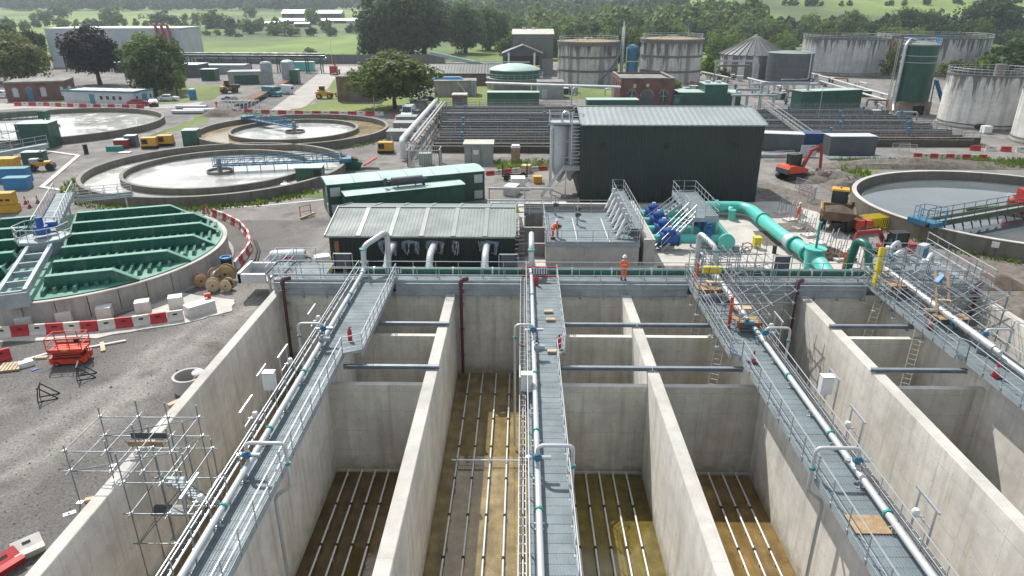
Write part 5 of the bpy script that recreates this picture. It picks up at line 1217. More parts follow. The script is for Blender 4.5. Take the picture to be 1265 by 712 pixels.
# digesters
def digester(c, r, h, label, seed):
    random.seed(seed)
    t = thing('digester', label, 'tank', (c[0], c[1], 0), group='tall blackened concrete digesters')
    mk('shell', B().lathe(0, 0, [(r, 0), (r, h)], 64), 'blackened_concrete', t, smooth=True)
    for z, hh, o in ((h*.30, .55, .14), (h*.62, .55, .14), (h-.95, .75, .22)): mk('ring_beam', B().ringwall(0, 0, r-.05, r+o, z, z+hh, 64), 'dark_band', t, smooth=True)
    mk('coping', B().ringwall(0, 0, r-.5, r+.30, h-.2, h+.12, 64), 'old_concrete', t)
    mk('roof', B().lathe(0, 0, [(r-.3, h-.02), (r*.5, h+.42), (.001, h+.62)], 48), 'gravel_roof', t, smooth=True)
    for k in range(7): a = random.uniform(0, 6.28); q = random.uniform(.15, .85)*r; mk('roof_vent', B().cyl(q*math.cos(a), q*math.sin(a), h+.1, h+random.uniform(.9, 1.5), .12, 8), 'old_concrete', t)
    hr_ = [(r*.97*math.cos(a*2*PI/32), r*.97*math.sin(a*2*PI/32), h+.1) for a in range(33)]
    handrail(t, hr_, kick=0, step=3.5, world=False, r=.04)
    mk('hatch', B().box(0, 0, h+.75, 2.2, 1.6, .4), 'pale_concrete', t)
    return t
d1 = digester((17.9, 198.6), 8.2, 10.8, 'left blackened concrete digester with a diagonal stair down its side', 1); d2 = digester((39.8, 195.0), 8.1, 11.6, 'right blackened concrete digester with a gravel roof and aerial', 2)
st = B()
for k in range(26):
    a = R(-75+k*2.6); st.bar((8.75*math.cos(a), 8.75*math.sin(a), .6+k*.36), (8.75*math.cos(a+R(2.6)), 8.75*math.sin(a+R(2.6)), .96+k*.36), .6, .14)
mk('stair', st, 'scaffold_tube', d1)
rails_ = B().tube([(9.0*math.cos(R(-75+k*2.6)), 9.0*math.sin(R(-75+k*2.6)), 1.7+k*.36) for k in range(27)], .05, 6); mk('stair_rail', rails_, 'galvanised', d1)
an = thing('aerial', 'blue grey aerial mast on the right digester roof', 'mast', (43.5, 193.5, 12.2)); mk('mast', B().cyl(0, 0, 0, 3.2, .06, 6), 'galvanised', an)
for k in range(4): mk('antenna', B().box(.35*math.cos(k*1.57), .35*math.sin(k*1.57), 2.5, .2, .2, 1.1), 'bridge_blue', an)
ch = thing('flue', 'slim steel flue standing between the two digesters', 'chimney', (26.9, 196, 0)); mk('stack', B().cyl(0, 0, 0, 14.5, .42, 14).cyl(0, 0, 14.5, 15.8, .16, 10), 'stainless', ch, smooth=True); mk('ladder', B().bar((-.5, -.4, 1), (-.5, -.4, 13), .06).bar((-.2, -.5, 1), (-.2, -.5, 13), .06), 'galvanised', ch)
gh = thing('gas_vessel', 'pair of stacked teal gas vessels in a white frame between the digesters', 'vessel', (29.3, 194, 0))
mk('vessel', B().lathe(0, 0, [(1.5, .5), (1.7, 1), (1.7, 5.5), (1.5, 6)], 20), 'bridge_blue', gh, smooth=True); mk('vessel', B().lathe(0, 0, [(1.5, 6.1), (1.7, 6.5), (1.7, 9.3), (1.1, 10), (.001, 10.3)], 20), 'bridge_blue', gh, smooth=True)
mk('frame', B().bx(-1.9, -1.9, 0, -1.7, -1.7, 9.6).bx(1.7, -1.9, 0, 1.9, -1.7, 9.6).bx(-1.9, -1.9, 5.9, 1.9, -1.75, 6.15), 'pale_top', gh)
# domed tank
dt = thing('domed_tank', 'low round tank with a pale green domed cover left of the digesters', 'tank', (-2.0, 185, 0))
mk('base_wall', B().lathe(0, 0, [(7.2, 0), (7.2, 2.5)], 48), 'old_concrete', dt, smooth=True); mk('walk_ring', B().ringwall(0, 0, 6.4, 7.4, 2.5, 2.62, 48), 'galvanised_plate', dt)
mk('green_band', B().lathe(0, 0, [(6.5, 2.6), (6.5, 4.6)], 48), 'site_green', dt, smooth=True); mk('dome', B().lathe(0, 0, [(6.6, 4.6), (6.3, 4.9), (4.5, 5.55), (2.2, 5.95), (.001, 6.05)], 48), 'roof_green', dt, smooth=True)
handrail(dt, [(7.3*math.cos(a*2*PI/28), 7.3*math.sin(a*2*PI/28), 2.62) for a in range(29)], kick=0, step=3, world=False, r=.04)
# olive shed and arched shed
ol = thing('olive_shed', 'tall olive clad shed with a cream roof behind the domed tank', 'building', (-2.5, 222, 0))
x0, y0 = -3.0, 222.0
mk('wall', B().ribbed((x0, y0, 4.6), (x0+12.3, y0, 4.6), (x0, y0, 11.7), (x0+12.3, y0, 11.7), .8, .06).bx(x0+.02, y0+.05, 0, x0+12.28, y0+18, 11.65), 'olive_cladding', ol, **W_)
mk('lower_wall', B().bx(x0-.06, y0-.12, 0, x0+12.36, y0-.02, 4.6).bx(x0-.08, y0-.10, 0, x0-.02, y0+18, 4.6), 'kiosk_grey', ol, **W_)
mk('roof', B().extr([(y0-.3, 11.68), (y0+9, 12.9), (y0+18.3, 11.68)], x0-.3, x0+12.6, 'x'), 'roof_cream', ol, **W_)
for dx in (3.4, 6.3): mk('roof_vent', B().box(x0+dx, y0+9, 13.1, 1.2, .8, .6), 'pale_top', ol, **W_)
mk('side_door', B().bx(x0-.12, y0+8, 6, x0-.085, y0+10, 10), 'dark_cladding', ol, **W_)
ar = thing('open_shed', 'dark gable fronted open shed in front of the olive shed', 'building', (0, 214, 0))
mk('front_wall', B().extr([(-5.8, 0), (5.6, 0), (5.6, 6.8), (3.2, 7.9), (0, 8.9), (-3.2, 7.9), (-5.8, 6.8)], 212.6, 212.8), 'dark_grey_panel', ar, **W_)
mk('opening', B().bx(-5.0, 212.5, 0, 4.8, 212.56, 6.0), 'black_steel', ar, **W_)
b = B()
for (xa, za), (xb, zb) in (((-6.2, 6.7), (0, 9.1)), ((0, 9.1), (6.0, 6.7))): b.face([(xa, 212, za), (xb, 212, zb), (xb, 221.5, zb), (xa, 221.5, za)]).face([(xa, 212, za-.15), (xa, 221.5, za-.15), (xb, 221.5, zb-.15), (xb, 212, zb-.15)]).face([(xa, 212, za-.15), (xb, 212, zb-.15), (xb, 212, zb), (xa, 212, za)])
mk('roof', b, 'olive_cladding', ar, **W_)
for x in (-4, 3.4): mk('chimney_pipe', B().cyl(x, 205+3, 3, 7.2, .25, 8), 'cabinet_white', ar, **W_)
t = thing('yellow_hoist', 'small yellow hoist frame beside the domed tank', 'hoist', (*P(662, 99), 0)); mk('box', B().box(0, 0, 2.8, 2.2, 1.2, 2.2), 'plant_yellow', t); mk('legs', B().bx(-1, -.5, 0, -.8, .5, 1.8).bx(.8, -.5, 0, 1, .5, 1.8), 'plant_yellow', t)
# brick pump house
ph = thing('brick_pump_house', 'red brick pump house with arched windows and a parapet behind the black shed', 'building', (26, 150, 0))
fx0, fx1, fy, bh = 20.6, 31.8, 149.5, 5.7
mk('wall', B().bx(fx0, fy, 0, fx1, fy+15, bh-.5), 'brick', ph, **W_)
mk('parapet', B().bx(fx0, fy, bh-.498, fx1, fy+.4, bh).bx(fx0, fy+14.6, bh-.498, fx1, fy+15, bh).bx(fx0, fy+.4, bh-.498, fx0+.4, fy+14.6, bh).bx(fx1-.4, fy+.4, bh-.498, fx1, fy+14.6, bh), 'brick', ph, **W_)
mk('coping', B().bx(fx0-.1, fy-.1, bh+.003, fx1+.1, fy+.5, bh+.15).bx(fx0-.1, fy+.503, bh+.003, fx0+.5, fy+15.1, bh+.15).bx(fx1-.5, fy+.503, bh+.003, fx1+.1, fy+15.1, bh+.15), 'flat_roof', ph, **W_)
mk('flat_roof', B().bx(fx0+.4, fy+.4, bh-.49, fx1-.4, fy+14.6, bh-.38), 'flat_roof', ph, **W_)
def arch(par, cx, y, z0, w, h, frame='brick_buff', fill='glass_dark', door=False, world=True):
    pts = [(cx-w/2, z0), (cx+w/2, z0)]+[(cx+w/2*math.cos(a), z0+h-w/2+w/2*math.sin(a)) for a in [PI*k/8 for k in range(9)]]
    out_ = [(cx+(w/2+.22)*math.cos(a), z0+h-w/2+(w/2+.22)*math.sin(a)) for a in [PI*k/8 for k in range(9)]]; inn = [(cx+w/2*math.cos(a), z0+h-w/2+w/2*math.sin(a)) for a in [PI*k/8 for k in range(9)]]
    b = B().extr(out_+inn[::-1], y-.06, y-.003); o = mk('arch_surround', b, frame, par, world=world); bpy_fix(o)
    f = mk('door' if door else 'window', B().extr(pts, y-.035, y-.004), fill, par, world=world); bpy_fix(f)
    if not door:
        g = B().bx(cx-.04, y-.055, z0, cx+.04, y-.038, z0+h-.1).bx(cx-w/2, y-.056, z0+h*.5, cx+w/2, y-.039, z0+h*.5+.07); mk('glazing_bar', g, 'pale_top', f, world=False)
arch(ph, 26.2, fy, 0, 2.6, 3.4, fill='container_grey', door=True); arch(ph, 23.0, fy, 1.0, 1.5, 2.3); arch(ph, 29.6, fy, 1.0, 1.5, 2.3)
mk('roundel', B().tube([(26.2, fy-.08, 4.4), (26.2, fy-.004, 4.4)], .38, 14), 'pale_concrete', ph, **W_); mk('plaque', B().bx(23.2, fy-.05, 3.8, 23.8, fy-.004, 4.6), 'pale_concrete', ph, **W_)
for k in range(5): mk('pilaster', B().bx(fx0-.14, fy+.6+k*3.1, 0, fx0-.003, fy+1.3+k*3.1, 4.9), 'brick', ph, **W_)
# green plant rooms and containers
gr = thing('green_plant_room', 'stepped dark green plant room right of the brick pump house', 'building', (39, 150, 0))
for (xa, xb, hh) in ((33.0, 38.4, 2.75), (38.45, 43.2, 4.4), (43.25, 46.2, 2.7)):
    mk('module', B().bx(xa, 150.4, 0, xb, 156, hh), 'site_green', gr, **W_); mk('module_roof', B().bx(xa-.1, 150.3, hh+.003, xb+.1, 156.1, hh+.12), 'roof_green', gr, **W_)
mk('intake_cowl', B().bx(31.6, 149.0, .3, 33.6, 150.0, 2.4), 'site_green', gr, **W_); mk('louvre', B().bx(31.9, 148.95, .7, 33.0, 148.99, 1.9), 'lid_green', gr, **W_)
for x in (39.5, 41.8): mk('fan', B().cyl(x, 153, 4.53, 5.0, .6, 12), 'pale_top', gr, **W_); mk('round_grille', B().tube([(x+.3, 150.35, 3.6), (x+.3, 150.39, 3.6)], .35, 12), 'dark_green', gr, **W_)
mk('vent', B().cyl(41, 154, 4.5, 7.2, .15, 8), 'brick_buff', gr, **W_)
def green_cont(A, Bp, depth, h, label, nm='green_kiosk'):
    A = Vector(A); Bv = Vector(Bp); t = thing(nm, label, 'kiosk', (A.x, A.y, 0), math.atan2(Bv.y-A.y, Bv.x-A.x), 'flat roofed green kiosks'); L = (Bv-A).length
    mk('body', B().bx(0, 0, .1, L, depth, h), 'site_green', t); mk('roof', B().bx(-.08, -.08, h+.003, L+.08, depth+.08, h+.1), 'roof_green', t); mk('plinth', B().bx(.05, .05, 0, L-.05, depth-.05, .1), 'grey_concrete', t)
    mk('door', B().bx(L*.2, -.04, .15, L*.2+1.0, -.004, h-.2), 'dark_green', t); mk('downpipe', B().bx(L*.6, -.09, .1, L*.6+.1, -.01, h-.1), 'dark_green', t); return t
green_cont(P(602, 131), P(666, 131), 3.0, 2.7, 'long green kiosk on the grass beyond the filter beds'); green_cont(P(725, 140), P(788, 140), 3.2, 2.5, 'green kiosk showing just above the black shed roof'); green_cont(P(988, 137), P(1062, 134), 3.4, 3.7, 'large green kiosk behind the right hand beds')
wh = thing('white_hut', 'small pale block hut between the green kiosk and the left digester', 'building'); L = simple_box(wh, P(664, 122), P(696, 122), 5.5, 3.5, 'kiosk_grey', 'flat_roof', .2); mk('door', B().bx(1, -.05, 0, 2.2, -.004, 2.1), 'cabin_grey', wh)
# teepee and neighbours
def cone_tank(c, r, h, ha, label):
    t = thing('cone_roof_tank', label, 'tank', (c[0], c[1], 0)); n = 30
    seg = 2*PI/n
    for k in range(n):
        m = 'stained_white' if k % 2 else 'dark_band'
        mk('wall_panel', B().lathe(0, 0, [(r, 0), (r, h)], 2, k*seg, (k+1)*seg), m, t)
        b = B().face([(r*1.04*math.cos(k*seg), r*1.04*math.sin(k*seg), h), (r*1.04*math.cos((k+1)*seg), r*1.04*math.sin((k+1)*seg), h), (.3*math.cos((k+1)*seg), .3*math.sin((k+1)*seg), ha), (.3*math.cos(k*seg), .3*math.sin(k*seg), ha)]); mk('roof_panel', b, 'container_grey', t)
        mk('roof_rib', B().bar((r*1.05*math.cos(k*seg), r*1.05*math.sin(k*seg), h+.1), (.3*math.cos(k*seg), .3*math.sin(k*seg), ha+.1), .16), 'old_concrete', t)
    mk('finial', B().cyl(0, 0, ha-.2, ha+.5, .4, 10), 'pale_concrete', t)
cone_tank((69.0, 217.5), 9.6, 6.4, 11.4, 'round tank with a striped conical roof like a tent beyond the pipes')
dk2 = thing('dark_tank', 'dark grey cylindrical tank with a pale pipe down its front', 'tank', (74.9, 203.5, 0))
mk('shell', B().lathe(0, 0, [(6.1, 0), (6.1, 7.6)], 40), 'container_grey', dk2, smooth=True)
for z in (1.6, 3.4, 5.2, 7.2): mk('hoop', B().ringwall(0, 0, 6.0, 6.18, z, z+.15, 40), 'dark_band', dk2)
mk('roof', B().lathe(0, 0, [(6.25, 7.6), (3, 8.0), (.001, 8.15)], 40), 'roof_grey_green', dk2, smooth=True); mk('pipe', B().tube(bend([(2.0, -2, 8.1), (3.6, -5.4, 8.0), (3.6, -5.6, 1.0), (-4, -6.4, 1.0)], .6), .16, 8), 'white_pipe', dk2, smooth=True)
handrail(dk2, [(6.1*math.cos(R(a)), 6.1*math.sin(R(a)), 7.6) for a in range(-60, 61, 12)], kick=0, step=2, world=False, r=.04)
# big white stained tanks
def big_tank(c, r, h, label, n=72, band=True, mat='stained_white'):
    t = thing('storage_tank', label, 'tank', (c[0], c[1], 0), group='stained white concrete storage tanks')
    mk('shell', B().lathe(0, 0, [(r, 0), (r, h)], n), mat, t, smooth=True); mk('inner', B().lathe(0, 0, [(r-.35, h), (r-.35, h-2.5)], n), 'dark_band', t, smooth=True)
    mk('rim', B().ringwall(0, 0, r-.4, r+.1, h+.003, h+.3, n), 'dark_band', t); mk('contents', B().disc(0, 0, h-1.2, r-.36, 48), 'dark_grey_panel', t)
    if band: mk('foot_band', B().ringwall(0, 0, r+.003, r+.12, .7, .9, n), 'dark_band', t); mk('footing', B().ringwall(0, 0, r-.2, r+.35, 0, .35, n), 'old_concrete', t)
    pts = [((r+.02)*math.cos(a*2*PI/40), (r+.02)*math.sin(a*2*PI/40), h+.3) for a in range(41)]; handrail(t, pts, kick=0, step=2.6, world=False, r=.04, h=.9); return t
big_tank((100.5, 228.5), 12.5, 10.2, 'left of the two widest white tanks along the trees', mat='aged_white'); big_tank((129.5, 232.5), 16.0, 10.4, 'right of the two widest white tanks, half hidden by shrubs', mat='aged_white')
bt = thing('stair_tower', 'rust stained stair tower in the gap between the two wide tanks', 'tower', (112.6, 220.5, 0)); mk('tower', B().bx(-1.0, -.8, 0, 1.0, .8, 10.4), 'brick_buff', bt); mk('side_pipe', B().cyl(-1.3, -.8, 0, 10, .2, 8), 'rust', bt)
r1 = big_tank((81.8, 126.5), 6.6, 8.7, 'stained white tank with a grey vent on top at the right edge'); big_tank((84.0, 109.3), 6.6, 8.0, 'front white tank cut off by the right edge of the picture')
mk('top_vent', B().cyl(2.4, 1.5, 8.0, 10.3, .9, 14).cyl(2.4, 1.5, 10.3, 11.2, .14, 8).cyl(2.4, 1.5, 11.2, 11.4, .45, 10), 'old_concrete', r1)
# green silo on a brick base
gs = thing('green_silo', 'tall dark green cylindrical silo on a brick base', 'silo', (76.4, 140.6, 0))
mk('shell', B().lathe(0, 0, [(3.15, 2.55), (3.15, 12.9)], 40), 'dark_green', gs, smooth=True); mk('roof', B().lathe(0, 0, [(3.25, 12.8), (3.25, 13.0), (2.2, 13.4), (.001, 13.6)], 40), 'roof_grey_green', gs, smooth=True)
for z in (9.7, 10.9, 12.6): mk('hoop', B().ringwall(0, 0, 3.1, 3.21, z, z+.1, 40), 'cabin_grey' if z < 12 else 'dark_green', gs)
mk('brick_base', B().bx(-2.9, -2.6, 0, 2.9, 2.6, 2.5), 'brick_buff', gs); mk('dark_arch', B().bx(-.6, -2.66, 0, 1.6, -2.604, 1.8), 'black_steel', gs)
handrail(gs, [(3.2*math.cos(a*2*PI/20), 3.2*math.sin(a*2*PI/20), 13.0) for a in range(21)], kick=0, step=1.4, world=False, r=.04)
mk('riser_pipe', B().tube(bend([(-4.2, -2.6, .8), (-3.6, -1.0, 2.0), (-3.5, -1.0, 12.9), (-2.2, 0, 14.0), (-.6, .5, 13.4)], .8), .3, 10), 'galvanised', gs, smooth=True)
mk('ladder_cage', B().bx(-3.9, .5, 2, -3.8, .6, 13.8).bx(-3.9, 1.1, 2, -3.8, 1.2, 13.8), 'galvanised', gs); mk('gantry', B().bx(-2.5, -1, 14.3, 5.2, -.9, 14.45).bx(-2.5, 1, 14.3, 5.2, 1.1, 14.45).bx(-2.4, -.9, 13.5, -2.3, 1, 14.3).bx(3.0, -.9, 13, 3.1, 1, 14.3), 'bridge_blue', gs)
mk('side_stair', B().bar((3.4, -1, 6.5), (6.2, -2, .2), .1, .4).bar((3.4, -1.8, 6.5), (6.2, -2.8, .2), .1, .4).bar((3.4, -1, 6.5), (3.6, -1, 0), .15), 'bridge_blue', gs)
# west side buildings
bh_ = thing('brick_house', 'low flat roofed brick building with arched windows at the far left', 'building'); L = simple_box(bh_, P(10, 126), P(84, 123.5), 8, 3.9, 'brick', 'flat_roof', .3, .1)
for i, cx in enumerate((1.9, 4.6, 7.3, 11.0, 12.6, 14.4)): arch(bh_, cx, 0, .9 if i != 1 else 0, 1.1 if i < 3 else .6, 2.0 if i != 1 else 2.9, frame='brick_buff', fill='cabin_grey' if i != 1 else 'bridge_blue', door=i == 1, world=False)
cb = thing('site_office', 'pale single storey office cabin with turquoise eaves and door', 'building'); L = simple_box(cb, P(81, 128.5), P(167, 131), 6.2, 2.65, 'cabin_grey', 'pale_top', .12, .1)
mk('fascia', B().bx(-.2, -.2, 2.6, L+.2, -.12, 3.0).bx(L+.12, -.12, 2.6, L+.2, 6.4, 3.0).bx(-.2, -.12, 2.6, -.12, 6.4, 3.0), 'turquoise_trim', cb)
mk('door', B().bx(L*.37, -.05, .1, L*.37+1.25, -.004, 2.2), 'turquoise_trim', cb); mk('side_door', B().bx(L+.004, 2.6, .1, L+.05, 4.2, 2.2), 'bright_blue', cb)
for x in (.52, .61, .70, .79):
    w = mk('window', B().bx(L*x, -.04, 1.1, L*x+.7, -.003, 1.9), 'glass_dark', cb); mk('frame', B().bx(L*x-.06, -.05, 1.04, L*x+.76, -.041, 1.1).bx(L*x-.06, -.05, 1.9, L*x+.76, -.041, 1.96), 'cabinet_white', w)
for y in (.8, 5.1): mk('window', B().bx(L+.003, y, 1.1, L+.04, y+.5, 1.9), 'glass_dark', cb)
for k in range(1, 8): mk('roof_seam', B().bx(L*k/8-.04, -.08, 2.771, L*k/8+.04, 6.28, 2.81), 'turquoise_trim' if k % 4 == 0 else 'cabin_grey', cb)
ww = thing('white_warehouse', 'big pale panelled warehouse behind the trees at the left', 'building', (-162, 247, 0)); A_, B_ = P(66, 83.5), P(228, 82.5)
wb = Vector(B_)-Vector(A_); wl = wb.length; ww.location = (*A_, 0); ww.rotation_euler = (0, 0, math.atan2(wb.y, wb.x))
for k in range(11):
    mk('wall_panel', B().bx(wl*k/11+.06, -.06, 0, wl*(k+1)/11-.06, .0, 12.2), 'pale_cladding', ww)
mk('wall_core', B().bx(0, .003, 0, wl, 22, 12.1), 'pale_cladding', ww); mk('roof_edge', B().bx(-.2, -.2, 12.203, wl+.2, 22.2, 12.6), 'pale_top', ww)
for k in range(3): mk('red_duct', B().tube(bend([(wl-8+k*2, 2, 12.6), (wl-8+k*2, .3, 14.0), (wl-7+k*2, -.8, 13.0), (wl-6.2+k*2, -.8, 5)], 1.2), .45, 8), 'car_red', ww, smooth=True)
for (pa, pb, dep, hh, m, rf, nm, lab) in ((P(283, 105), P(333, 104), 6, 3.1, 'kiosk_grey', 'roof_pale', 'store_building', 'low pale roofed store with green doors left of the two silos'), (P(417.5, 126), P(462, 126), 9, 5.2, 'brick_brown', 'flat_roof', 'brick_block', 'tall brown brick block partly behind the big oak'), (P(537, 119.5), P(589, 119), 6, 3.3, 'grey_concrete', 'flat_roof', 'tank_block', 'grey concrete block with a blue sheet on top'), (P(559, 134.5), P(576.5, 134.5), 3.2, 2.6, 'brick_brown', 'pale_concrete', 'brick_hut', 'tiny brick hut with a green door on the grass'), (P(585, 99), P(630, 99), 5, 2.6, 'old_concrete', 'flat_roof', 'low_building', 'low grey building left of the domed tank')):
    t = thing(nm, lab, 'building'); L = simple_box(t, pa, pb, dep, hh, m, rf, .25)
    if nm == 'store_building': mk('door', B().bx(L*.15, -.05, 0, L*.75, -.004, 2.4), 'dark_green', t)
    if nm == 'brick_hut': mk('door', B().bx(L*.42, -.05, 0, L*.7, -.004, 2.1), 'site_green', t)
    if nm == 'brick_block': mk('doorway', B().bx(L*.38, -.06, .3, L*.98, -.004, 4.4), 'dark_band', t); mk('roof_hatch', B().bx(2, 2, 5.46, 5, 5, 6.2), 'black_steel', t)
    if nm == 'tank_block': mk('steps', B().bar((L*.55, -.6, 3.3), (L*.8, -.6, .1), .1, .3), 'galvanised', t); mk('pipe_column', B().cyl(L*.9, -.4, 0, 3.6, .25, 8).cyl(L*.96, -.4, 0, 3.6, .25, 8), 'galvanised_plate', t)
x, y = P(550, 119); tag(mk('tarpaulin', B().box(0, 0, 0, 7.5, 3.0, .5, .05, taper=.75), 'blue_tarp', loc=(-17.8, 170.5, 3.82)), 'bright blue tarpaulin spread on the grey block right of the oak', 'tarpaulin')
pr = thing('pitched_shed', 'long shed with a low dark pitched roof behind the blue tarpaulin', 'building', (-16, 192, 0)); gable(pr, -29, -6, 190, 200, 3.2, 195, 5.2, 'brick_brown', 'dark_cladding', pitch=.8, overhang=.3, lightmat='dark_cladding')
cvr = thing('conveyor', 'sloping pale green conveyor above the sheds', 'conveyor', (-14, 205, 0)); mk('trough', B().bar((-26, 204, 7.4), (-8, 204, 3.6), 1.2, .9), 'roof_green', cvr, **W_); mk('leg', B().bx(-22, 203.6, 0, -21.7, 204, 6).bx(-13, 203.6, 0, -12.7, 204, 4.2), 'galvanised', cvr, **W_)
mk('pipe_bridge', B().bar((-20, 203, 5.2), (2, 203, 5.0), .25), 'galvanised', cvr, **W_)
for i, (px, lab) in enumerate(((328, 'left of the two pale upright silos'), (355, 'right of the two pale upright silos'))):
    x, y = P(px, 104); t = thing('upright_silo', lab+' by the access road', 'silo', (x, y+2, 0), group='pale upright silos'); mk('shell', B().lathe(0, 0, [(1.55+.2*i, 0), (1.55+.2*i, 5.2+.4*i), (1.2, 5.6+.4*i), (.001, 5.8+.4*i)], 24), 'galvanised_plate', t, smooth=True); mk('ladder', B().bx(-.2, -1.9, 0, -.15, -1.85, 6).bx(.15, -1.9, 0, .2, -1.85, 6), 'galvanised', t)
# long pipe gallery along the back fence
pg = thing('pipe_gallery', 'long dark raised pipe gallery along the back of the left hand yard', 'pipework', (-100, 225, 0))
for i, (z, m) in enumerate(((5.6, 'container_grey'), (4.9, 'dark_green'), (4.3, 'galvanised'))): mk('pipe', B().tube([(-150, 232+i*.8, z), (-62, 226+i*.8, z)], .35, 8), m, pg, world=True, smooth=True)
for k in range(19):
    x = -148+k*4.7; y = 232-(x+150)*6/88; mk('trestle', B().bx(x-.15, y-.6, 0, x+.15, y-.3, 5.2).bx(x-.15, y+1.7, 0, x+.15, y+2, 5.2).bx(x-.15, y-.6, 3.9, x+.15, y+2, 4.1), 'dark_green', pg, **W_)
for (px, py, w, d, h, m, nm, lab) in ((200, 96, 22, 8, 3.5, 'container_grey', 'filter_block', 'row of grey process blocks behind the leftmost trees'), (250, 92, 26, 6, 2.6, 'galvanised_plate', 'process_block', 'pale process plant behind the blue portable toilet'), (258, 100, 4, 3, 3, 'site_green', 'green_box', 'small green box before the pale process plant'), (372, 88, 8, 2.6, 2.7, 'teal_pipe', 'teal_container', 'pale turquoise container at the end of the access road'), (364, 104, 2.2, 2.2, 3.6, 'site_green', 'green_cabinet', 'narrow green cabinet right of the two upright silos'), (156, 90, 7, 3, 3, 'site_green', 'green_container', 'green container between the two dark trees')):
    x, y = P(px, py); t = thing(nm, lab, nm.split('_')[-1], (x, y, 0)); mk('body', B().bx(-w/2, 0, 0, w/2, d, h), m, t); mk('top', B().bx(-w/2-.1, -.1, h+.003, w/2+.1, d+.1, h+.15), 'pale_top', t)
    for k in range(int(w/2.5)): mk('panel', B().bx(-w/2+.3+k*2.4, -.05, .3, -w/2+2.3+k*2.4, -.004, h-.3), m, t)
# perimeter wall at the back of the site
pw = thing('perimeter_wall', 'long dark boundary wall along the foot of the fields', 'wall', (-60, 275, 0)); n = 46
for k in range(n):
    x0_, x1_ = -150+k*2.65*1, -150+(k+1)*2.65-.08; mk('wall_panel', B().bx(x0_, 262, 0, x1_, 262.25, 3.2), 'dark_band', pw, **W_)
for k in range(24): mk('post', B().bx(-150+k*5.3-.12, 261.9, 0, -150+k*5.3+.12, 262.35, 3.5), 'old_concrete', pw, **W_)
# -- filter beds (long dark channels with rails)
def beds(x0a, x1a, x0b, x1b, ya, yb, n, label, skip=None):
    """lanes running across, each a pair of kerbs with a dark water strip and handrail; front edge x0a..x1a at ya, back x0b..x1b at yb"""
    t = thing('aeration_beds', label, 'basin', ((x0a+x1a)/2, (ya+yb)/2, 0), group='long open aeration beds')
    mk('basin_floor', B().prism([(x0a-1, ya-1), (x1a+1, ya-1), (x1b+1, yb+1), (x0b-1, yb+1)], -.04, .03), 'soil', t, **W_)
    for i in range(n+1):
        f = i/n; y = ya+(yb-ya)*f; xa = x0a+(x0b-x0a)*f+random.uniform(-.6, .6); xb = x1a+(x1b-x1a)*f+random.uniform(-2.2, .4); dz = random.uniform(-.2, .12)
        mk('channel_wall', B().bx(xa, y-.2, 0, xb, y+.2, .95+dz), 'bed_concrete', t, **W_)
        mk('wall_top', B().bx(xa, y-.22, .953+dz, xb, y+.22, 1.0+dz), 'old_concrete' if i % 4 == 1 else 'bed_concrete', t, **W_)
        if i < n:
            dy = (yb-ya)/n; mk('channel_water', B().bx(xa+.2, y+.3, .25, xb-.2, y+dy*.52, .32), 'pond_water', t, **W_); mk('mid_wall', B().bx(xa, y+dy*.54, 0, xb, y+dy*.54+.2, .7), 'bed_concrete', t, **W_)
            mk('walk_strip', B().bx(xa, y+dy*.54+.2, .3, xb, y+dy-.28, .38), 'bed_concrete', t, **W_)
        if i % 3 == 0: mk('pipe_run', B().tube([(xa+1, y+.6, 1.15), (xb-random.uniform(1, 9), y+.6, 1.15)], .09, 6), random.choice(['rust', 'galvanised_plate', 'old_concrete']), t, **W_)
        handrail(t, [(xa, y+.2, 1.04), (xb, y+.2, 1.04)], kick=0, step=2.4, r=.035, mat='scaffold_tube')
    return t
beds(-12.6, 8.6, -16.4, 11.0, 100.5, 143.5, 17, 'long dark aeration beds behind the silo, crossed by rails')
beds(30.5, 70.5, 46.0, 71.5, 106.0, 139.0, 16, 'dark aeration beds right of the black shed')
def weir_posts(t_label, pts, grp):
    for i, (x, y) in enumerate(sorted(pts)):
        t = thing('penstock', ORD[i+1]+' from the left, '+t_label, 'valve', (x, y, 1.0), group=grp); mk('pillar', B().bx(-.12, -.12, 0, .12, .12, 1.1), 'bridge_blue', t); mk('wheel', B().cyl(0, 0, 1.1, 1.35, .26, 8), 'bright_blue', t)
weir_posts('blue penstock pillar on the left hand aeration beds', [(-9, 104), (-9.4, 111.3), (-10, 118.4), (4.5, 104), (4.3, 111.2), (4, 125.6), (-10.8, 132.8)], 'blue penstocks on the left beds')
weir_posts('blue penstock pillar on the right hand aeration beds', [(48, 109), (52, 115), (55, 121), (60, 109), (63, 115), (66, 121), (57, 127), (64, 133), (50, 133), (68, 127)], 'blue penstocks on the right beds')
def bed_bridge(p, q, label):
    t = thing('footbridge', label, 'walkway', (*p, 1)); p = Vector((*p, 1.3)); q = Vector((*q, 1.3)); mk('deck', B().bar(p, q, 1.1, .1), 'old_concrete', t, **W_)
    d = (q-p).normalized(); s = Vector((d.y, -d.x, 0))*.55
    for k in (-1, 1): handrail(t, [tuple(p+s*k), tuple(q+s*k)], kick=0, step=2.2, r=.04)
bed_bridge((48.5, 143), (43, 104), 'long railed footbridge along the left edge of the right hand beds')
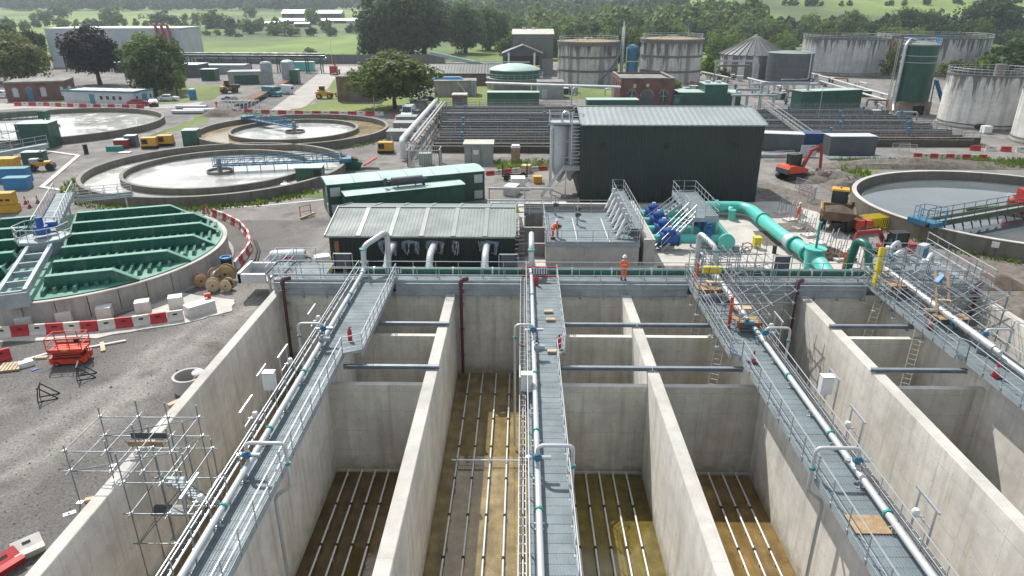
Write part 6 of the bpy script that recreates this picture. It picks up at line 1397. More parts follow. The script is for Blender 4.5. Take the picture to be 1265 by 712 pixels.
# elevated pale pipe left of the beds, with grey tank blocks beside it
ep = thing('elevated_pipe', 'long pale raised pipe with thinner pipes beside it left of the aeration beds', 'pipework', (-17, 113, 2))
pa, pb = gp(497, 172, 2.6), gp(539, 124, 2.6)
mk('main_pipe', B().tube([(*pa, 2.6), (*pb, 2.6)], .42, 12), 'pale_top', ep, world=True, smooth=True)
for k, m in ((1.1, 'galvanised'), (1.7, 'pale_concrete')): mk('small_pipe', B().tube([(pa[0]+k, pa[1], 2.3), (pb[0]+k, pb[1], 2.3)], .15, 8), m, ep, world=True, smooth=True)
for k in range(9):
    f = k/8; x = pa[0]+(pb[0]-pa[0])*f; y = pa[1]+(pb[1]-pa[1])*f; mk('trestle', B().bx(x-.3, y-.1, 0, x-.15, y+.1, 2.2).bx(x+1.9, y-.1, 0, x+2.05, y+.1, 2.2).bx(x-.5, y-.1, 2.0, x+2.2, y+.1, 2.15), 'galvanised', ep, **W_)
mk('inlet_bend', B().tube(bend([(*pa, 2.6), (pa[0]+.2, pa[1]-1.5, 2.6), (pa[0]+.4, pa[1]-2.2, .3)], .8), .42, 12), 'pale_top', ep, world=True, smooth=True)
for i, (px, py) in enumerate(((505, 172), (512, 161), (515, 153), (519, 145), (525, 138), (530, 132))):
    x, y = P(px-13, py); t = thing('tank_block', ORD[i+1]+' grey lidded block from the front in the row beside the raised pipe', 'block', (x, y, 0), group='grey blocks stepping along the raised pipe'); mk('body', B().bx(-1.6, -1.2, 0, 1.9, 1.6, 1.3), 'grey_concrete', t); mk('lid', B().bx(-1.7, -1.3, 1.303, 2.0, 1.7, 1.42), 'roof_pale', t)
# grey site containers right of the black shed
def container(A, Bp, depth, h, m, label, top='pale_top'):
    A = Vector(A); Bv = Vector(Bp); t = thing('container', label, 'container', (A.x, A.y, 0), math.atan2(Bv.y-A.y, Bv.x-A.x)); L = (Bv-A).length
    b = B().bx(.04, .04, .12, L-.04, depth-.04, h-.05).ribbed((0, 0, .15), (L, 0, .15), (0, 0, h-.1), (L, 0, h-.1), .28, .035); mk('body', b, m, t); mk('roof', B().bx(-.03, -.03, h-.048, L+.03, depth+.03, h+.04), top, t)
    for x in (0, L-.12): mk('corner_post', B().bx(x, -.045, 0, x+.12, .0, h-.05), m, t)
    return t
container(P(938, 186), P(991, 188), 2.5, 2.5, 'container_grey', 'long grey site container just right of the black shed'); container(P(1023, 193), P(1080, 193), 2.6, 2.75, 'container_grey', 'grey site container with a pale roof beside the blue one'); container(P(990, 186), P(1018, 186), 2.5, 2.4, 'container_blue', 'royal blue container between two grey ones', 'container_blue')
# kiosks, cage, generator near the beds
ks = thing('grey_kiosk', 'grey green kiosk with a white notice in front of the left hand beds', 'kiosk'); L = simple_box(ks, P(574, 203), P(609, 203), 3.0, 2.6, 'kiosk_grey', 'roof_cream', .15, .15); mk('notice', B().bx(1.2, -.03, 1.3, 1.9, -.004, 1.9), 'cabinet_white', ks); mk('door', B().bx(.9, -.03, .1, .96, -.004, 2.3).bx(2.2, -.03, .1, 2.26, -.004, 2.3), 'dark_grey_panel', ks)
cg = thing('fenced_cage', 'galvanised mesh cage round a small transformer by the grey kiosk', 'cage', (-13.2, 92.1, 0))
for (a, c) in (((-2, -1.5), (2.2, -1.5)), ((2.2, -1.5), (2.2, 1.5)), ((2.2, 1.5), (-2, 1.5)), ((-2, 1.5), (-2, -1.5))):
    b = B(); p = Vector((*a, 0)); q = Vector((*c, 0)); n = 14
    for i in range(n+1): r_ = p.lerp(q, i/n); b.bar(r_, r_+Vector((0, 0, 2.2)), .04 if i % 7 else .09)
    b.bar(p+Vector((0, 0, 2.2)), q+Vector((0, 0, 2.2)), .06).bar(p+Vector((0, 0, .1)), q+Vector((0, 0, .1)), .06); mk('mesh_side', b, 'galvanised', cg)
mk('transformer', B().box(.2, 0, .8, 1.6, 1.2, 1.6), 'kiosk_grey', cg)
def generator(px, py, label, m='plant_yellow', s=1.0, rz=0):
    x, y = P(px, py); t = thing('generator', label, 'generator', (x, y, 0), rz, 'mobile yellow generators'); mk('housing', B().box(0, 0, 1.0*s, 2.2*s, 1.3*s, 1.2*s, taper=.95), m, t); mk('base', B().bx(-1.15*s, -.6*s, .1, 1.15*s, .6*s, .4*s), 'black_steel', t); mk('grille', B().bx(-.9*s, -.68*s, .7*s, -.1*s, -.652*s, 1.4*s), 'black_steel', t); return t
generator(477, 189, 'yellow generator beside the raised pipe bend'); generator(186, 183, 'yellow generator, left of two near the nearest settling tank', rz=.2); generator(206, 180, 'yellow generator, right of two near the nearest settling tank', rz=.2); generator(378, 222, 'yellow generator at the right rim of the nearest settling tank', s=.8); generator(60, 262-8, 'yellow generator behind the walkway of the green lid', s=.01) if 0 else None
# == VEHICLES, PLANT, SITE CLUTTER
def wheel(t, x, y, r, w, name='wheel', mat='rubber', rim='pale_top', z=None):
    z = r if z is None else z
    o = mk(name, B().lathe(0, 0, [(r*.6, -w/2), (r*.93, -w/2), (r, -w*.35), (r, w*.35), (r*.93, w/2), (r*.6, w/2)], 20, close=True), mat, t, loc=(x, y, z), rot=(PI/2, 0, 0), smooth=True)
    mk('hub', B().lathe(0, 0, [(.001, -w*.42), (r*.62, -w*.42), (r*.62, w*.42), (.001, w*.42)], 14), rim, o); return o
def car_body(t, L, W_, H, kind, mat):
    """body along local x, nose at +x"""
    if kind == 'van': pr = [(-L/2, .35), (L/2-.1, .35), (L/2, .7), (L/2-.05, 1.05), (L/2-.75, 1.25), (L/2-1.45, H-.05), (L/2-1.8, H), (-L/2+.08, H), (-L/2, H-.15)]
    else: pr = [(-L/2, .35), (L/2-.05, .35), (L/2, .62), (L/2-.12, .85), (L/2-1.15, 1.0), (L/2-1.95, H), (-L/2+1.0, H), (-L/2+.25, 1.02), (-L/2+.02, .9)]
    b = B(); n = len(pr); ins = .16
    for s in (-1, 1):
        for x, z in pr: b.v.append((x, s*(W_/2-(ins*max(0, (z-.95)/(H-.95)))), z))
    b.f.append(tuple(range(n))); b.f.append(tuple(reversed(range(n, 2*n))))
    for j in range(n): b.f.append((j, n+j, n+(j+1) % n, (j+1) % n))
    bo = mk('body', b, mat, t); bpy_fix(bo)
    if kind == 'van':
        a0, a1 = (L/2-.77, 1.29), (L/2-1.43, H-.09)
        mk('windscreen', B().face([(a0[0]+.03, -W_/2+.16, a0[1]), (a0[0]+.03, W_/2-.16, a0[1]), (a1[0]+.03, W_/2-.24, a1[1]), (a1[0]+.03, -W_/2+.24, a1[1])]), 'glass_dark', t)
        for s in (-1, 1): mk('side_window', B().box(L/2-1.75, s*(W_/2-.045), 1.5, .9, .04, .5), 'glass_dark', t)
        mk('rear_window', B().box(-L/2-.01, 0, 1.5, .03, 1.2, .5), 'glass_dark', t)
    else:
        z0, z1 = 1.0, H-.04
        mk('windscreen', B().face([(L/2-1.13, -W_/2+.12, z0+.03), (L/2-1.13, W_/2-.12, z0+.03), (L/2-1.90, W_/2-.2, z1), (L/2-1.90, -W_/2+.2, z1)]), 'glass_dark', t)
        mk('rear_window', B().face([(-L/2+.24, W_/2-.12, z0+.06), (-L/2+.24, -W_/2+.12, z0+.06), (-L/2+.96, -W_/2+.2, z1), (-L/2+.96, W_/2-.2, z1)]), 'glass_dark', t)
        for s in (-1, 1): mk('side_window', B().box(-.25, s*(W_/2-.055), 1.18, L-2.6, .06, .26), 'glass_dark', t)
    for s in (-1, 1):
        mk('headlight', B().box(L/2-.03, s*(W_/2-.28), .78, .08, .3, .16), 'pale_top', t); mk('tail_light', B().box(-L/2-.01, s*(W_/2-.14), .85, .04, .14, .3), 'plastic_red', t)
        for x in (-L/2+.85, L/2-.9): wheel(t, x, s*(W_/2-.1), .33, .22)
def vehicle(px, py, rz, kind, mat, label, cat='car', name=None, s=1.0):
    x, y = P(px, py); t = thing(name or ('van' if kind == 'van' else 'parked_car'), label, 'van' if kind == 'van' else cat, (x, y, .012), rz)
    car_body(t, 5.2 if kind == 'van' else 4.2, 2.0 if kind == 'van' else 1.75, 2.3 if kind == 'van' else 1.42, kind, mat); t.scale = (s, s, s); return t
vehicle(318, 102, R(-105), 'van', 'car_white', 'white van driving up the access road by the two silos')
vehicle(505, 146, R(-92), 'van', 'car_white', 'white van parked facing the camera beside the oak')
vehicle(531, 127, R(5), 'car', 'car_black', 'black car behind the grey blocks by the lawn')
vehicle(4, 121, R(10), 'car', 'car_white', 'pale blue car at the left edge by the brick building', s=1.15)
vehicle(172, 131, R(20), 'car', 'car_red', 'red car parked at the end of the site office'); vehicle(190, 131, R(-60), 'car', 'car_black', 'black car beside the red one at the site office'); vehicle(209, 125, R(10), 'car', 'car_white', 'white car under the trees by the blue toilet')
vehicle(337, 119, R(-25), 'van', 'turquoise_trim', 'teal flatbed van parked beside the access road', s=.95); vehicle(352, 116, R(160), 'van', 'car_white', 'white van behind the teal one by the access road', s=.9)
vehicle(284, 126, R(150), 'car', 'car_grey', 'grey pickup by the pipe racks', s=.9)
def person(px, py, z, label, rz=0.0, pose='stand', xy=None, trousers='hi_vis_orange', jacket='hi_vis_orange', hat='cabinet_white'):
    x, y = xy or gp(px, py, z); t = thing('person', label, 'person', (x, y, z), rz)
    lean = {'stand': .03, 'bend': .45, 'walk': .08}[pose]
    hip = (0, 0, .95); kn = .5
    sh = (0, -lean*.55, 1.45-lean*.35); nk = (0, -lean*.66, 1.53-lean*.4)
    st = .12 if pose != 'walk' else .28
    def skin(name, verts, edges, rad, mat, parent, sub=1):
        me = bpy.data.meshes.new(name); me.from_pydata(verts, edges, []); me.materials.append(MATS[mat]); o = bpy.data.objects.new(name, me); COL.objects.link(o)
        if parent: o.parent = parent
        o.modifiers.new('skin', 'SKIN'); sv = me.skin_vertices[0].data
        for i, r_ in enumerate(rad): sv[i].radius = (r_, r_ if not hasattr(r_, '__len__') else r_)
        sv[0].use_root = True; m_ = o.modifiers.new('sub', 'SUBSURF'); m_.levels = sub; m_.render_levels = sub; return o
    hx_ = .09
    V = [hip, (0, -lean*.25, 1.2-lean*.1), sh, nk, (0, -lean*.75-.01, 1.66-lean*.45), (0, -lean*.78, 1.76-lean*.46),
         (.19, sh[1], sh[2]-.02), (.27, sh[1]-.04, sh[2]-.30), (.17, sh[1]-.26, sh[2]-.44), (.10, sh[1]-.32, sh[2]-.43),
         (-.19, sh[1], sh[2]-.02), (-.27, sh[1]-.04, sh[2]-.30), (-.17, sh[1]-.26, sh[2]-.44), (-.10, sh[1]-.32, sh[2]-.43),
         (hx_, 0, .9), (.11, -st*.6, kn), (.12, -st*.3, .09), (.12, -st*.3-.14, .05), (-hx_, 0, .9), (-.11, st*.3, kn), (-.12, st, .09), (-.12, st-.14, .05)]
    E_ = [(0, 1), (1, 2), (2, 3), (3, 4), (4, 5), (2, 6), (6, 7), (7, 8), (8, 9), (2, 10), (10, 11), (11, 12), (12, 13), (0, 14), (14, 15), (15, 16), (16, 17), (0, 18), (18, 19), (19, 20), (20, 21)]
    rad = [.13, .13, .13, .055, .09, .075, .06, .045, .038, .035, .06, .045, .038, .035, .09, .065, .045, .04, .09, .065, .045, .04]
    body = skin('body', V, E_, rad, 'skin', t)
    jv = [V[0], V[1], V[2], V[6], V[7], V[8], V[10], V[11], V[12]]
    skin('jacket', jv, [(0, 1), (1, 2), (2, 3), (3, 4), (4, 5), (2, 6), (6, 7), (7, 8)], [.155, .16, .155, .085, .068, .058, .085, .068, .058], jacket, t)
    tv = [V[0], V[14], V[15], V[16], V[18], V[19], V[20]]
    skin('trousers', tv, [(0, 1), (1, 2), (2, 3), (0, 4), (4, 5), (5, 6)], [.145, .115, .088, .075, .115, .088, .075], trousers, t)
    h = V[5]; mk('hard_hat', B().lathe(h[0], h[1], [(.17, h[2]-.02), (.135, h[2]), (.125, h[2]+.07), (.07, h[2]+.13), (.001, h[2]+.15)], 14), hat, t, smooth=True)
    mk('reflective_band', B().ringwall(0, V[1][1], .165, .172, 1.17-lean*.1, 1.22-lean*.1, 14), 'hi_vis_tape', t)
    for s in (1, -1):
        w = Vector(V[9] if s > 0 else V[13]); bt = V[16] if s > 0 else V[20]; mk('boot', B().box(bt[0], bt[1]-.07, .06, .11, .29, .12, taper=.85), 'rubber', t)
        for f in range(4): mk('finger', B().bar(w+Vector((s*(.028-.018*f), -.01, 0)), w+Vector((s*(.028-.018*f), -.07-.01*(f in (1, 2)), -.03)), .014), 'skin', t)
        mk('thumb', B().bar(w+Vector((s*-.02, .03, .02)), w+Vector((s*-.055, -.02, .025)), .016), 'skin', t)
    return t
person(770, 348, 2.02, 'worker in an orange suit and white helmet standing on the cross walkway', .1, xy=(gp(770, 346, 2.02)[0], 45.25))
person(1043, 333, .05, 'worker in orange standing by the trench in front of the red armed digger', 2.6); person(985, 272, .05, 'worker in orange among the white bases left of the dumper', 1.0, 'walk')
person(682, 303, 1.97, 'bending worker in orange at the left rail of the inlet deck', 1.8, 'bend', xy=(2.6, 54.6)); person(268, 134, .0, 'distant worker in orange by the pipe racks at the left', .5, 'bend')

def excavator(px, py, rz, label, body='excavator_orange', arm='arm_red', s=1.0, pts=None, z=0.0, xy=None):
    x, y = xy or P(px, py); t = thing('excavator', label, 'excavator', (x, y, z), rz)
    for k in (-1, 1):
        b = B(); b.extr([(-1.7, .25), (-1.45, .02), (1.45, .02), (1.7, .25), (1.7, .45), (1.45, .68), (-1.45, .68), (-1.7, .45)], k*.95-.25, k*.95+.25); b.v = [(vx, vy, vz) for vx, vy, vz in b.v]; tr = mk('track', b, 'rubber', t)
        for i in range(5): mk('roller', B().tube([(-1.2+i*.6, k*.95-.27, .28), (-1.2+i*.6, k*.95+.27, .28)], .16, 10), 'black_steel', tr)
    mk('undercarriage', B().box(0, 0, .5, 1.8, 1.5, .35).cyl(0, 0, .6, .85, .55, 14), 'black_steel', t)
    b = B().extr([(-1.75, .9), (1.0, .9), (1.05, 1.3), (.3, 1.5), (-1.0, 1.75), (-1.65, 1.7), (-1.85, 1.4)], -1.05, 1.05); mk('engine_cover', b, body, t)
    mk('counterweight', B().extr([(-1.95, .85), (-1.7, .85), (-1.7, 1.45), (-1.9, 1.4)], -1.0, 1.0), 'dark_grey_panel', t)
    mk('cab_frame', B().bx(-.5, .15, 1.3, -.42, .23, 2.75).bx(-.5, .92, 1.3, -.42, 1.0, 2.75).bx(.92, .15, 1.3, 1.0, .23, 2.7).bx(.92, .92, 1.3, 1.0, 1.0, 2.7).bx(-.55, .1, 2.7, 1.05, 1.05, 2.8), 'black_steel', t)
    mk('cab_glass', B().bx(-.45, .2, 1.35, .95, .95, 2.7), 'glass_dark', t); mk('exhaust', B().cyl(-1.2, -.5, 1.7, 2.3, .06, 8), 'black_steel', t)
    pts = pts or [(.95, 1.25), (2.1, 3.3), (3.3, 3.5), (4.6, 1.6)]
    P3 = [Vector((a, -.15, c)) for a, c in pts]
    mk('boom', B().bar(P3[0], P3[1], .26, .40).bar(P3[1]-(P3[1]-P3[0]).normalized()*.1, P3[2], .24, .34), arm, t); mk('stick', B().bar(P3[2], P3[3], .2, .28), arm, t)
    mk('ram', B().bar(P3[0]+Vector((.1, .22, -.1)), P3[1]+Vector((-.2, .22, -.5)), .1).bar(P3[1]+Vector((0, 0, .3)), P3[2]+Vector((.15, 0, .25)), .09), 'black_steel', t)
    e = P3[3]; mk('bucket', B().extr([(e.x-.1, e.z+.05), (e.x+.25, e.z-.1), (e.x+.2, e.z-.65), (e.x-.35, e.z-.75), (e.x-.55, e.z-.4), (e.x-.3, e.z-.35)], -.55, .3), 'black_steel', t)
    mk('light', B().box(1.02, .3, 2.62, .06, .18, .12), 'safety_yellow', t); t.scale = (s, s, s); return t
excavator(980, 221, R(22), 'orange excavator with its red arm folded over beyond the turquoise pipe', s=1.05, pts=[(.9, 1.2), (1.9, 3.3), (3.4, 3.7), (3.7, .9)])
excavator(1101, 321, R(186), 'red armed excavator with a dark cab behind the right hand scaffold', body='arm_red', s=.95, pts=[(.7, 1.2), (1.7, 2.75), (3.6, 2.55), (3.9, .7)])
def dumper(px, py, rz, label, s=1.0):
    x, y = P(px, py); t = thing('dump_truck', label, 'dumper', (x, y, 0), rz)
    mk('chassis', B().box(0, 0, .75, 4.4, .9, .4), 'black_steel', t)
    for a in (-1.5, 1.3):
        for k in (-1, 1): wheel(t, a, k*1.05, .72, .5, rim='dark_grey_panel')
    sk = B(); sk.v = [(.2, -1.0, 1.15), (2.3, -1.0, 1.15), (2.3, 1.0, 1.15), (.2, 1.0, 1.15), (-.1, -1.35, 2.15), (2.9, -1.35, 2.05), (2.9, 1.35, 2.05), (-.1, 1.35, 2.15), (.05, -1.2, 2.12), (2.75, -1.2, 2.02), (2.75, 1.2, 2.02), (.05, 1.2, 2.12), (.35, -.9, 1.3), (2.2, -.9, 1.3), (2.2, .9, 1.3), (.35, .9, 1.3)]
    sk.f = [(3, 2, 1, 0), (0, 1, 5, 4), (1, 2, 6, 5), (2, 3, 7, 6), (3, 0, 4, 7), (4, 5, 9, 8), (5, 6, 10, 9), (6, 7, 11, 10), (7, 4, 8, 11), (8, 9, 13, 12), (9, 10, 14, 13), (10, 11, 15, 14), (11, 8, 12, 15), (12, 13, 14, 15)]; mk('skip', sk, 'skip_brown', t)
    b = B(); n = 9
    for i in range(n):
        for j in range(n): u, v = i/(n-1), j/(n-1); b.v.append((.1+2.6*u, -1.15+2.3*v, 1.85+.45*math.sin(PI*u)*math.sin(PI*v)+.08*random.random()))
    for i in range(n-1):
        for j in range(n-1): k = i*n+j; b.f.append((k, k+n, k+n+1, k+1))
    mk('load', b, 'soil', t)
    mk('engine_hood', B().box(-1.6, 0, 1.35, 1.5, 1.3, .8), 'plant_yellow', t)
    for k in (-1.05, 1.05): mk('fender', B().box(-.7, k, 1.6, 1.9, .7, .12, 0, 0, .15).box(.1, k, 1.3, .1, .6, .7), 'plant_yellow', t)
    for a in (-.95, -.15):
        for k in (-.6, .6): mk('cab_post', B().bx(a-.04, k-.04, 1.1, a+.04, k+.04, 3.25), 'black_steel', t)
    mk('cab_glass', B().bx(-.93, -.58, 1.3, -.17, .58, 3.2), 'glass_dark', t); mk('cab_roof', B().box(-.55, 0, 3.32, 1.25, 1.5, .14, taper=.9), 'roof_cream' if 0 else 'plant_yellow', t)
    mk('beacon', B().cyl(-.55, 0, 3.4, 3.55, .08, 8), 'excavator_orange', t); mk('mirror', B().bar((-.1, .7, 2.2), (.1, 1.1, 2.3), .05).box(.1, 1.15, 2.2, .05, .2, .4), 'black_steel', t); mk('tail_pipe', B().cyl(-1.2, .5, 1.7, 2.6, .07, 8), 'black_steel', t)
    t.scale = (s, s, s); return t
dumper(1031, 280, R(-112), 'yellow dump truck with dark soil in its skip beside the right hand tank', 1.08)
dumper(284, 115, R(40), 'yellow dumper by the pipe racks on the left', .9)
def telehandler(px, py, rz, label):
    x, y = P(px, py); t = thing('loader', label, 'loader', (x, y, 0), rz); mk('body', B().box(-.4, 0, 1.1, 3.2, 1.3, .9), 'plant_yellow', t); mk('cab', B().box(-.6, .2, 2.1, 1.2, 1.0, 1.2), 'glass_dark', t); mk('cab_roof', B().box(-.6, .2, 2.75, 1.3, 1.1, .1), 'plant_yellow', t)
    for a in (-1.3, 1.1):
        for k in (-.85, .85): wheel(t, a, k, .6, .4, rim='plant_yellow')
    mk('boom', B().bar((-1.6, -.4, 1.9), (2.6, -.4, 1.0), .3, .35), 'plant_yellow', t); mk('forks', B().bx(2.6, -.7, .4, 3.6, -.6, .5).bx(2.6, 0, .4, 3.6, .1, .5).bx(2.5, -.8, .4, 2.6, .2, 1.4), 'black_steel', t)
telehandler(402, 122, R(5), 'yellow loader parked on the concrete road by the brown block')
# small compressor and yellow cage by the right tank
x, y = P(1062, 287); t = thing('compressor', 'bright orange towable compressor beside the dump truck', 'compressor', (x, y, 0), .2)
mk('hood', B().extr([(-.9, .5), (.9, .5), (.95, 1.0), (.7, 1.25), (-.8, 1.3), (-.95, 1.0)], -.55, .55), 'excavator_orange', t); mk('strap', B().bx(-.05, -.57, .48, .08, .57, 1.32), 'black_steel', t); mk('drawbar', B().bar((.9, 0, .45), (1.9, 0, .4), .08), 'black_steel', t); wheel(t, -.2, -.6, .33, .2, rim='black_steel'); wheel(t, -.2, .6, .33, .2, rim='black_steel')
x, y = P(1078, 282); t = thing('barrier_stack', 'stack of yellow mesh barriers between the dump truck and the tank wall', 'barriers', (x, y, 0), .3)
for k in range(7):
    b = B(); yy = -.7+k*.22; b.bar((-1.3, yy, .15), (1.3, yy, .15), .06).bar((-1.3, yy, 1.2), (1.3, yy, 1.2), .06)
    for i in range(11): b.bar((-1.3+i*.26, yy, .15), (-1.3+i*.26, yy, 1.2), .045)
    mk('barrier_panel', b, 'safety_yellow', t)
# scissor lift
x, y = P(90, 447); t = thing('scissor_lift', 'folded bright red scissor lift on the gravel beside the barriers', 'lift', (x, y, 0), R(8))
mk('chassis', B().bx(-1.2, -.6, .18, 1.2, .6, .55).bx(-1.25, -.62, .3, -1.0, .62, .7).bx(1.0, -.62, .3, 1.25, .62, .7), 'lift_red', t)
for a in (-.8, .8):
    for k in (-.58, .58): wheel(t, a, k, .22, .16, rim='lift_red')
for i in range(5): mk('scissor_arm', B().bar((-1.0, -.45, .6+i*.1), (1.0, -.45, .66+i*.1), .07, .08).bar((-1.0, .45, .66+i*.1), (1.0, .45, .6+i*.1), .07, .08), 'lift_red' if i % 2 else 'black_steel', t)
mk('platform', B().bx(-1.22, -.62, 1.12, 1.22, .62, 1.26), 'lift_red', t); mk('toe_board', B().bx(-1.24, -.64, 1.262, 1.24, -.61, 1.42).bx(-1.24, .61, 1.262, 1.24, .64, 1.42), 'lift_red', t)
for h in (1.75, 2.3):
    b = B()
    for (a, c) in (((-1.22, -.62), (1.22, -.62)), ((1.22, -.62), (1.22, .62)), ((1.22, .62), (-1.22, .62)), ((-1.22, .62), (-1.22, -.62))): b.bar((*a, h), (*c, h), .05)
    mk('guard_rail', b, 'lift_red', t)
for a in (-1.22, -.4, .4, 1.22):
    for k in (-.62, .62): mk('rail_post', B().bar((a, k, 1.26), (a, k, 2.3), .05), 'lift_red', t)
t.scale = (.8, .9, .78)
mk('control_box', B().box(.95, -.5, 2.1, .3, .25, .3), 'black_steel', t); mk('warning_label', B().bx(-.2, -.645, 1.3, .2, -.641, 1.38), 'safety_yellow', t); mk('entry_ladder', B().bar((1.28, -.2, .3), (1.28, -.2, 1.2), .04).bar((1.28, .2, .3), (1.28, .2, 1.2), .04).bar((1.28, -.2, .7), (1.28, .2, .7), .04), 'lift_red', t)
# white blocks, planks, trestles, debris
for i, (px, py, lab) in enumerate(((31, 407, 'leftmost white block behind the barrier row'), (80, 400, 'second white block behind the barrier row'), (129, 394, 'third white block behind the barrier row'), (176, 387, 'fourth white block behind the barrier row'), (217, 381, 'fifth white block, at the right end of the barrier row'))):
    x, y = P(px, py); t = thing('white_block', lab, 'block', (x, y+.2, .06), R(15+i*2), 'white blocks on the concrete apron'); mk('block', B().box(0, 0, .38, .95, .8, .76, taper=.96), 'white_block', t); mk('lid', B().box(0, 0, .785, .93, .78, .04), 'cabinet_white', t)
x, y = P(248, 387); t = thing('plinth_block', 'long white concrete base at the corner of the apron', 'block', (x, y, .06), R(48)); mk('block', B().box(0, 0, .35, 1.9, .95, .7, taper=.97), 'white_block', t); mk('lid', B().box(0, 0, .72, 1.86, .9, .04), 'cabinet_white', t)
x, y = P(261, 381); t = thing('orange_pump', 'small orange pump standing against the white concrete base', 'pump', (x, y, .06), .2); mk('body', B().lathe(0, 0, [(.001, 0), (.22, 0), (.25, .35), (.14, .55), (.12, .8), (.001, .82)], 12), 'excavator_orange', t, smooth=True); mk('head', B().box(-.1, 0, .98, .42, .26, .24, .4), 'excavator_orange', t)
for (a, b_, lab, w) in (((30, 446), (88, 430), 'left pale plank lying under the scissor lift', .2), ((100, 432), (156, 422), 'right pale plank lying on the gravel by the scissor lift', .2), ((126, 424), (128, 435), 'short crossing board on the right plank', .25)):
    p = Vector((*P(*a), .05)); q = Vector((*P(*b_), .07)); tag(mk('plank', B().bar(p-(p+q)/2, q-(p+q)/2, w, .08), 'white_block' if w == .2 else 'timber_pale', loc=tuple((p+q)/2)), lab, 'plank', 'planks on the gravel')
for (px, py, lab) in ((60, 492, 'nearer black steel trestle lying on the gravel'), (107, 466, 'black steel trestle below the scissor lift')):
    x, y = P(px, py); t = thing('trestle', lab, 'trestle', (x, y, 0), R(25), 'black trestles on the gravel')
    for k in (-.3, .3): mk('leg', B().bar((-.45, k, .03), (-.3, k, .85), .05).bar((.5, k, .03), (-.3, k, .85), .05).bar((-.45, k, .03), (.5, k, .03), .05), 'black_steel', t)
    mk('top_bar', B().bar((-.3, -.45, .88), (-.3, .45, .88), .08), 'black_steel', t)
x, y = P(14, 455); t = thing('pallet', 'broken pallet and timber at the left edge below the barriers', 'pallet', (x, y, 0), .3)
for k in range(6): mk('slat', B().box(-.5+k*.2, 0, .14, .15, 1.1, .03), 'timber_pale', t)
for k in (-.45, 0, .45): mk('bearer', B().box(0, k, .06, 1.2, .09, .1), 'timber', t)
for (px, py, sx_, sy_, sz_, m, lab, nm) in ((33, 452, .8, .5, .3, 'cabinet_white', 'white tub beside the broken pallet', 'tub'), (43, 457, .4, .3, .05, 'container_blue', 'scrap of blue and white wrapping on the gravel', 'wrapping'), (52, 443, .7, .3, .12, 'timber_pale', 'pale offcut of timber right of the broken pallet', 'timber_offcut'), (86, 635, .5, .25, .04, 'cabinet_white', 'scrap of white paper on the gravel by the near wall', 'paper_scrap'), (113, 618, .5, .25, .12, 'timber_pale', 'timber block under the foot of the scaffold', 'timber_block'), (206, 387, 1.2, .35, .07, 'timber_pale', 'round pale drum lid lying at the foot of the covered tank wall', 'drum_lid'), (220, 497, 1.2, .3, .12, 'timber_pale', 'timber boards on the gravel against the left tank wall', 'timber_boards')):
    if nm == 'drum_lid': px, py = 205, 368
    x, y = P(px, py); t = thing(nm, lab, nm.split('_')[-1], (x, y, .065 if py < 395 else 0), random.uniform(0, 1)); mk('piece', B().cyl(0, 0, 0, .05, .55, 16) if nm == 'drum_lid' else B().box(0, 0, sz_/2, sx_, sy_, sz_, taper=.92), m, t)
# concrete manhole ring with a sack
x, y = P(236, 482); t = thing('manhole_ring', 'precast concrete manhole ring standing by the left tank wall', 'concrete ring', (x-.1, y+.2, 0)); mk('ring', B().ringwall(0, 0, .72, .86, 0, .85, 36), 'pale_concrete', t, smooth=True); mk('timber_prop', B().bar((-.1, -.3, .1), (.5, .3, .85), .08).bar((.2, -.4, .2), (.75, .1, .8), .07), 'timber_pale', t)
tag(mk('sack', B().lathe(0, 0, [(.001, 0), (.3, .03), (.34, .15), (.2, .27), (.001, .3)], 12), 'cabinet_white', loc=(x+.45, y+.25, .85), smooth=True), 'white sack lying on the rim of the manhole ring', 'sack')
# cable reels and drum by the covered tank
def reel(px, py, r, w, rz, label, rope='rubber', lay=False):
    x, y = P(px, py); t = thing('cable_drum', label, 'cable drum', (x, y, 0), rz, 'cable drums by the covered tank')
    for k in (-1, 1): mk('flange', B().tube([(0, k*w/2-.03, r), (0, k*w/2+.03, r)], r, 24), 'timber_pale' if r < .5 else 'timber', t)
    mk('core', B().tube([(0, -w/2, r), (0, w/2, r)], r*.62, 20), rope, t, smooth=True); mk('hub', B().tube([(0, -w/2-.05, r), (0, -w/2-.03, r)], r*.15, 8), 'black_steel', t)
reel(264, 359, .48, .55, .35, 'small pale cable drum, left of two in front', 'cabin_grey'); reel(282, 359, .48, .55, -.1, 'small pale cable drum, right of two in front', 'black_steel'); reel(269, 350, .62, .6, 1.2, 'grey wound cable drum standing behind the small ones', 'cabin_grey'); reel(281, 348, .70, .5, .1, 'largest rusty orange cable drum at the back', 'timber'); reel(249, 354, .5, .4, .6, 'rusty cable drum leaning against the covered tank wall', 'timber')
x, y = P(282, 338); t = thing('barrel', 'tall black barrel with a blue rim by the cable drums', 'barrel', (x, y, 0)); mk('body', B().lathe(0, 0, [(.001, .0), (.38, 0), (.42, .5), (.42, 1.0), (.4, 1.35)], 18), 'black_steel', t, smooth=True); mk('rim', B().ringwall(0, 0, .36, .45, 1.3, 1.42, 18), 'bright_blue', t); mk('inside', B().disc(0, 0, 1.31, .36, 18), 'bright_blue', t)
t = thing('hose', 'black corrugated hose curled beside the curved barrier row', 'hose', (*P(305, 335), 0)); pts = [P(290, 338), P(304, 334), P(315, 322), P(318, 310), P(314, 298)]; mk('hose', B().tube([(a-t.location.x, c-t.location.y, .08) for a, c in pts], .07, 8), 'rubber', t, smooth=True); mk('second_coil', B().tube([(a-t.location.x+.3, c-t.location.y-.2, .08) for a, c in pts], .05, 8), 'rubber', t, smooth=True)
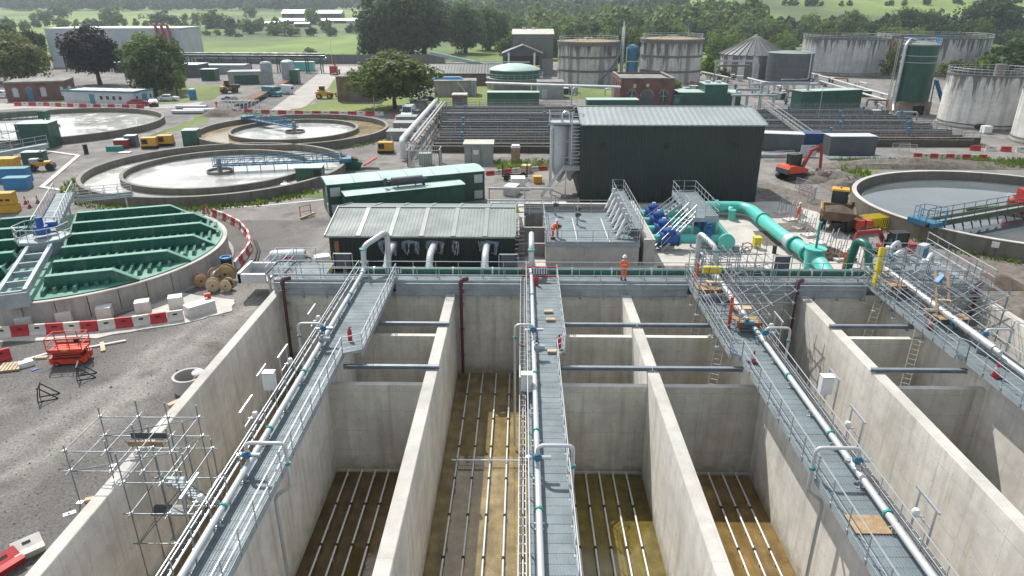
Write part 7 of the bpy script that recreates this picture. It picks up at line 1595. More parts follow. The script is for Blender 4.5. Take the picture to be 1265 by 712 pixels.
# ---- plastic barriers
def bar_meshes():
    b = B(); b.v = []
    pr = [(-.22, 0), (.22, 0), (.20, .12), (.09, .28), (.08, .75), (-.08, .75), (-.09, .28), (-.20, .12)]
    b.extr(pr, -.5, .5, 'x'); return b
bm_r = bar_meshes().mesh('shell', 'plastic_red'); bm_w = bar_meshes().mesh('shell', 'plastic_white'); foot = B().bx(-.14, -.10, .46, .14, -.095, .58).mesh('recess', 'black_steel')
for me_ in (bm_r, bm_w):
    pass
def barrier_row(pts, where, group, gap=0.0, L=1.0, first='r', px=True, h=1.0, only=None, skip=0):
    Pn = [Vector((*P(*p), 0)) if px else Vector((*p, 0)) for p in pts]; col = first; acc = []
    tot = sum((b_-a).length for a, b_ in zip(Pn, Pn[1:])); n = max(1, int(tot/(L+gap)))
    def at(d):
        for a, b_ in zip(Pn, Pn[1:]):
            l = (b_-a).length
            if d <= l or b_ is Pn[-1]: return a+(b_-a)*min(1, d/l), math.atan2((b_-a).y, (b_-a).x)
            d -= l
    cn = {'r': 0, 'w': 0}
    for i in range(n):
        q, a = at((i+.5)*tot/n); c = col; col = 'w' if col == 'r' else 'r'; cn[c] += 1
        if only and c != only: continue
        t = thing('barrier', ORD[cn[c]]+(' red' if c == 'r' else ' white')+' barrier from the left in '+where, 'barrier', tuple(q), a+random.uniform(-.05, .05), group)
        o = mk('shell', bm_r if c == 'r' else bm_w, '', t); mk('recess', foot, '', t); t.scale = (L, 1, h)
barrier_row([(-6, 418), (40, 414), (120, 409), (170, 403), (228, 395)], 'the straight row along the concrete apron', 'barriers along the apron', first='w')
barrier_row([(264, 267), (280, 273), (297, 282), (307, 294), (310, 308), (304, 318), (291, 334)], 'the curved row round the covered tank', 'barriers curving round the covered tank')
barrier_row([(18, 131), (55, 131), (100, 133), (178, 134)], 'the long row before the site office', 'barriers before the site office', L=1.5)
barrier_row([(262, 139), (300, 140), (380, 142), (474, 143)], 'the row behind the farther settling tank', 'barriers behind the settling tanks', L=1.7)
barrier_row([(600, 217), (635, 213), (676, 210)], 'the kerb row left of the silo', 'barriers left of the silo', L=1.1, h=.7)
barrier_row([(486, 146), (497, 150), (502, 158), (494, 166), (484, 174)], 'the bent row beside the white van', 'barriers beside the van', L=1.1)
barrier_row([(1128, 196), (1218, 198)], 'the spaced row beyond the right hand tank', 'barriers beyond the right tank', L=1.05); barrier_row([(1195, 186), (1290, 189)], 'the row at the foot of the stained tanks', 'barriers by the stained tanks', L=1.4, gap=.6)
for (px, py, rz, m, lab) in ((3, 446, .7, 'r', 'single tilted red barrier at the left edge above the pallet'), (16, 707, 1.1, 'r', 'red barrier at the bottom left corner'), (40, 690, .8, 'w', 'white barrier lying by the near left tank wall')):
    x, y = P(px, py); t = thing('barrier', lab, 'barrier', (x, y, 0), rz); mk('shell', bm_r if m == 'r' else bm_w, '', t); mk('recess', foot, '', t); t.rotation_euler = (R(-60) if py > 600 else 0, 0, rz); t.location.z = .2 if py > 600 else 0
for (px, py, lab) in ((32, 252, 'left cone of three above the green lid'), (37, 257, 'middle cone of three above the green lid'), (47, 251, 'right cone of three above the green lid'), (137, 250, 'cone behind the landing rails'), (163, 253, 'cone at the back rim of the green lid'), (255, 262, 'cone at the start of the curved barrier row'), (533, 133, 'cone beside the grey blocks')): cone(*P(px, py), lab, 0, 'cones about the yard', 1.15)
t = thing('sign_frame', 'red triangular sign frame at the start of the curved barrier row', 'sign', (*P(256, 270), 0)); mk('triangle', B().bar((-.4, 0, .5), (.4, 0, .5), .08).bar((.4, 0, .5), (0, 0, 1.3), .08).bar((0, 0, 1.3), (-.4, 0, .5), .08), 'plastic_red', t); mk('face', B().extr([(-.3, .55), (.3, .55), (0, 1.15)], -.01, .01, 'y') if 0 else B().face([(-.32, -.01, .55), (.32, -.01, .55), (0, -.01, 1.18)]), 'plastic_white', t); mk('legs', B().bar((-.3, 0, 0), (-.1, 0, .9), .05).bar((.3, 0, 0), (.1, 0, .9), .05), 'black_steel', t)
# tanker on the platform by the near left corner
t = thing('tank_trailer', 'grey and black tank trailer behind the left end of the cross walkway', 'tanker', (*P(358, 333), 0), R(8))
mk('tank', B().lathe(0, 0, [(.001, -1.8), (.7, -1.75), (.8, -1.5), (.8, 1.5), (.7, 1.75), (.001, 1.8)], 20), 'cabin_grey', t, loc=(0, 0, 1.35), rot=(0, PI/2, 0), smooth=True)
mk('skirt', B().bx(-1.6, -.82, .55, 1.5, .82, 1.15), 'black_steel', t); mk('red_band', B().bx(-.4, -.83, 1.5, .7, -.79, 1.68), 'car_red', t)
for a in (-.6, .5):
    for k in (-.8, .8): wheel(t, a, k, .42, .24)
t.scale = (.78, .8, .78)
mk('hose_coil', B().tube([(1.9+.4*math.cos(k*.8), .2*math.sin(k), .9+.35*math.sin(k*.8)) for k in range(16)], .07, 6), 'black_steel', t, smooth=True)
mk('ladder', B().bar((-1.2, -.95, .1), (-.8, -.9, 2.1), .05).bar((-.8, -.95, .1), (-.4, -.9, 2.1), .05), 'galvanised', t)
for k in range(7): mk('rung', B().bar((-1.13+k*.06, -.95, .35+k*.26), (-.73+k*.06, -.95, .35+k*.26), .04), 'galvanised', t)
pl = thing('corner_platform', 'galvanised corner platform with pale trough at the left end of the tank head', 'platform', (-18.5, 47.5, 0))
mk('trough', B().bx(-20.6, 46.2, 1.2, -18.6, 46.45, 1.9).bx(-20.6, 48.6, 1.2, -18.6, 48.85, 1.9).bx(-20.6, 46.45, 1.1, -18.6, 48.6, 1.25).bx(-20.62, 46.2, 1.2, -20.4, 48.85, 2.0), 'pale_top', pl, **W_)
grating(pl, -18.5, -14.2, 46.2, 48.8, 1.9, 'grating', .2, 1.3); handrail(pl, [(-18.5, 46.1, 1.9), (-18.5, 49, 1.9), (-15.6, 49, 1.9)], step=1.2); handrail(pl, [(-17.2, 46.3, 1.9), (-17.2, 48.8, 1.9)], step=1.2)
for x in (-18.4, -16.4): mk('leg', B().bx(x-.08, 46.3, 0, x+.08, 46.46, 1.85).bx(x-.08, 48.6, 0, x+.08, 48.76, 1.85), 'galvanised', pl, **W_)
t = thing('stacked_bags', 'yellow and white bags stacked left of the dark building', 'bags', (*P(400, 338), 0)); 
for k in range(5): mk('bag', B().box(.1*(k % 2), 0, .2+k*.3, 1.3, 1.0, .28, .1*k, taper=.9), 'safety_yellow' if k in (1, 3) else 'cabinet_white', t)
for (px, py, lab) in ((378, 268, 'red barrier frame with timber on the gravel left of the green kiosks'),):
    t = thing('folding_barrier', lab, 'barrier', (*P(px, py), 0), .8); mk('frame', B().bar((-.6, 0, .05), (-.6, 0, 1.2), .06).bar((.6, 0, .05), (.6, 0, 1.2), .06).bar((-.6, 0, 1.15), (.6, 0, 1.15), .06).bar((-.6, 0, .6), (.6, 0, .6), .06), 'plastic_red', t); mk('timber', B().bar((-.9, -.5, .1), (.9, -.2, .25), .2), 'timber_pale', t)
t = thing('post_box', 'green post box on the rim beside the small kiosk', 'box', (*P(299, 262), 0)) if 0 else None
t = thing('green_shed', 'small green shed at the right rim of the nearest settling tank', 'shed', (*P(384, 230), 0), .1); mk('body', B().bx(-1.6, 0, 0, 1.4, 2.2, 2.1), 'site_green', t); mk('roof', B().bx(-1.7, -.1, 2.103, 1.5, 2.3, 2.2), 'roof_green', t); mk('door', B().bx(.5, -.05, .1, 1.2, -.004, 1.9), 'black_steel', t)
t = thing('white_bag', 'white bulk bag on the verge before the small green shed', 'bag', (*P(353, 236), 0)); mk('bag', B().lathe(0, 0, [(.001, 0), (.55, .02), (.62, .45), (.5, .85), (.2, .95), (.001, .93)], 14), 'cabinet_white', t, smooth=True); mk('loops', B().tube([(-.3, 0, .85), (-.1, 0, 1.15), (.2, 0, 1.1), (.35, 0, .85)], .04, 6), 'cabinet_white', t)
t = thing('tipped_skip', 'tipped green and brown skip between the settling tank and the cage', 'skip', (*P(445, 208), 0), .3); mk('skip', B().box(-1.3, 0, .7, 2.4, 1.6, 1.3, 0, 0, .3, taper=1.25), 'cover_green', t); mk('lid', B().box(1.3, 0, .9, 2.0, 1.6, .12, 0, 0, -.5), 'car_red', t); mk('load', B().box(-1.3, 0, 1.5, 2.2, 1.4, .3, 0, 0, .3), 'leaf_light' if 0 else 'soil', t)
def toilet(px, py, m, top, label):
    t = thing('portable_toilet', label, 'toilet', (*P(px, py), 0)); mk('cabin', B().bx(-.6, -.6, 0, .6, .6, 2.1), m, t); mk('roof', B().box(0, 0, 2.25, 1.28, 1.28, .3, taper=.8), top, t); mk('door', B().bx(-.42, -.65, .1, .42, -.604, 1.95), m, t); mk('handle', B().bx(.28, -.69, 1.0, .34, -.652, 1.2), 'black_steel', t)
toilet(637, 201, 'excavator_orange' if 0 else 'timber', 'cabinet_white', 'orange portable toilet with a white roof before the beds'); toilet(239, 123, 'bright_blue', 'cabinet_white', 'blue portable toilet on the lawn')
# far left yard plant
x, y = P(53, 211); t = thing('road_roller', 'small black and yellow road roller by the zigzag path', 'roller', (x, y, 0), .35)
for a in (-1.0, 1.0): mk('drum', B().tube([(a, -.7, .5), (a, .7, .5)], .5, 20), 'black_steel', t, smooth=True)
mk('body', B().box(0, 0, .95, 2.2, 1.1, .5), 'plant_yellow', t); mk('hood', B().box(-.7, 0, 1.4, 1.0, .9, .4), 'galvanised_plate', t); mk('roll_bar', B().bar((.2, -.5, 1.2), (.2, -.5, 2.5), .08).bar((.2, .5, 1.2), (.2, .5, 2.5), .08).bar((.2, -.5, 2.5), (.2, .5, 2.5), .08), 'black_steel', t); mk('seat', B().box(.1, 0, 1.35, .5, .5, .3), 'black_steel', t)
for (px, py, w, d, h, m, top, nm, lab) in ((41, 203, 2.6, 1.6, 1.5, 'dark_green', 'roof_green', 'generator', 'dark green generator behind the road roller'), (45, 184, 4.6, 3.4, 3.6, 'dark_green', 'roof_green', 'green_tank_house', 'large dark green box by the leftmost scaffold'), (20, 235, 2.6, 1.4, 1.3, 'bright_blue', 'turquoise_trim', 'blue_bin', 'bright blue skip, nearer of the pair at the left edge'), (14, 226, 3.8, 1.4, 1.6, 'bright_blue', 'turquoise_trim', 'blue_bin', 'bright blue skip, farther of the pair at the left edge'), (5, 214, 2.8, 1.8, 1.7, 'plant_yellow', 'plant_yellow', 'plant_box', 'amber plant housing at the left edge above the blue skips'), (150, 184, 2.0, 1.6, 1.2, 'car_red', 'cabin_grey', 'pump_set', 'reddish pump set on the ground before the leftmost tank'), (162, 182, 1.6, 1.5, 1.6, 'dark_grey_panel', 'cabin_grey', 'tool_store', 'dark tool store beside the reddish pump set'), (141, 187, 2.2, .9, .6, 'teal_flange', 'lid_green', 'green_chest', 'low green chest before the pump sets'), (153, 190, 1.6, .9, .05, 'cabinet_white', 'cabinet_white', 'white_sheet', 'white sheet lying on the ground right of the zigzag path'), (236, 181, 2.2, 2.2, 2.3, 'site_green', 'roof_green', 'green_kiosk', 'green kiosk between the two nearer settling tanks'), (580, 260, .01, .01, .01, 'rubber', 'rubber', 'x', 'x')):
    if nm == 'x': continue
    t = thing(nm, lab, nm.split('_')[-1], (*P(px, py), 0), .15); mk('body', B().box(0, d/2, h/2+.02, w, d, h, taper=.97), m, t); mk('top', B().box(0, d/2, h+.06, w*1.02, d*1.02, .07), top, t)
    if h > 1: mk('door', B().box(w*.1, -.015, h*.45, w*.3, .03, h*.7), m, t)
t = thing('bollard', 'black upright cylinder beside the zigzag path', 'bollard', (*P(107, 190), 0)); mk('post', B().cyl(0, 0, 0, 1.3, .3, 14), 'black_steel', t); mk('cap', B().cyl(0, 0, 1.3, 1.36, .33, 14), 'black_steel', t)
x, y = P(8, 262); t = thing('yellow_mixer', 'yellow machine with black grips at the back rim of the green lid', 'machine', (*P(13, 262), 0), .2); mk('body', B().box(0, 0, 1.5, 1.5, 1.1, 1.2), 'plant_yellow', t); mk('base', B().box(0, 0, .45, 1.7, 1.2, .8), 'plant_yellow', t); mk('grip', B().bx(-.5, -.6, 1.3, -.1, -.56, 1.5).bx(.1, -.6, 1.3, .5, -.56, 1.5), 'black_steel', t)
# pipe racks and stacked pipes beside the access road
for j, (a, c, m, lab) in enumerate((((300, 132), (352, 104), 'rust', 'long brown pipes lying on racks left of the access road'), ((292, 136), (345, 107), 'black_steel', 'long black pipes beside the brown ones on racks'))):
    p = Vector((*P(*a), .9)); q = Vector((*P(*c), .9)); t = thing('pipe_rack', lab, 'pipes', tuple((p+q)/2), group='pipes on racks by the access road')
    for k in range(3): mk('pipe', B().tube([p+Vector((k*.7, 0, 0)), q+Vector((k*.7, 0, 0))], .3, 10), m, t, world=True, smooth=True)
    for f in (.1, .5, .9): r_ = p.lerp(q, f); mk('rack', B().bx(r_.x-.4, r_.y-.1, 0, r_.x+1.9, r_.y+.1, .6), 'galvanised', t, **W_)
t = thing('steel_stack', 'stack of pale steel frames by the access road', 'frames', (*P(290, 140), 0))
for k in range(9): mk('frame', B().bar((-3+k*.8, 0, .1), (-2.8+k*.8, .4, 2.2), .12).bar((-2.8+k*.8, .4, 2.2), (-2.4+k*.8, 3, 2.2), .12).bar((-2.4+k*.8, 3, 2.2), (-2.4+k*.8, 3, .1), .12), 'pale_top', t)
for i, (px, py) in enumerate(((236, 135), (246, 139), (232, 141))):
    t = thing('white_pipe', 'white pipe length, %s of three lying by the lawn' % ['farthest', 'rightmost', 'nearest'][i], 'pipe', (*P(px, py), .4), 0, 'white pipes lying by the lawn'); mk('pipe', B().tube([(-3, 0, 0), (3, .2, 0)], .4, 10), 'pale_top', t, smooth=True); mk('socket', B().tube([(2.8, .2, 0), (3.3, .2, 0)], .47, 10), 'pale_top', t)
t = thing('spoil_heap', 'grey spoil heap by the farther settling tank', 'heap', (*P(273, 143), 0)); 
b = B(); n = 12
for i in range(n):
    for j in range(n): u, v = i/(n-1)*2-1, j/(n-1)*2-1; b.v.append((u*3.6, v*2.4, max(0, 1.5*(1-u*u)*(1-v*v)+.2*noise.noise((u*3, v*3, 2)))))
for i in range(n-1):
    for j in range(n-1): k = i*n+j; b.f.append((k, k+n, k+n+1, k+1))
mk('heap', b, 'rubble', t, smooth=True); heapm = b
t = thing('red_lorry', 'red crane lorry at the top of the access road', 'lorry', (*P(414, 92), 0), -1.5); mk('cab', B().box(1.6, 0, 1.6, 1.8, 2.2, 2.0), 'car_red', t); mk('bed', B().box(-1.2, 0, 1.1, 3.6, 2.2, .5), 'car_red', t); mk('crane', B().bar((.3, 0, 1.2), (-.6, 0, 4.0), .3).bar((-.6, 0, 4.0), (-2.2, 0, 2.6), .25), 'car_red', t); [wheel(t, a, k, .5, .35) for a in (-2, 1.6) for k in (-1, 1)]
# lamp posts, poles
for (px, py, h, lab) in ((606, 138, 6, 'slim lamp post on the lawn before the oak') if 0 else (463, 140, 5, 'lamp post with a round white sign beside the oak'), (411, 84, 9, 'tall slim pole at the far end of the access road'), (1010, 150, 6, 'white topped lamp post before the large green kiosk'), (811, 128, 5, 'lamp post by the arched door of the pump house')):
    t = thing('lamp_post', lab, 'lamp post', (*P(px, py), 0)); mk('column', B().cyl(0, 0, 0, h, .08, 8, .05), 'galvanised', t); mk('lantern', B().box(.25, 0, h, .7, .3, .14), 'pale_top', t)
# == SCAFFOLDS AND RIGHT-HAND PIPEWORK
def scaffold(label, xs_, ys_, zb, zt_, levels, planks=(), braces=True, rails=(), tubem='scaffold_tube', boards='timber', jit=.12, grp='tube scaffolds', extra=()):
    t = thing('scaffold', label, 'scaffold', (sum(xs_)/len(xs_), sum(ys_)/len(ys_), zb(xs_[0], ys_[0])), group=grp); rn = random.Random(len(label))
    for x in xs_:
        for y in ys_:
            z0 = zb(x, y); z1 = zt_+rn.uniform(-.2, 1.0)
            mk('standard', B().tube([(x, y, z0), (x+rn.uniform(-.04, .04), y, z1)], .027, 6), tubem, t, **W_); mk('base_plate', B().bx(x-.12, y-.12, z0, x+.12, y+.12, z0+.03), 'galvanised', t, **W_)
    for z in levels:
        for y in ys_: mk('ledger', B().tube([(xs_[0]-rn.uniform(.1, .4), y, z), (xs_[-1]+rn.uniform(.1, .5), y, z+.02)], .025, 6), tubem, t, **W_)
        for x in xs_: mk('transom', B().tube([(x, ys_[0]-rn.uniform(.1, .4), z+.06), (x, ys_[-1]+rn.uniform(.1, .4), z+.06)], .025, 6), tubem, t, **W_)
    for z in levels:
        for x in xs_:
            for y in ys_: mk('coupler', B().box(x, y, z+.03, .12, .12, .14), 'galvanised', t, **W_) if len(levels)*len(xs_)*len(ys_) < 60 else None
    if braces:
        for y in (ys_[0], ys_[-1]): mk('brace', B().tube([(xs_[0], y, levels[0]), (xs_[-1], y, levels[-1])], .025, 6), tubem, t, **W_)
        mk('brace', B().tube([(xs_[-1], ys_[0], levels[-1]), (xs_[-1], ys_[-1], levels[0])], .025, 6), tubem, t, **W_)
    for (xa, xb, ya, yb, z, m) in planks:
        n = max(1, int((yb-ya)/.24))
        for k in range(n): mk('board', B().bx(xa+rn.uniform(-.12, .12), ya+k*.24, z, xb+rn.uniform(-.12, .12), ya+k*.24+.215, z+.04), m, t, **W_)
    for (p, q, m, w, h) in extra: mk('toe_board', B().bar(p, q, w, h), m, t, **W_)
    return t
def zb1(x, y): return 0.0 if x < -17.8 else (ZT if x < -16.9 else ZF)
scaffold('open tube scaffold straddling the near part of the left outer wall', [-19.1, -17.35, -16.0, -14.6], [23.8, 26.4], zb1, 3.1, [1.65, 2.65], planks=((-17.6, -16.1, 26.0, 26.5, 1.75, 'dark_grey_panel'),), extra=(((-17.6, 25.95, 2.0), (-16.0, 25.95, 2.0), 'dark_grey_panel', .04, .3), ((-17.6, 25.6, 1.8), (-16.0, 25.6, 1.8), 'timber', .04, .25)))
st = scaffold('stair scaffold hanging down inside the leftmost lane', [-16.4, -14.8, -13.7], [23.0, 25.4], lambda x, y: ZF+1.8, 2.2, [-1.5, .1, 1.7], planks=((-16.8, -15.2, 24.7, 25.6, -1.45, 'dark_grey_panel'),))
for k in range(9): mk('step', B().bx(-14.9, 23.2+k*.24, 1.7-k*.34, -13.9, 23.4+k*.24, 1.74-k*.34), 'galvanised_plate', st, **W_)
for k in (-14.9, -13.9): mk('stringer', B().bar((k, 23.1, 1.9), (k, 25.4, -1.3), .05, .2), 'galvanised', st, **W_)
zw = lambda x, y: ZW if 12.1 < x < 14.05 or 24.3 < x < 26.3 else (ZF if y < 44.5 else 0.0)
zr = lambda x, y: ZW
scaffold('scaffold bay with orange boards at the head of the right walkway', [11.6, 12.6, 14.4], [41.6, 43.2, 45.0], lambda x, y: 1.0, 4.6, [2.2, 3.3, 4.3], planks=((11.6, 13.0, 41.6, 42.9, 2.75, 'timber'),), extra=(((11.6, 41.5, 2.7), (13.0, 41.5, 2.7), 'rust', .05, .3), ((11.7, 42.9, 2.9), (11.7, 42.9, 4.2), 'excavator_orange', .16, .16), ((12.2, 43.4, 3.5), (13.4, 43.4, 3.5), 'safety_yellow', .3, .5), ((12.3, 42.6, 2.95), (13.2, 42.6, 2.95), 'timber_pale', .5, .1)))
scaffold('scaffold bay with an orange post halfway along the right walkway', [11.7, 12.8, 14.5], [36.8, 38.3, 39.6], lambda x, y: 1.1, 3.9, [2.2, 3.2, 3.9], planks=((12.7, 14.1, 36.9, 38.1, 2.6, 'timber'),), extra=(((12.7, 36.8, 2.55), (14.2, 36.8, 2.55), 'rust', .05, .3), ((12.5, 37.6, 2.0), (12.5, 37.6, 4.0), 'excavator_orange', .18, .1), ((13.0, 38.5, 2.9), (14.0, 38.5, 2.9), 'timber_pale', .5, .12)))
scaffold('scaffold bay with a yellow frame at the head of the far right walkway', [23.6, 24.8, 26.6], [42.4, 43.8, 45.2], lambda x, y: 1.0, 4.7, [2.2, 3.3, 4.4], planks=((24.4, 26.0, 42.4, 43.6, 2.75, 'timber'),), extra=(((24.4, 42.3, 2.7), (26.2, 42.3, 2.7), 'rust', .05, .3), ((24.2, 44.0, 2.4), (24.4, 44.4, 4.8), 'safety_yellow', .35, .25), ((24.0, 43.6, 2.2), (24.1, 44.0, 4.2), 'safety_yellow', .1, .1)))
scaffold('scaffold bay with a leaning timber ladder frame over the far right walkway', [24.2, 25.6, 27.4, 28.6], [37.6, 39.2, 41.0], lambda x, y: 1.1, 4.2, [2.1, 3.2, 4.1], planks=((25.0, 27.0, 37.6, 38.8, 2.55, 'timber'),), extra=(((25.0, 37.5, 2.5), (27.2, 37.5, 2.5), 'dark_grey_panel', .06, .35), ((25.2, 38.4, 2.7), (25.9, 40.6, 4.6), 'timber', .12, .08), ((25.9, 38.3, 2.7), (26.6, 40.5, 4.6), 'timber', .12, .08), ((25.5, 39.0, 3.3), (26.2, 38.9, 3.3), 'timber_pale', .2, .06), ((25.7, 39.7, 3.9), (26.4, 39.6, 3.9), 'timber_pale', .2, .06), ((24.8, 38.9, 2.6), (26.3, 38.9, 2.6), 'brick_buff', .5, .16), ((25.3, 39.3, 4.3), (25.7, 39.5, 4.7), 'bright_blue', .3, .2)))
scaffold('wide scaffold over the pipework right of the far right walkway', [26.8, 28.6, 31.2], [45.4, 47.8, 50.4], lambda x, y: 0.0, 2.9, [1.5, 2.7], planks=((27, 30, 45.8, 46.6, 2.66, 'scaffold_tube'),))
scaffold('scaffold round the head of the right walkway beside the white riser', [13.2, 14.8, 16.2, 17.4], [44.9, 46.6, 48.2], lambda x, y: 1.2, 3.6, [2.0, 2.9, 3.5])
scaffold('low scaffold with planks between the right walkway and the red drop pipe', [14.9, 16.4, 18.0], [42.0, 43.4], lambda x, y: ZF, 2.9, [.6, 1.7, 2.6])
scaffold('scaffold in the far right lane around the dark red drop pipe', [28.4, 30.0, 31.3], [41.2, 43.6], lambda x, y: ZF, 3.0, [.4, 1.6, 2.7])
# insulated pipes lying beside the mains on the two right walkways
for (xa, ya, yb, lab) in ((13.35, 37.5, 48.8, 'silver wrapped pipe above the right walkway under the scaffold'), (25.6, 33.5, 45.8, 'silver wrapped pipe above the far right walkway under the scaffold')):
    t = thing('insulated_pipe', lab, 'pipe', (xa, ya, 2.0), group='silver wrapped pipes on the right walkways'); y = ya
    while y < yb-.9: mk('insulation_section', B().tube([(xa, y+.02, 2.78), (xa, y+.98, 2.78)], .21, 12), 'insulation', t, world=True, smooth=True); y += 1.0
    mk('pipe', B().tube([(xa, ya-.5, 2.78), (xa, yb, 2.78)], .14, 10), 'white_pipe', t, world=True, smooth=True)
    for k in range(4): mk('pipe_stand', B().bx(xa-.2, ya+1+k*3, 2.0, xa+.2, ya+1.08+k*3, 2.6), 'galvanised', t, **W_)
for (xa, lab) in ((22.5, 'blue pillar valves'),): pass
# long handrails and deck at the far right corner
dk3 = thing('corner_deck', 'steel decked chamber with long handrails at the far right corner of the tank', 'platform', (30, 50, 0))
mk('chamber', B().bx(26.9, 45.4, 0, 32.4, 51.6, 1.5), 'pale_concrete', dk3, **W_); grating(dk3, 27.0, 32.3, 45.6, 51.4, 1.62, 'galvanised_plate', .3, 1.6)
for x in (31.2, 32.3, 33.4): handrail(dk3, [(x, 45.6, 1.65), (x, 54.4 if x > 33 else 51.4, 1.65)], step=1.4, r=.035)
handrail(dk3, [(27.0, 51.5, 1.65), (32.3, 51.5, 1.65)], step=1.4)
for i, (x, y) in enumerate(((27.6, 48.2), (28.2, 50.0), (29.4, 47.2), (30.3, 49.6))):
    t = thing('blue_cabinet' if i == 3 else 'pump_unit', ['left', 'rear left', 'front', 'tall pale blue'][i]+' unit on the steel decked corner chamber', 'pump', (x, y, 1.65), .2*i, 'units on the corner chamber')
    if i == 3: mk('body', B().box(0, 0, .9, .9, .5, 1.5), 'cabin_grey', t); mk('screen', B().bx(-.35, -.29, .5, .35, -.254, 1.4), 'bridge_blue', t)
    else: mk('volute', B().tube([(-.5, 0, .45), (.5, 0, .45)], .38, 14), 'stainless', t, smooth=True); mk('riser', B().tube(bend([(0, 0, .5), (0, 0, 1.4), (.7, .3, 1.6), (1.4, .6, .3)], .3), .16, 10), 'white_pipe', t, smooth=True); mk('motor', B().cyl(-.3, 0, .8, 1.35, .22, 12), 'turquoise_trim' if i == 0 else 'cabinet_white', t)
dp = thing('silver_bend', 'large silver bent pipe at the left of the corner chamber', 'pipe', (25.2, 49.5, 0)); mk('pipe', B().tube(bend([(27.2, 48.2, 1.5), (27.5, 48.8, 2.75), (28.6, 48.4, 2.75), (29.8, 47.6, 2.2)], .6, 5), .2, 12), 'stainless', dp, world=True, smooth=True); mk('support', B().bx(28.5, 48.4, 1.6, 28.6, 48.5, 2.6), 'galvanised', dp, **W_)
# trench works: white pads with paired galvanised frames, heaps of soil between turquoise pipe and track
for i, (px, py) in enumerate(((965, 265), (976, 274), (988, 284), (999, 293), (1010, 303), (1024, 313), (1036, 322), (1052, 333))):
    x, y = P(px, py); t = thing('column_base', ORD[i+1]+' white pad with a galvanised frame in the diagonal row, from the back', 'frame', (x, y, .05), R(20), 'white pads with frames in a diagonal row')
    mk('pad', B().box(0, 0, .12, 1.25, .9, .24), 'white_block', t)
    for k in (-.3, .3): mk('post', B().bar((k, -.25, .24), (k+.15, -.1, 1.75), .05).bar((k, .25, .24), (k+.15, .1, 1.75), .05).bar((k+.15, -.1, 1.75), (k+.35, .0, 2.15), .05), 'galvanised', t)
    mk('tie', B().bar((-.2, -.1, 1.3), (.4, -.1, 1.3), .04).bar((-.2, .1, 1.0), (.4, .1, 1.0), .04), 'galvanised', t)
def heap(px, py, sx_, sy_, h, label, m='soil', seed=0, rz=0):
    b = B(); n = 16
    for i in range(n):
        for j in range(n):
            u, v = i/(n-1)*2-1, j/(n-1)*2-1; b.v.append((u*sx_, v*sy_, -.02+max(0, h*(1-u*u)*(1-v*v)*(1+.5*noise.noise((u*2+seed, v*2, 2)))+.25*h*noise.noise((u*6+seed, v*6, 5))*(1-u*u)*(1-v*v)*2)))
    for i in range(n-1):
        for j in range(n-1): k = i*n+j; b.f.append((k, k+n, k+n+1, k+1))
    o = mk('soil_heap', b, m, loc=(*P(px, py), .05), rz=rz, smooth=True); tag(o, label, 'heap', 'soil heaps round the works')
heap(1020, 318, 2.0, 1.2, .7, 'dark soil heap beside the trench worker', seed=1); heap(985, 282, 1.6, 1.6, .4, 'low sandy heap beside the turquoise pipe', 'rubble', 2); heap(1020, 222, 5.0, 2.2, .9, 'broken earth bank under the orange excavator bucket', 'rubble', 3); heap(1050, 232, 3.0, 2.0, 1.1, 'earth and stones piled against the right hand tank wall', 'rubble', 4)
heap(1130, 206, 14, 1.8, .9, 'long low earth bank behind the right hand tank', 'rubble', 5); heap(668, 205, 2.2, .9, .5, 'weedy soil heap behind the kerb row left of the silo', 'soil', 6); heap(1225, 350, 2.2, 1.6, .5, 'muddy heap right of the right outer wall', 'soil', 7); heap(1265, 390, 2.5, 1.6, .6, 'pale rubble heap by the right edge', 'rubble', 8)
mud = sheet('muddy_ground', [(1100, 350), (1290, 420), (1290, 310), (1180, 312), (1090, 330), (1060, 300), (1020, 255), (1000, 240), (945, 225), (940, 245), (975, 262), (1010, 300)], 'rubble', .009, jag=.4)
# mesh fence panels round the excavation
def fence_panel(px, py, rz, label, col='galvanised', w=2.4, h=1.2, red=False):
    t = thing('fence_panel', label, 'fence', (*P(px, py), 0), rz, 'mesh fence panels about the works'); b = B().bar((-w/2, 0, .1), (w/2, 0, .1), .045).bar((-w/2, 0, h), (w/2, 0, h), .045)
    for k in (-w/2, w/2): b.bar((k, 0, 0), (k, 0, h), .05)
    mk('frame', b, col, t); m_ = B()
    for k in range(1, 14): m_.bar((-w/2+w*k/14, 0, .1), (-w/2+w*k/14, 0, h), .014)
    for k in range(1, 5): m_.bar((-w/2, 0, h*k/5), (w/2, 0, h*k/5), .014)
    mk('mesh', m_, 'plastic_red' if red else col, t)
for i, (px, py, rz, red, lab) in enumerate(((992, 236, 1.9, 0, 'mesh panel left of the excavation below the orange excavator'), (996, 243, 1.9, 1, 'red netted panel below the orange excavator'), (1002, 248, .9, 0, 'mesh panel turning right below the orange excavator'), (1016, 252, .1, 0, 'mesh panel before the dump truck'), (1050, 238, .3, 0, 'mesh panel at the left rim of the right hand tank'), (1019, 221, .4, 1, 'fallen red netted panel by the excavator bucket'), (968, 198, .1, 1, 'red netted panel in front of the long grey container'), (955, 199, .0, 0, 'mesh panel in front of the long grey container'), (981, 200, .0, 0, 'second mesh panel in front of the long grey container'), (1112, 188, .05, 0, 'pale mesh panel stack right of the second grey container'), (1120, 190, .05, 0, 'rightmost pale mesh panel right of the second grey container'))): fence_panel(px, py, rz, lab, red=bool(red), w=2.6, h=1.3)
t = thing('steel_bundle', 'bundle of pale steel sections lying before the grey containers', 'steel', (*P(1060, 198), 0)); [mk('section', B().bar((-4, k*.35, .15+.02*k), (5.5, k*.35+.1, .15+.02*k), .22), 'galvanised_plate', t) for k in range(4)]
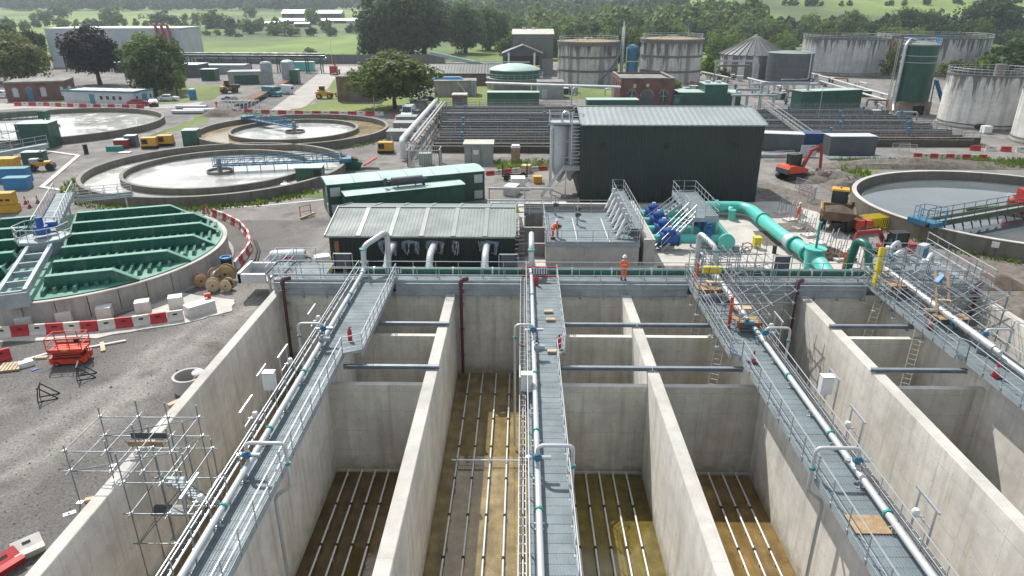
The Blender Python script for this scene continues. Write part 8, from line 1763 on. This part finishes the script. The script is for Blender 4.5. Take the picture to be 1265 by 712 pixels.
t = thing('steel_bundle', 'pale steel beams and a flat plate under the long grey container', 'steel', (*P(960, 195), 0)); [mk('section', B().bar((-4, k*.5, .3), (4.5, k*.5, .3), .35), 'galvanised_plate', t) for k in range(3)]; mk('plate', B().box(4.5, .6, .9, 2.2, .08, 1.5), 'cabin_grey', t)
# blue pallet frames and tanks by the pump frame between containers and beds
t = thing('white_tank', 'small white cube tank at the foot of the stained tank', 'tank', (*P(1217, 165), 0)); mk('body', B().box(0, 0, .65, 1.3, 1.2, 1.2), 'cabinet_white', t); mk('cage', B().box(0, 0, .1, 1.4, 1.3, .2), 'galvanised', t)
for (px, py, lab) in ((1175, 155, 'dark pipe stub at the foot of the stained tank, left'), (1207, 161, 'dark pipe stub at the foot of the stained tank, right')): t = thing('pipe_stub', lab, 'pipe', (*P(px, py), 0)); mk('stub', B().tube([(0, .6, .6), (0, -.6, .6)], .45, 10), 'black_steel', t, smooth=True); mk('flange', B().tube([(0, -.55, .6), (0, -.68, .6)], .6, 10), 'black_steel', t)
# white overground pipes and racks between the teepee, dark tank and green silo
for i, (a, c, z, m, lab) in enumerate((((1000, 90), (1098, 118), 1.2, 'pale_top', 'pair of white pipes running from the dark tank to the green silo, upper'), ((1002, 97), (1095, 124), 1.0, 'pale_top', 'pair of white pipes running from the dark tank to the green silo, lower'), ((930, 104), (1010, 104), 3.0, 'galvanised', 'grey raised pipe before the dark tank'), ((905, 118), (960, 118), 3.0, 'galvanised_plate', 'grey raised pipe frame right of the green plant room'), ((925, 97), (965, 107), 2.2, 'pale_top', 'white sloping pipe from the pipe portal'), ((600, 103), (767, 108), 4.0, 'pale_top', 'long pale raised pipe crossing before the left digester'), ((862, 88), (900, 96), 2.5, 'pale_concrete', 'sloping pale pipe from the right digester'))):
    p = Vector((*gp(*a, z), z)); q = Vector((*gp(*c, z), z)); t = thing('overground_pipe', lab, 'pipe', ((p.x+q.x)/2, (p.y+q.y)/2, 0), group='overground pipes by the tanks')
    for k in (0, .9): mk('pipe', B().tube([p+Vector((0, k, 0)), q+Vector((0, k, 0))], .22, 8), m, t, world=True, smooth=True)
    for f in (.05, .35, .65, .95): r_ = p.lerp(q, f); mk('support', B().bx(r_.x-.12, r_.y-.2, 0, r_.x+.12, r_.y+1.1, z-.2), 'galvanised', t, **W_)
def portal(px0, px1, py, h, label, m='galvanised_plate', dark=False):
    x0_, y0_ = P(px0, py); x1_, y1_ = P(px1, py); t = thing('pipe_portal', label, 'frame', ((x0_+x1_)/2, y0_, 0), group='pipe portals among the tanks'); mk('beam', B().bx(x0_, y0_-.2, h-.5, x1_, y0_+.2, h), m, t, **W_)
    for x in (x0_, x1_-.4): mk('column', B().bx(x, y0_-.2, 0, x+.4, y0_+.2, h-.5), m, t, **W_)
    if dark: mk('inner_pipe', B().tube(bend([(x0_+1, y0_, .5), (x0_+1, y0_, h-1.4), (x1_-1, y0_, h-1.4), (x1_-1, y0_, .5)], 1), .28, 8), 'dark_band', t, world=True, smooth=True)
portal(881, 930, 104, 6.2, 'tall grey portal with a dark pipe before the striped conical roof', dark=True); portal(936, 995, 135, 5.4, 'grey pipe portal left of the large green kiosk'); portal(907, 940, 131, 3.6, 'low grey frame right of the green plant room')
rnd = random.Random(9)
cl = [(880, 915, 98, 108), (905, 985, 108, 125), (1000, 1100, 98, 128), (1080, 1150, 128, 150), (840, 870, 108, 118), (690, 760, 112, 122), (955, 1010, 118, 132)]
AREA = ('before the conical roof', 'before the dark tank', 'left of the green silo', 'at the foot of the green silo', 'at the foot of the right digester', 'between the pale hut and the pump house', 'left of the large green kiosk')
for i in range(64):
    a = cl[i % len(cl)]; px = rnd.uniform(a[0], a[1]); py = rnd.uniform(a[2], a[3]); k = rnd.random(); x, y = P(px, py)
    if 52 < x < 72 and y < 150 and k < 0: continue
    nm = ['valve_unit', 'pipe_spool', 'equipment_box'][i % 3]; t = thing(nm, ['grey valve', 'short bent pipe', 'small equipment box'][i % 3]+' '+AREA[i % len(cl)], ['valve', 'pipe', 'box'][i % 3], (x, y, 0), rnd.uniform(0, 3), ['distant valves', 'distant bent pipes', 'distant equipment boxes'][i % 3])
    if i % 3 == 0: mk('body', B().cyl(0, 0, 0, 1.1, .25, 8).cyl(0, 0, .5, .8, .5, 10), rnd.choice(['galvanised_plate', 'bridge_blue', 'dark_grey_panel']), t); mk('wheel', B().cyl(0, 0, 1.2, 1.3, .35, 8), 'dark_grey_panel', t)
    elif i % 3 == 1: mk('pipe', B().tube(bend([(-2, 0, .1), (-2, 0, 1.5), (1.8, .3, 1.5), (1.8, .3, .1)], .5), .18, 8), rnd.choice(['pale_top', 'galvanised_plate', 'rust']), t, smooth=True); mk('flange', B().cyl(-2, 0, .5, .6, .28, 8), 'dark_grey_panel', t)
    else: mk('body', B().box(0, 0, .7, rnd.uniform(.8, 2), rnd.uniform(.8, 1.5), 1.3), rnd.choice(['cabin_grey', 'site_green', 'kiosk_grey', 'brick_brown', 'pale_top']), t); mk('lid', B().box(0, 0, 1.4, 2.0, 1.5, .08), 'pale_top', t)
# cluttered pipework left of the leftmost tank edge: scaffold tower and rails
scaffold('scaffold of pipes and rails at the left edge beside the large dark green box', [-84, -81.5, -79, -76.5, -74], [97, 99, 101], lambda x, y: 0.0, 3.4, [.8, 1.8, 2.8], braces=True)
lc = thing('raised_channel', 'pale raised channel with rails at the left edge above the blue skips', 'channel', (-72, 92, 0)); p = Vector((*gp(-20, 222-28, 1.0), 1.0)); q = Vector((*gp(57, 180, 1.0), 1.0)); mk('channel', B().bar(p, q, 1.2, .6), 'galvanised_plate', lc, **W_); handrail(lc, [tuple(p+Vector((0, .5, .3))), tuple(q+Vector((0, .5, .3)))], kick=.1, step=1.6)
for f in (.1, .4, .7, .95): r_ = p.lerp(q, f); mk('leg', B().bx(r_.x-.1, r_.y-.3, 0, r_.x+.1, r_.y+.3, .75), 'galvanised', lc, **W_)
# scattered small stones on the near gravel so that it does not read as a flat sheet
rnd = random.Random(15); V = []; F = []
for k in range(5200):
    y = 12+44*rnd.random()**1.2; x = rnd.uniform(-46, -17.8)
    if (x-CC.x)**2+(y-CC.y)**2 < 13**2: continue
    s = rnd.uniform(.015, .06)*(2.2 if rnd.random() < .03 else 1); i = len(V); a = rnd.uniform(0, 6)
    V += [(x+s*math.cos(a), y+s*math.sin(a), -.005), (x+s*math.cos(a+2.1), y+s*math.sin(a+2.1), -.005), (x+s*math.cos(a+4.2), y+s*math.sin(a+4.2), -.005), (x, y, s*.8)]; F += [(i, i+1, i+3), (i+1, i+2, i+3), (i+2, i, i+3)]
me = bpy.data.meshes.new('stones'); me.from_pydata(V, [], F); me.materials.append(MATS['rubble']); o = bpy.data.objects.new('stones', me); COL.objects.link(o); tag(o, 'loose stones scattered on the near gravel yard', 'stones', kind='stuff')
# == TREES, HEDGES AND WOODS
leafmat('leaf_mid', (0.07, 0.115, 0.022), (0.175, 0.25, 0.045)); leafmat('leaf_dark', (0.026, 0.055, 0.014), (0.070, 0.120, 0.028))
leafmat('leaf_light', (0.11, 0.185, 0.026), (0.23, 0.33, 0.055)); leafmat('leaf_copper', (0.022, 0.019, 0.017), (0.048, 0.038, 0.034)); leafmat('leaf_olive', (0.10, 0.125, 0.024), (0.20, 0.22, 0.05)); leafmat('leaf_blue', (0.060, 0.110, 0.036), (0.14, 0.21, 0.08))
def crown_geo(seed, K, M, size, flat=0.9, lobes=.30, clip=-.6):
    rnd = random.Random(seed); V = []; F = []
    cs = []
    for k in range(K):
        while True:
            x, y, z = rnd.uniform(-1, 1), rnd.uniform(-1, 1), rnd.uniform(-1, 1); d = math.sqrt(x*x+y*y+z*z)
            if .35 < d <= 1: break
        f = (.62+.30*rnd.random())/d if rnd.random() < .8 else .45/d
        lump = 1+lobes*noise.noise((x/d*1.3+seed, y/d*1.3, z/d*1.3))
        zz = z*f*lump*flat
        if zz < clip: zz = clip+.2*rnd.random()
        cs.append((x*f*lump, y*f*lump, zz, .20+.16*rnd.random()))
    for (cx, cy, cz, cr_) in cs:
        for m in range(M):
            a = rnd.uniform(0, 2*PI); u = rnd.uniform(-.7, 1); q = math.sqrt(1-u*u); rr = cr_*(.75+.35*rnd.random())
            n = Vector((q*math.cos(a), q*math.sin(a), u)); p = Vector((cx, cy, cz))+n*rr
            n = (n+Vector((rnd.uniform(-.8, .8), rnd.uniform(-.8, .8), rnd.uniform(-.3, .9)))).normalized()
            t = n.cross(Vector((rnd.random()-.5, rnd.random()-.5, rnd.random()-.5))).normalized(); w = n.cross(t); s = size*rnd.uniform(.6, 1.25); i = len(V)
            for e, g in ((-1, 0), (0, -.62), (1, 0), (0, .62)): V.append(tuple(p+t*s*e+w*s*g))
            F.append((i, i+1, i+2, i+3))
    return V, F
MARKS = ((-60, 'near the left edge'), (60, 'above the pale warehouse'), (170, 'behind the site office trees'), (270, 'above the left yard'), (340, 'by the far barns'), (420, 'left of the poplars'), (500, 'behind the poplars'), (590, 'left of the olive shed'), (655, 'behind the olive shed'), (724, 'behind the left digester'), (775, 'between the digesters'), (825, 'behind the right digester'), (880, 'right of the right digester'), (930, 'behind the conical roof'), (975, 'behind the dark tank'), (1025, 'behind the left wide tank'), (1070, 'behind the stair tower'), (1115, 'left of the green silo top'), (1150, 'behind the green silo'), (1195, 'behind the right wide tank'), (1240, 'above the stained tanks'), (1300, 'at the right edge'))
HUE = {'leaf_mid': 'green', 'leaf_dark': 'dark green', 'leaf_light': 'bright green', 'leaf_olive': 'yellow green', 'leaf_blue': 'grey green', 'leaf_copper': 'copper'}
CG = {}
def crown_mesh(kind, mat):
    key = (kind, mat)
    if key not in CG:
        K, M, size, flat, lob, sd = {'big1': (125, 84, .062, .85, .35, 1), 'big2': (110, 80, .062, 1.0, .45, 2), 'tall': (130, 84, .055, 1.25, .4, 3), 'big3': (100, 80, .065, .75, .5, 4),
                          'mid1': (55, 34, .095, .9, .4, 5), 'mid2': (55, 34, .095, 1.0, .45, 6), 'mid3': (50, 34, .10, .75, .5, 7), 'far1': (30, 20, .15, .9, .4, 8), 'far2': (30, 20, .15, 1.0, .45, 9), 'bush': (34, 26, .12, .7, .5, 10)}[kind]
        V, F = crown_geo(sd, K, M, size, flat, lob, -.62*flat if kind in ('big1', 'big3') else -2); me = bpy.data.meshes.new('crown'); me.from_pydata(V, [], F); me.materials.append(MATS[mat]); CG[key] = me
    return CG[key]
TG = {}
def trunk_mesh(seed, kind):
    key = (seed, kind)
    if key not in TG:
        rnd = random.Random(seed); b = B(); b.tube([(0, 0, -.02), (.01, 0, .2), (-.01, .01, .45), (0, 0, .72)], [.055, .04, .03, .012], 8)
        for k in range(6 if kind == 'near' else 3):
            a = rnd.uniform(0, 6.28); z = rnd.uniform(.22, .5); r_ = rnd.uniform(.2, .36); b.tube([(0, 0, z), (r_*.5*math.cos(a), r_*.5*math.sin(a), z+.12), (r_*math.cos(a), r_*math.sin(a), z+.26)], [.02, .014, .005], 6)
        TG[key] = b.mesh('trunk', 'bark', True)
    return TG[key]
def tree(x, y, h, w, label, kind='big1', mat='leaf_mid', name='tree', group=None, low=.12, trunk=True):
    z = terr(x, y)-.05; t = thing(name, label, 'tree' if trunk else 'shrub', (x, y, z), random.uniform(0, 6.28), group)
    ch_ = h*(1-low)/2; flat = {'big1': .95, 'big2': 1.1, 'tall': 1.35, 'big3': .85}.get(kind, .98)
    c = mk('crown', crown_mesh(kind, mat), '', t, loc=(0, 0, h*low+ch_*.92)); c.scale = (w/2*.95, w/2*.95, ch_*1.02/flat*1.0)
    if trunk: k = mk('trunk', trunk_mesh(int(x*7+y) % 4, 'near' if kind.startswith(('big', 'tall')) else 'far'), '', t); k.scale = (h*.8, h*.8, h*.82)
    return t
def zproj_h(x, y, pyt):
    """height at which something standing at x,y reaches the sight line of row pyt"""
    b = (356-pyt)/FPX; yy = math.cos(PITCH)+b*math.sin(PITCH); w = -math.sin(PITCH)+b*math.cos(PITCH); return CAM_H+w/yy*(y*math.cos(YAW)-x*math.sin(YAW))
def ptree(px0, px1, pyt, pyb, label, **kw):
    px = (px0+px1)/2; x, y = gp(px, pyb, 0)
    for _ in range(30):
        z = terr(x, y); nx_, ny_ = gp(px, pyb, min(z, 18)); x, y = x+(nx_-x)*.5, y+(ny_-y)*.5
    xl, _ = gp(px0, pyb, min(terr(x, y), 18)); xr, _ = gp(px1, pyb, min(terr(x, y), 18)); w = abs(xr-xl); h = zproj_h(x, y, pyt)-terr(x, y)
    return tree(x, y, max(h, 1.0), w*1.05, label, **kw)
random.seed(11)
ptree(-12, 64, 40, 101, 'broad dark round tree at the left edge behind the brick building', kind='big1', mat='leaf_olive', low=.0)
ptree(-14, 34, 22, 82, 'green tree at the far left edge above the round dark one', kind='big2', mat='leaf_mid')
ptree(30, 62, 32, 84, 'dark tree against the left end of the pale warehouse', kind='big2', mat='leaf_dark')
ptree(93, 155, 30, 105, 'copper brown tree standing in front of the pale warehouse', kind='big1', mat='leaf_copper', low=.14)
ptree(158, 222, 36, 106, 'tall green tree behind the dark one beside the site office', kind='big2', mat='leaf_mid')
ptree(186, 236, 46, 112, 'green tree at the right end of the warehouse', kind='big3', mat='leaf_mid')
ptree(164, 222, 54, 119, 'dense dark tree right behind the site office', kind='big1', mat='leaf_dark', low=.05)
ptree(206, 233, 82, 119, 'small lighter tree by the blue portable toilet', kind='mid1', mat='leaf_light', low=.25)
ptree(438, 538, 62, 134, 'big spreading oak on the lawn beside the settling tanks', kind='big1', mat='leaf_mid', low=.12)
for a in ((444, 508, -22, 70, 'tallest dark poplar clump beyond the yard, left part', 'tall', 'leaf_blue'), (488, 560, -26, 68, 'tallest dark poplar clump beyond the yard, right part', 'tall', 'leaf_blue'), (468, 530, -16, 72, 'dark tree in front of the tall poplar clump', 'big2', 'leaf_dark'), (550, 600, -6, 66, 'pale willow right of the tall poplars', 'tall', 'leaf_blue'), (580, 628, 2, 62, 'grey green willow behind the olive shed', 'big2', 'leaf_blue'), (443, 474, 35, 71, 'low dark bushy tree at the foot of the poplars', 'mid3', 'leaf_dark')):
    ptree(a[0], a[1], a[2], a[3], a[4], kind=a[5], mat=a[6], low=.02)
hedge = [(37, 48, 15, 26), (48, 68, 11, 28), (66, 90, 1, 23), (68, 88, 21, 34), (126, 156, 7, 33), (182, 221, 11, 34), (224, 234, 16, 28), (236, 250, 15, 28), (249, 281, 9, 35), (278, 292, 20, 38), (297, 322, 22, 42), (249, 262, 36, 44), (264, 274, 36, 44), (277, 292, 33, 45), (310, 328, 24, 37), (376, 392, 58, 70), (378, 398, 8, 30), (377, 392, 31, 45), (401, 418, 31, 45), (328, 352, 29, 44), (346, 372, 30, 45), (426, 440, 30, 41), (436, 456, 31, 42), (25, 36, 24, 40), (5, 22, 20, 40), (110, 130, 24, 38), (288, 300, 40, 46), (300, 318, 4, 22), (455, 470, 60, 70)]
mats_ = ['leaf_mid', 'leaf_dark', 'leaf_blue', 'leaf_mid', 'leaf_light', 'leaf_olive']
for i, (a, b_, t_, c_) in enumerate(hedge):
    ptree(a, b_, t_, c_, '%s %s hedgerow tree %s, %s' % ('small' if c_-t_ < 15 else 'large', HUE[mats_[(i*5) % 4]], min(MARKS, key=lambda m: abs(m[0]-(a+b_)/2))[1], 'lower' if c_ > 37 else 'upper'), kind=['mid1', 'mid2', 'mid3'][i % 3], mat=mats_[(i*5) % 4], low=.0, group='hedgerow trees on the far left fields', trunk=(c_-t_) > 14)
ptree(1092, 1142, 6, 50, 'big dark tree rising above the wooded belt behind the green silo', kind='big2', mat='leaf_dark', low=0)
ptree(1188, 1254, -6, 48, 'biggest dark tree above the wooded belt at the top right', kind='big1', mat='leaf_dark', low=0)
ptree(1030, 1066, 14, 48, 'rounded green tree above the left wide white tank', kind='big3', mat='leaf_mid', low=0)
for (a, b_, t_, c_, lab, m) in ((1088, 1116, 52, 97, 'tall shrub between the stair tower and the green silo', 'leaf_mid'), (1155, 1198, 70, 98, 'low shrub mass right of the green silo', 'leaf_olive'), (1196, 1232, 62, 98, 'yellowish shrub in front of the widest white tank', 'leaf_light'), (1208, 1285, 40, 98, 'large dark shrub mass at the right edge over the white tank', 'leaf_dark'), (1225, 1300, 58, 102, 'dark shrub behind the vent of the stained tank', 'leaf_dark'),
        (868, 890, 36, 60, 'grey green bush behind the right digester', 'leaf_blue'), (884, 905, 46, 78, 'pale bushes left of the striped conical roof', 'leaf_blue'), (862, 886, 60, 100, 'bright green bush at the right side of the right digester', 'leaf_light'), (886, 902, 82, 100, 'small dark bush in the pipe frame before the conical roof', 'leaf_dark'), (770, 790, 60, 92, 'green scrub seen between the digesters', 'leaf_light'), (750, 772, 36, 64, 'scrub behind the steel flue', 'leaf_olive'), (826, 842, 96, 116, 'green weedy bush at the foot of the right digester', 'leaf_light')):
    ptree(a, b_, t_, c_, lab, kind='bush', mat=m, low=.0, name='shrub', trunk=False)
# wood behind the tanks on the right and centre: individuals in front, one mass behind
def screen(x, y, z):
    c, s = math.cos(YAW), math.sin(YAW); u = x*c+y*s; v = -x*s+y*c; w = z-CAM_H; f = v*math.cos(PITCH)-w*math.sin(PITCH)
    return 632.5+FPX*u/f, 356-FPX*(v*math.sin(PITCH)+w*math.cos(PITCH))/f
def where_label(x, y, h, mat, noun):
    a, b = screen(x, y, terr(x, y)+h*.5); k = min(MARKS, key=lambda m: abs(m[0]-a))[1]
    return '%s %s %s %s, %s' % ('small' if h < 5.5 else 'medium' if h < 10 else 'tall', HUE[mat], noun, k, 'low down' if b > 52 else 'halfway up' if b > 36 else 'high up' if b > 22 else 'at the top')
def scatter(n, region, label, group, hmin, hmax, seed, kinds=('mid1', 'mid2', 'mid3'), mats=('leaf_mid', 'leaf_dark', 'leaf_blue', 'leaf_olive', 'leaf_light')):
    rnd = random.Random(seed); pts = []; tries = 0
    while len(pts) < n and tries < n*60:
        tries += 1; x, y = region(rnd)
        if all((x-a)**2+(y-b_)**2 > (0.42*(hmin+hmax)/2)**2 for a, b_ in pts[-60:]): pts.append((x, y))
    for x, y in pts:
        mt_ = rnd.choice(mats); h = rnd.uniform(hmin, hmax)*(1+.25*noise.noise((x/40, y/40, 9.0))); random.seed(int(abs(x)*13+y))
        tree(x, y, h, h*rnd.uniform(.85, 1.25), where_label(x, y, h, mt_, label), kind=rnd.choice(kinds), mat=mt_, low=0.0, group=group, trunk=h > 7)
def reg_right(r):
    y = r.uniform(300, 445); return (r.uniform(.30, .95)*y, y)
def reg_centre(r):
    y = r.uniform(265, 420); return (r.uniform(-.03, .32)*y+r.uniform(-5, 5), y)
scatter(85, reg_right, 'tree', 'trees of the wooded belt on the right', 7, 14, 21)
scatter(75, reg_centre, 'tree', 'trees of the wood behind the digesters', 7, 13, 22)
def reg_scrub(r):
    y = r.uniform(244, 300); return (r.uniform(.24, .90)*y, y)
scatter(45, reg_scrub, 'bush', 'scrub bushes beyond the tanks', 3, 6.5, 23, ('bush', 'mid3'), ('leaf_light', 'leaf_olive', 'leaf_mid', 'leaf_blue'))
def wood_mass(name, label, n, region, hmin, hmax, seed, mat):
    rnd = random.Random(seed); V0, F0 = crown_geo(77, 16, 13, .22, .85, .5); V = []; F = []
    for k in range(n):
        x, y = region(rnd); h = rnd.uniform(hmin, hmax)*(1.35 if rnd.random() < .12 else 1); z = terr(x, y)-.4; sc = h*.55*rnd.uniform(.8, 1.3); c, s = math.cos(k), math.sin(k); i = len(V)
        V += [(x+(vx*c-vy*s)*sc, y+(vx*s+vy*c)*sc, z+h*.48+vz*h*.55) for vx, vy, vz in V0]; F += [tuple(q+i for q in f) for f in F0]
    me = bpy.data.meshes.new(name); me.from_pydata(V, [], F); me.materials.append(MATS[mat]); o = bpy.data.objects.new(name, me); COL.objects.link(o); tag(o, label, 'woodland', kind='stuff')
def W1(r): k = r.uniform(-.15, .32); y = r.uniform(420, 640-max(0, k-.2)*1300); return (k*y, y)
def W2(r): y = r.uniform(425, 470); return (r.uniform(.28, .95)*y, y)
def W3(r): y = r.uniform(1000, 1500); return (r.uniform(-.85, .25)*y, y)
def W4(r): y = r.uniform(700, 1000); return (r.uniform(-.12, .22)*y, y)
def W5(r): y = r.choice((600, 665, 740))+r.uniform(-5, 5); return (r.uniform(.3, .95)*y, y)
def W6(r): y = r.uniform(560, 620); x = r.uniform(-.9, -.16)*y; return (x, y+18*math.sin(x/60))
wood_mass('woodland', 'distant wood rising behind the digesters', 330, W1, 9, 15, 31, 'leaf_mid'); wood_mass('woodland', 'upper edge of the wooded belt behind the white tanks', 170, W2, 6, 10, 32, 'leaf_dark')
wood_mass('woodland', 'hazy wooded skyline above the far left fields', 900, W3, 14, 26, 33, 'leaf_blue'); wood_mass('woodland', 'hazy wood on the rise in the top centre', 330, W4, 12, 20, 34, 'leaf_blue')
wood_mass('hedge', 'broken hedge lines across the hill pasture at top right', 130, W5, 4, 8, 35, 'leaf_dark'); wood_mass('hedge', 'hedge between the far left pastures', 90, W6, 4, 8, 36, 'leaf_mid')
# lines of hedges over the right hand hill
rnd = random.Random(5)
for (xa, ya, xb, yb, n) in ((215, 560, 520, 760, 46), (420, 600, 620, 620, 24)):
    pass
# farm and houses in the distance
def farm(px, py, w, d, h, m, rf, label, nm='farm_building'):
    x, y = gp(px, py, 0)
    for _ in range(30): q = gp(px, py, min(terr(x, y), 18)); x, y = x+(q[0]-x)*.5, y+(q[1]-y)*.5
    t = thing(nm, label, 'building', (x, y, terr(x, y)-.3)); mk('wall', B().bx(-w/2, 0, 0, w/2, d, h), m, t); b = B().extr([(-.5, h), (d/2, h+d*.22), (d+.5, h)], -w/2-.5, w/2+.5, 'x'); mk('roof', b, rf, t)
    mk('door', B().bx(-w*.2, -.1, 0, w*.05, -.01, h*.8), 'black_steel', t)
farm(362, 23, 22, 16, 5, 'dark_grey_panel', 'cabin_grey', 'dark barn with a pale roof among the far left fields'); farm(406, 23, 26, 14, 5, 'dark_cladding', 'cabin_grey', 'second dark barn right of it in the far fields'); farm(366, 30, 30, 9, 3, 'cabin_grey', 'pale_top', 'long low white roofed shed below the dark barn'); farm(425, 29, 44, 8, 2.6, 'cabin_grey', 'pale_top', 'long pale sheds right of the far barns')
farm(27, 8, 30, 8, 3.0, 'cabin_grey', 'pale_top', 'tiny pale shed at the top left of the far fields'); farm(50, 7, 26, 8, 3.5, 'cabin_grey', 'roof_pale', 'tiny pale shed right of it at the top left'); farm(338, 33, 14, 6, 3, 'cabinet_white', 'pale_top', 'small white building left of the dark barn'); farm(373, 34, 12, 6, 3.0, 'dark_grey_panel', 'container_grey', 'small dark shed under the barns')
# -- tufts, weeds on verges
def tufts(name, label, region, n, seed, mat, hgt=.35):
    rnd = random.Random(seed); V = []; F = []
    for k in range(n):
        x, y = region(rnd); s = hgt*rnd.uniform(.4, 1.4)
        for j in range(4):
            a = rnd.uniform(0, 6.28); l = rnd.uniform(.2, .8)*s; i = len(V); dx, dy = math.cos(a), math.sin(a)
            V += [(x-dy*.06, y+dx*.06, 0), (x+dy*.06, y-dx*.06, 0), (x+dx*l+dy*.03, y+dy*l, s), (x+dx*l-dy*.03, y+dy*l, s*.95)]; F.append((i, i+1, i+2, i+3))
    me = bpy.data.meshes.new(name); me.from_pydata(V, [], F); me.materials.append(MATS[mat]); o = bpy.data.objects.new(name, me); COL.objects.link(o); tag(o, label, 'plants', kind='stuff')
def ringreg(c, r0, r1, a0, a1):
    def f(r): a = R(r.uniform(a0, a1)); q = r.uniform(r0, r1); return (c[0]+q*math.cos(a), c[1]+q*math.sin(a))
    return f
def band(px0, px1, py0, py1):
    def f(r): return gp(r.uniform(px0, px1), r.uniform(py0, py1))
    return f
tufts('weeds', 'weeds growing round the near rim of the nearest settling tank', ringreg(C2, 15.8, 17.4, 170, 330), 600, 41, 'leaf_light', .4); tufts('weeds', 'weeds round the rim of the farther settling tank', ringreg(C1, 15.5, 17.0, 150, 360), 260, 42, 'leaf_light', .35)
tufts('weeds', 'rough grass on the bank behind the right hand tank', band(1035, 1290, 198, 209), 1100, 43, 'leaf_light', .45); tufts('weeds', 'weeds at the foot of the right hand tank wall', ringreg(CR, 15.0, 16.0, 150, 262), 260, 44, 'leaf_light', .3); tufts('weeds', 'weeds on the verge behind the red and white kerb', band(612, 692, 200, 210), 420, 45, 'leaf_light', .4); tufts('weeds', 'scrubby plants on the earth bank left of the right hand tank', band(1040, 1075, 212, 240), 240, 46, 'leaf_light', .5)

# things that would share a label get their order from left to right
byl = {}
for o in COL.objects:
    if o.parent is None and 'label' in o: byl.setdefault(o['label'], []).append(o)
for lab, L_ in byl.items():
    if len(L_) > 1:
        L_.sort(key=lambda o: screen(*o.location)[0])
        for i, o in enumerate(L_): o['label'] = lab+', '+(ORD[i+1] if i < 22 else 'last')+' from left'
# == HAZE
m = bpy.data.materials.new('haze'); m.use_nodes = True; nt = m.node_tree; nt.nodes.clear(); MATS['haze'] = m
o_ = nt.nodes.new('ShaderNodeOutputMaterial'); v_ = nt.nodes.new('ShaderNodeVolumePrincipled'); v_.inputs['Color'].default_value = (0.80, 0.91, 1.0, 1); v_.inputs['Density'].default_value = 0.0002; v_.inputs['Anisotropy'].default_value = 0.35
nt.links.new(v_.outputs[0], o_.inputs['Volume'])
hz_ = mk('haze', B().bx(-3450, -450, -7.5, 3450, 2350, 150), 'haze', kind='stuff', label='pale summer haze hanging over the valley', cat='haze')
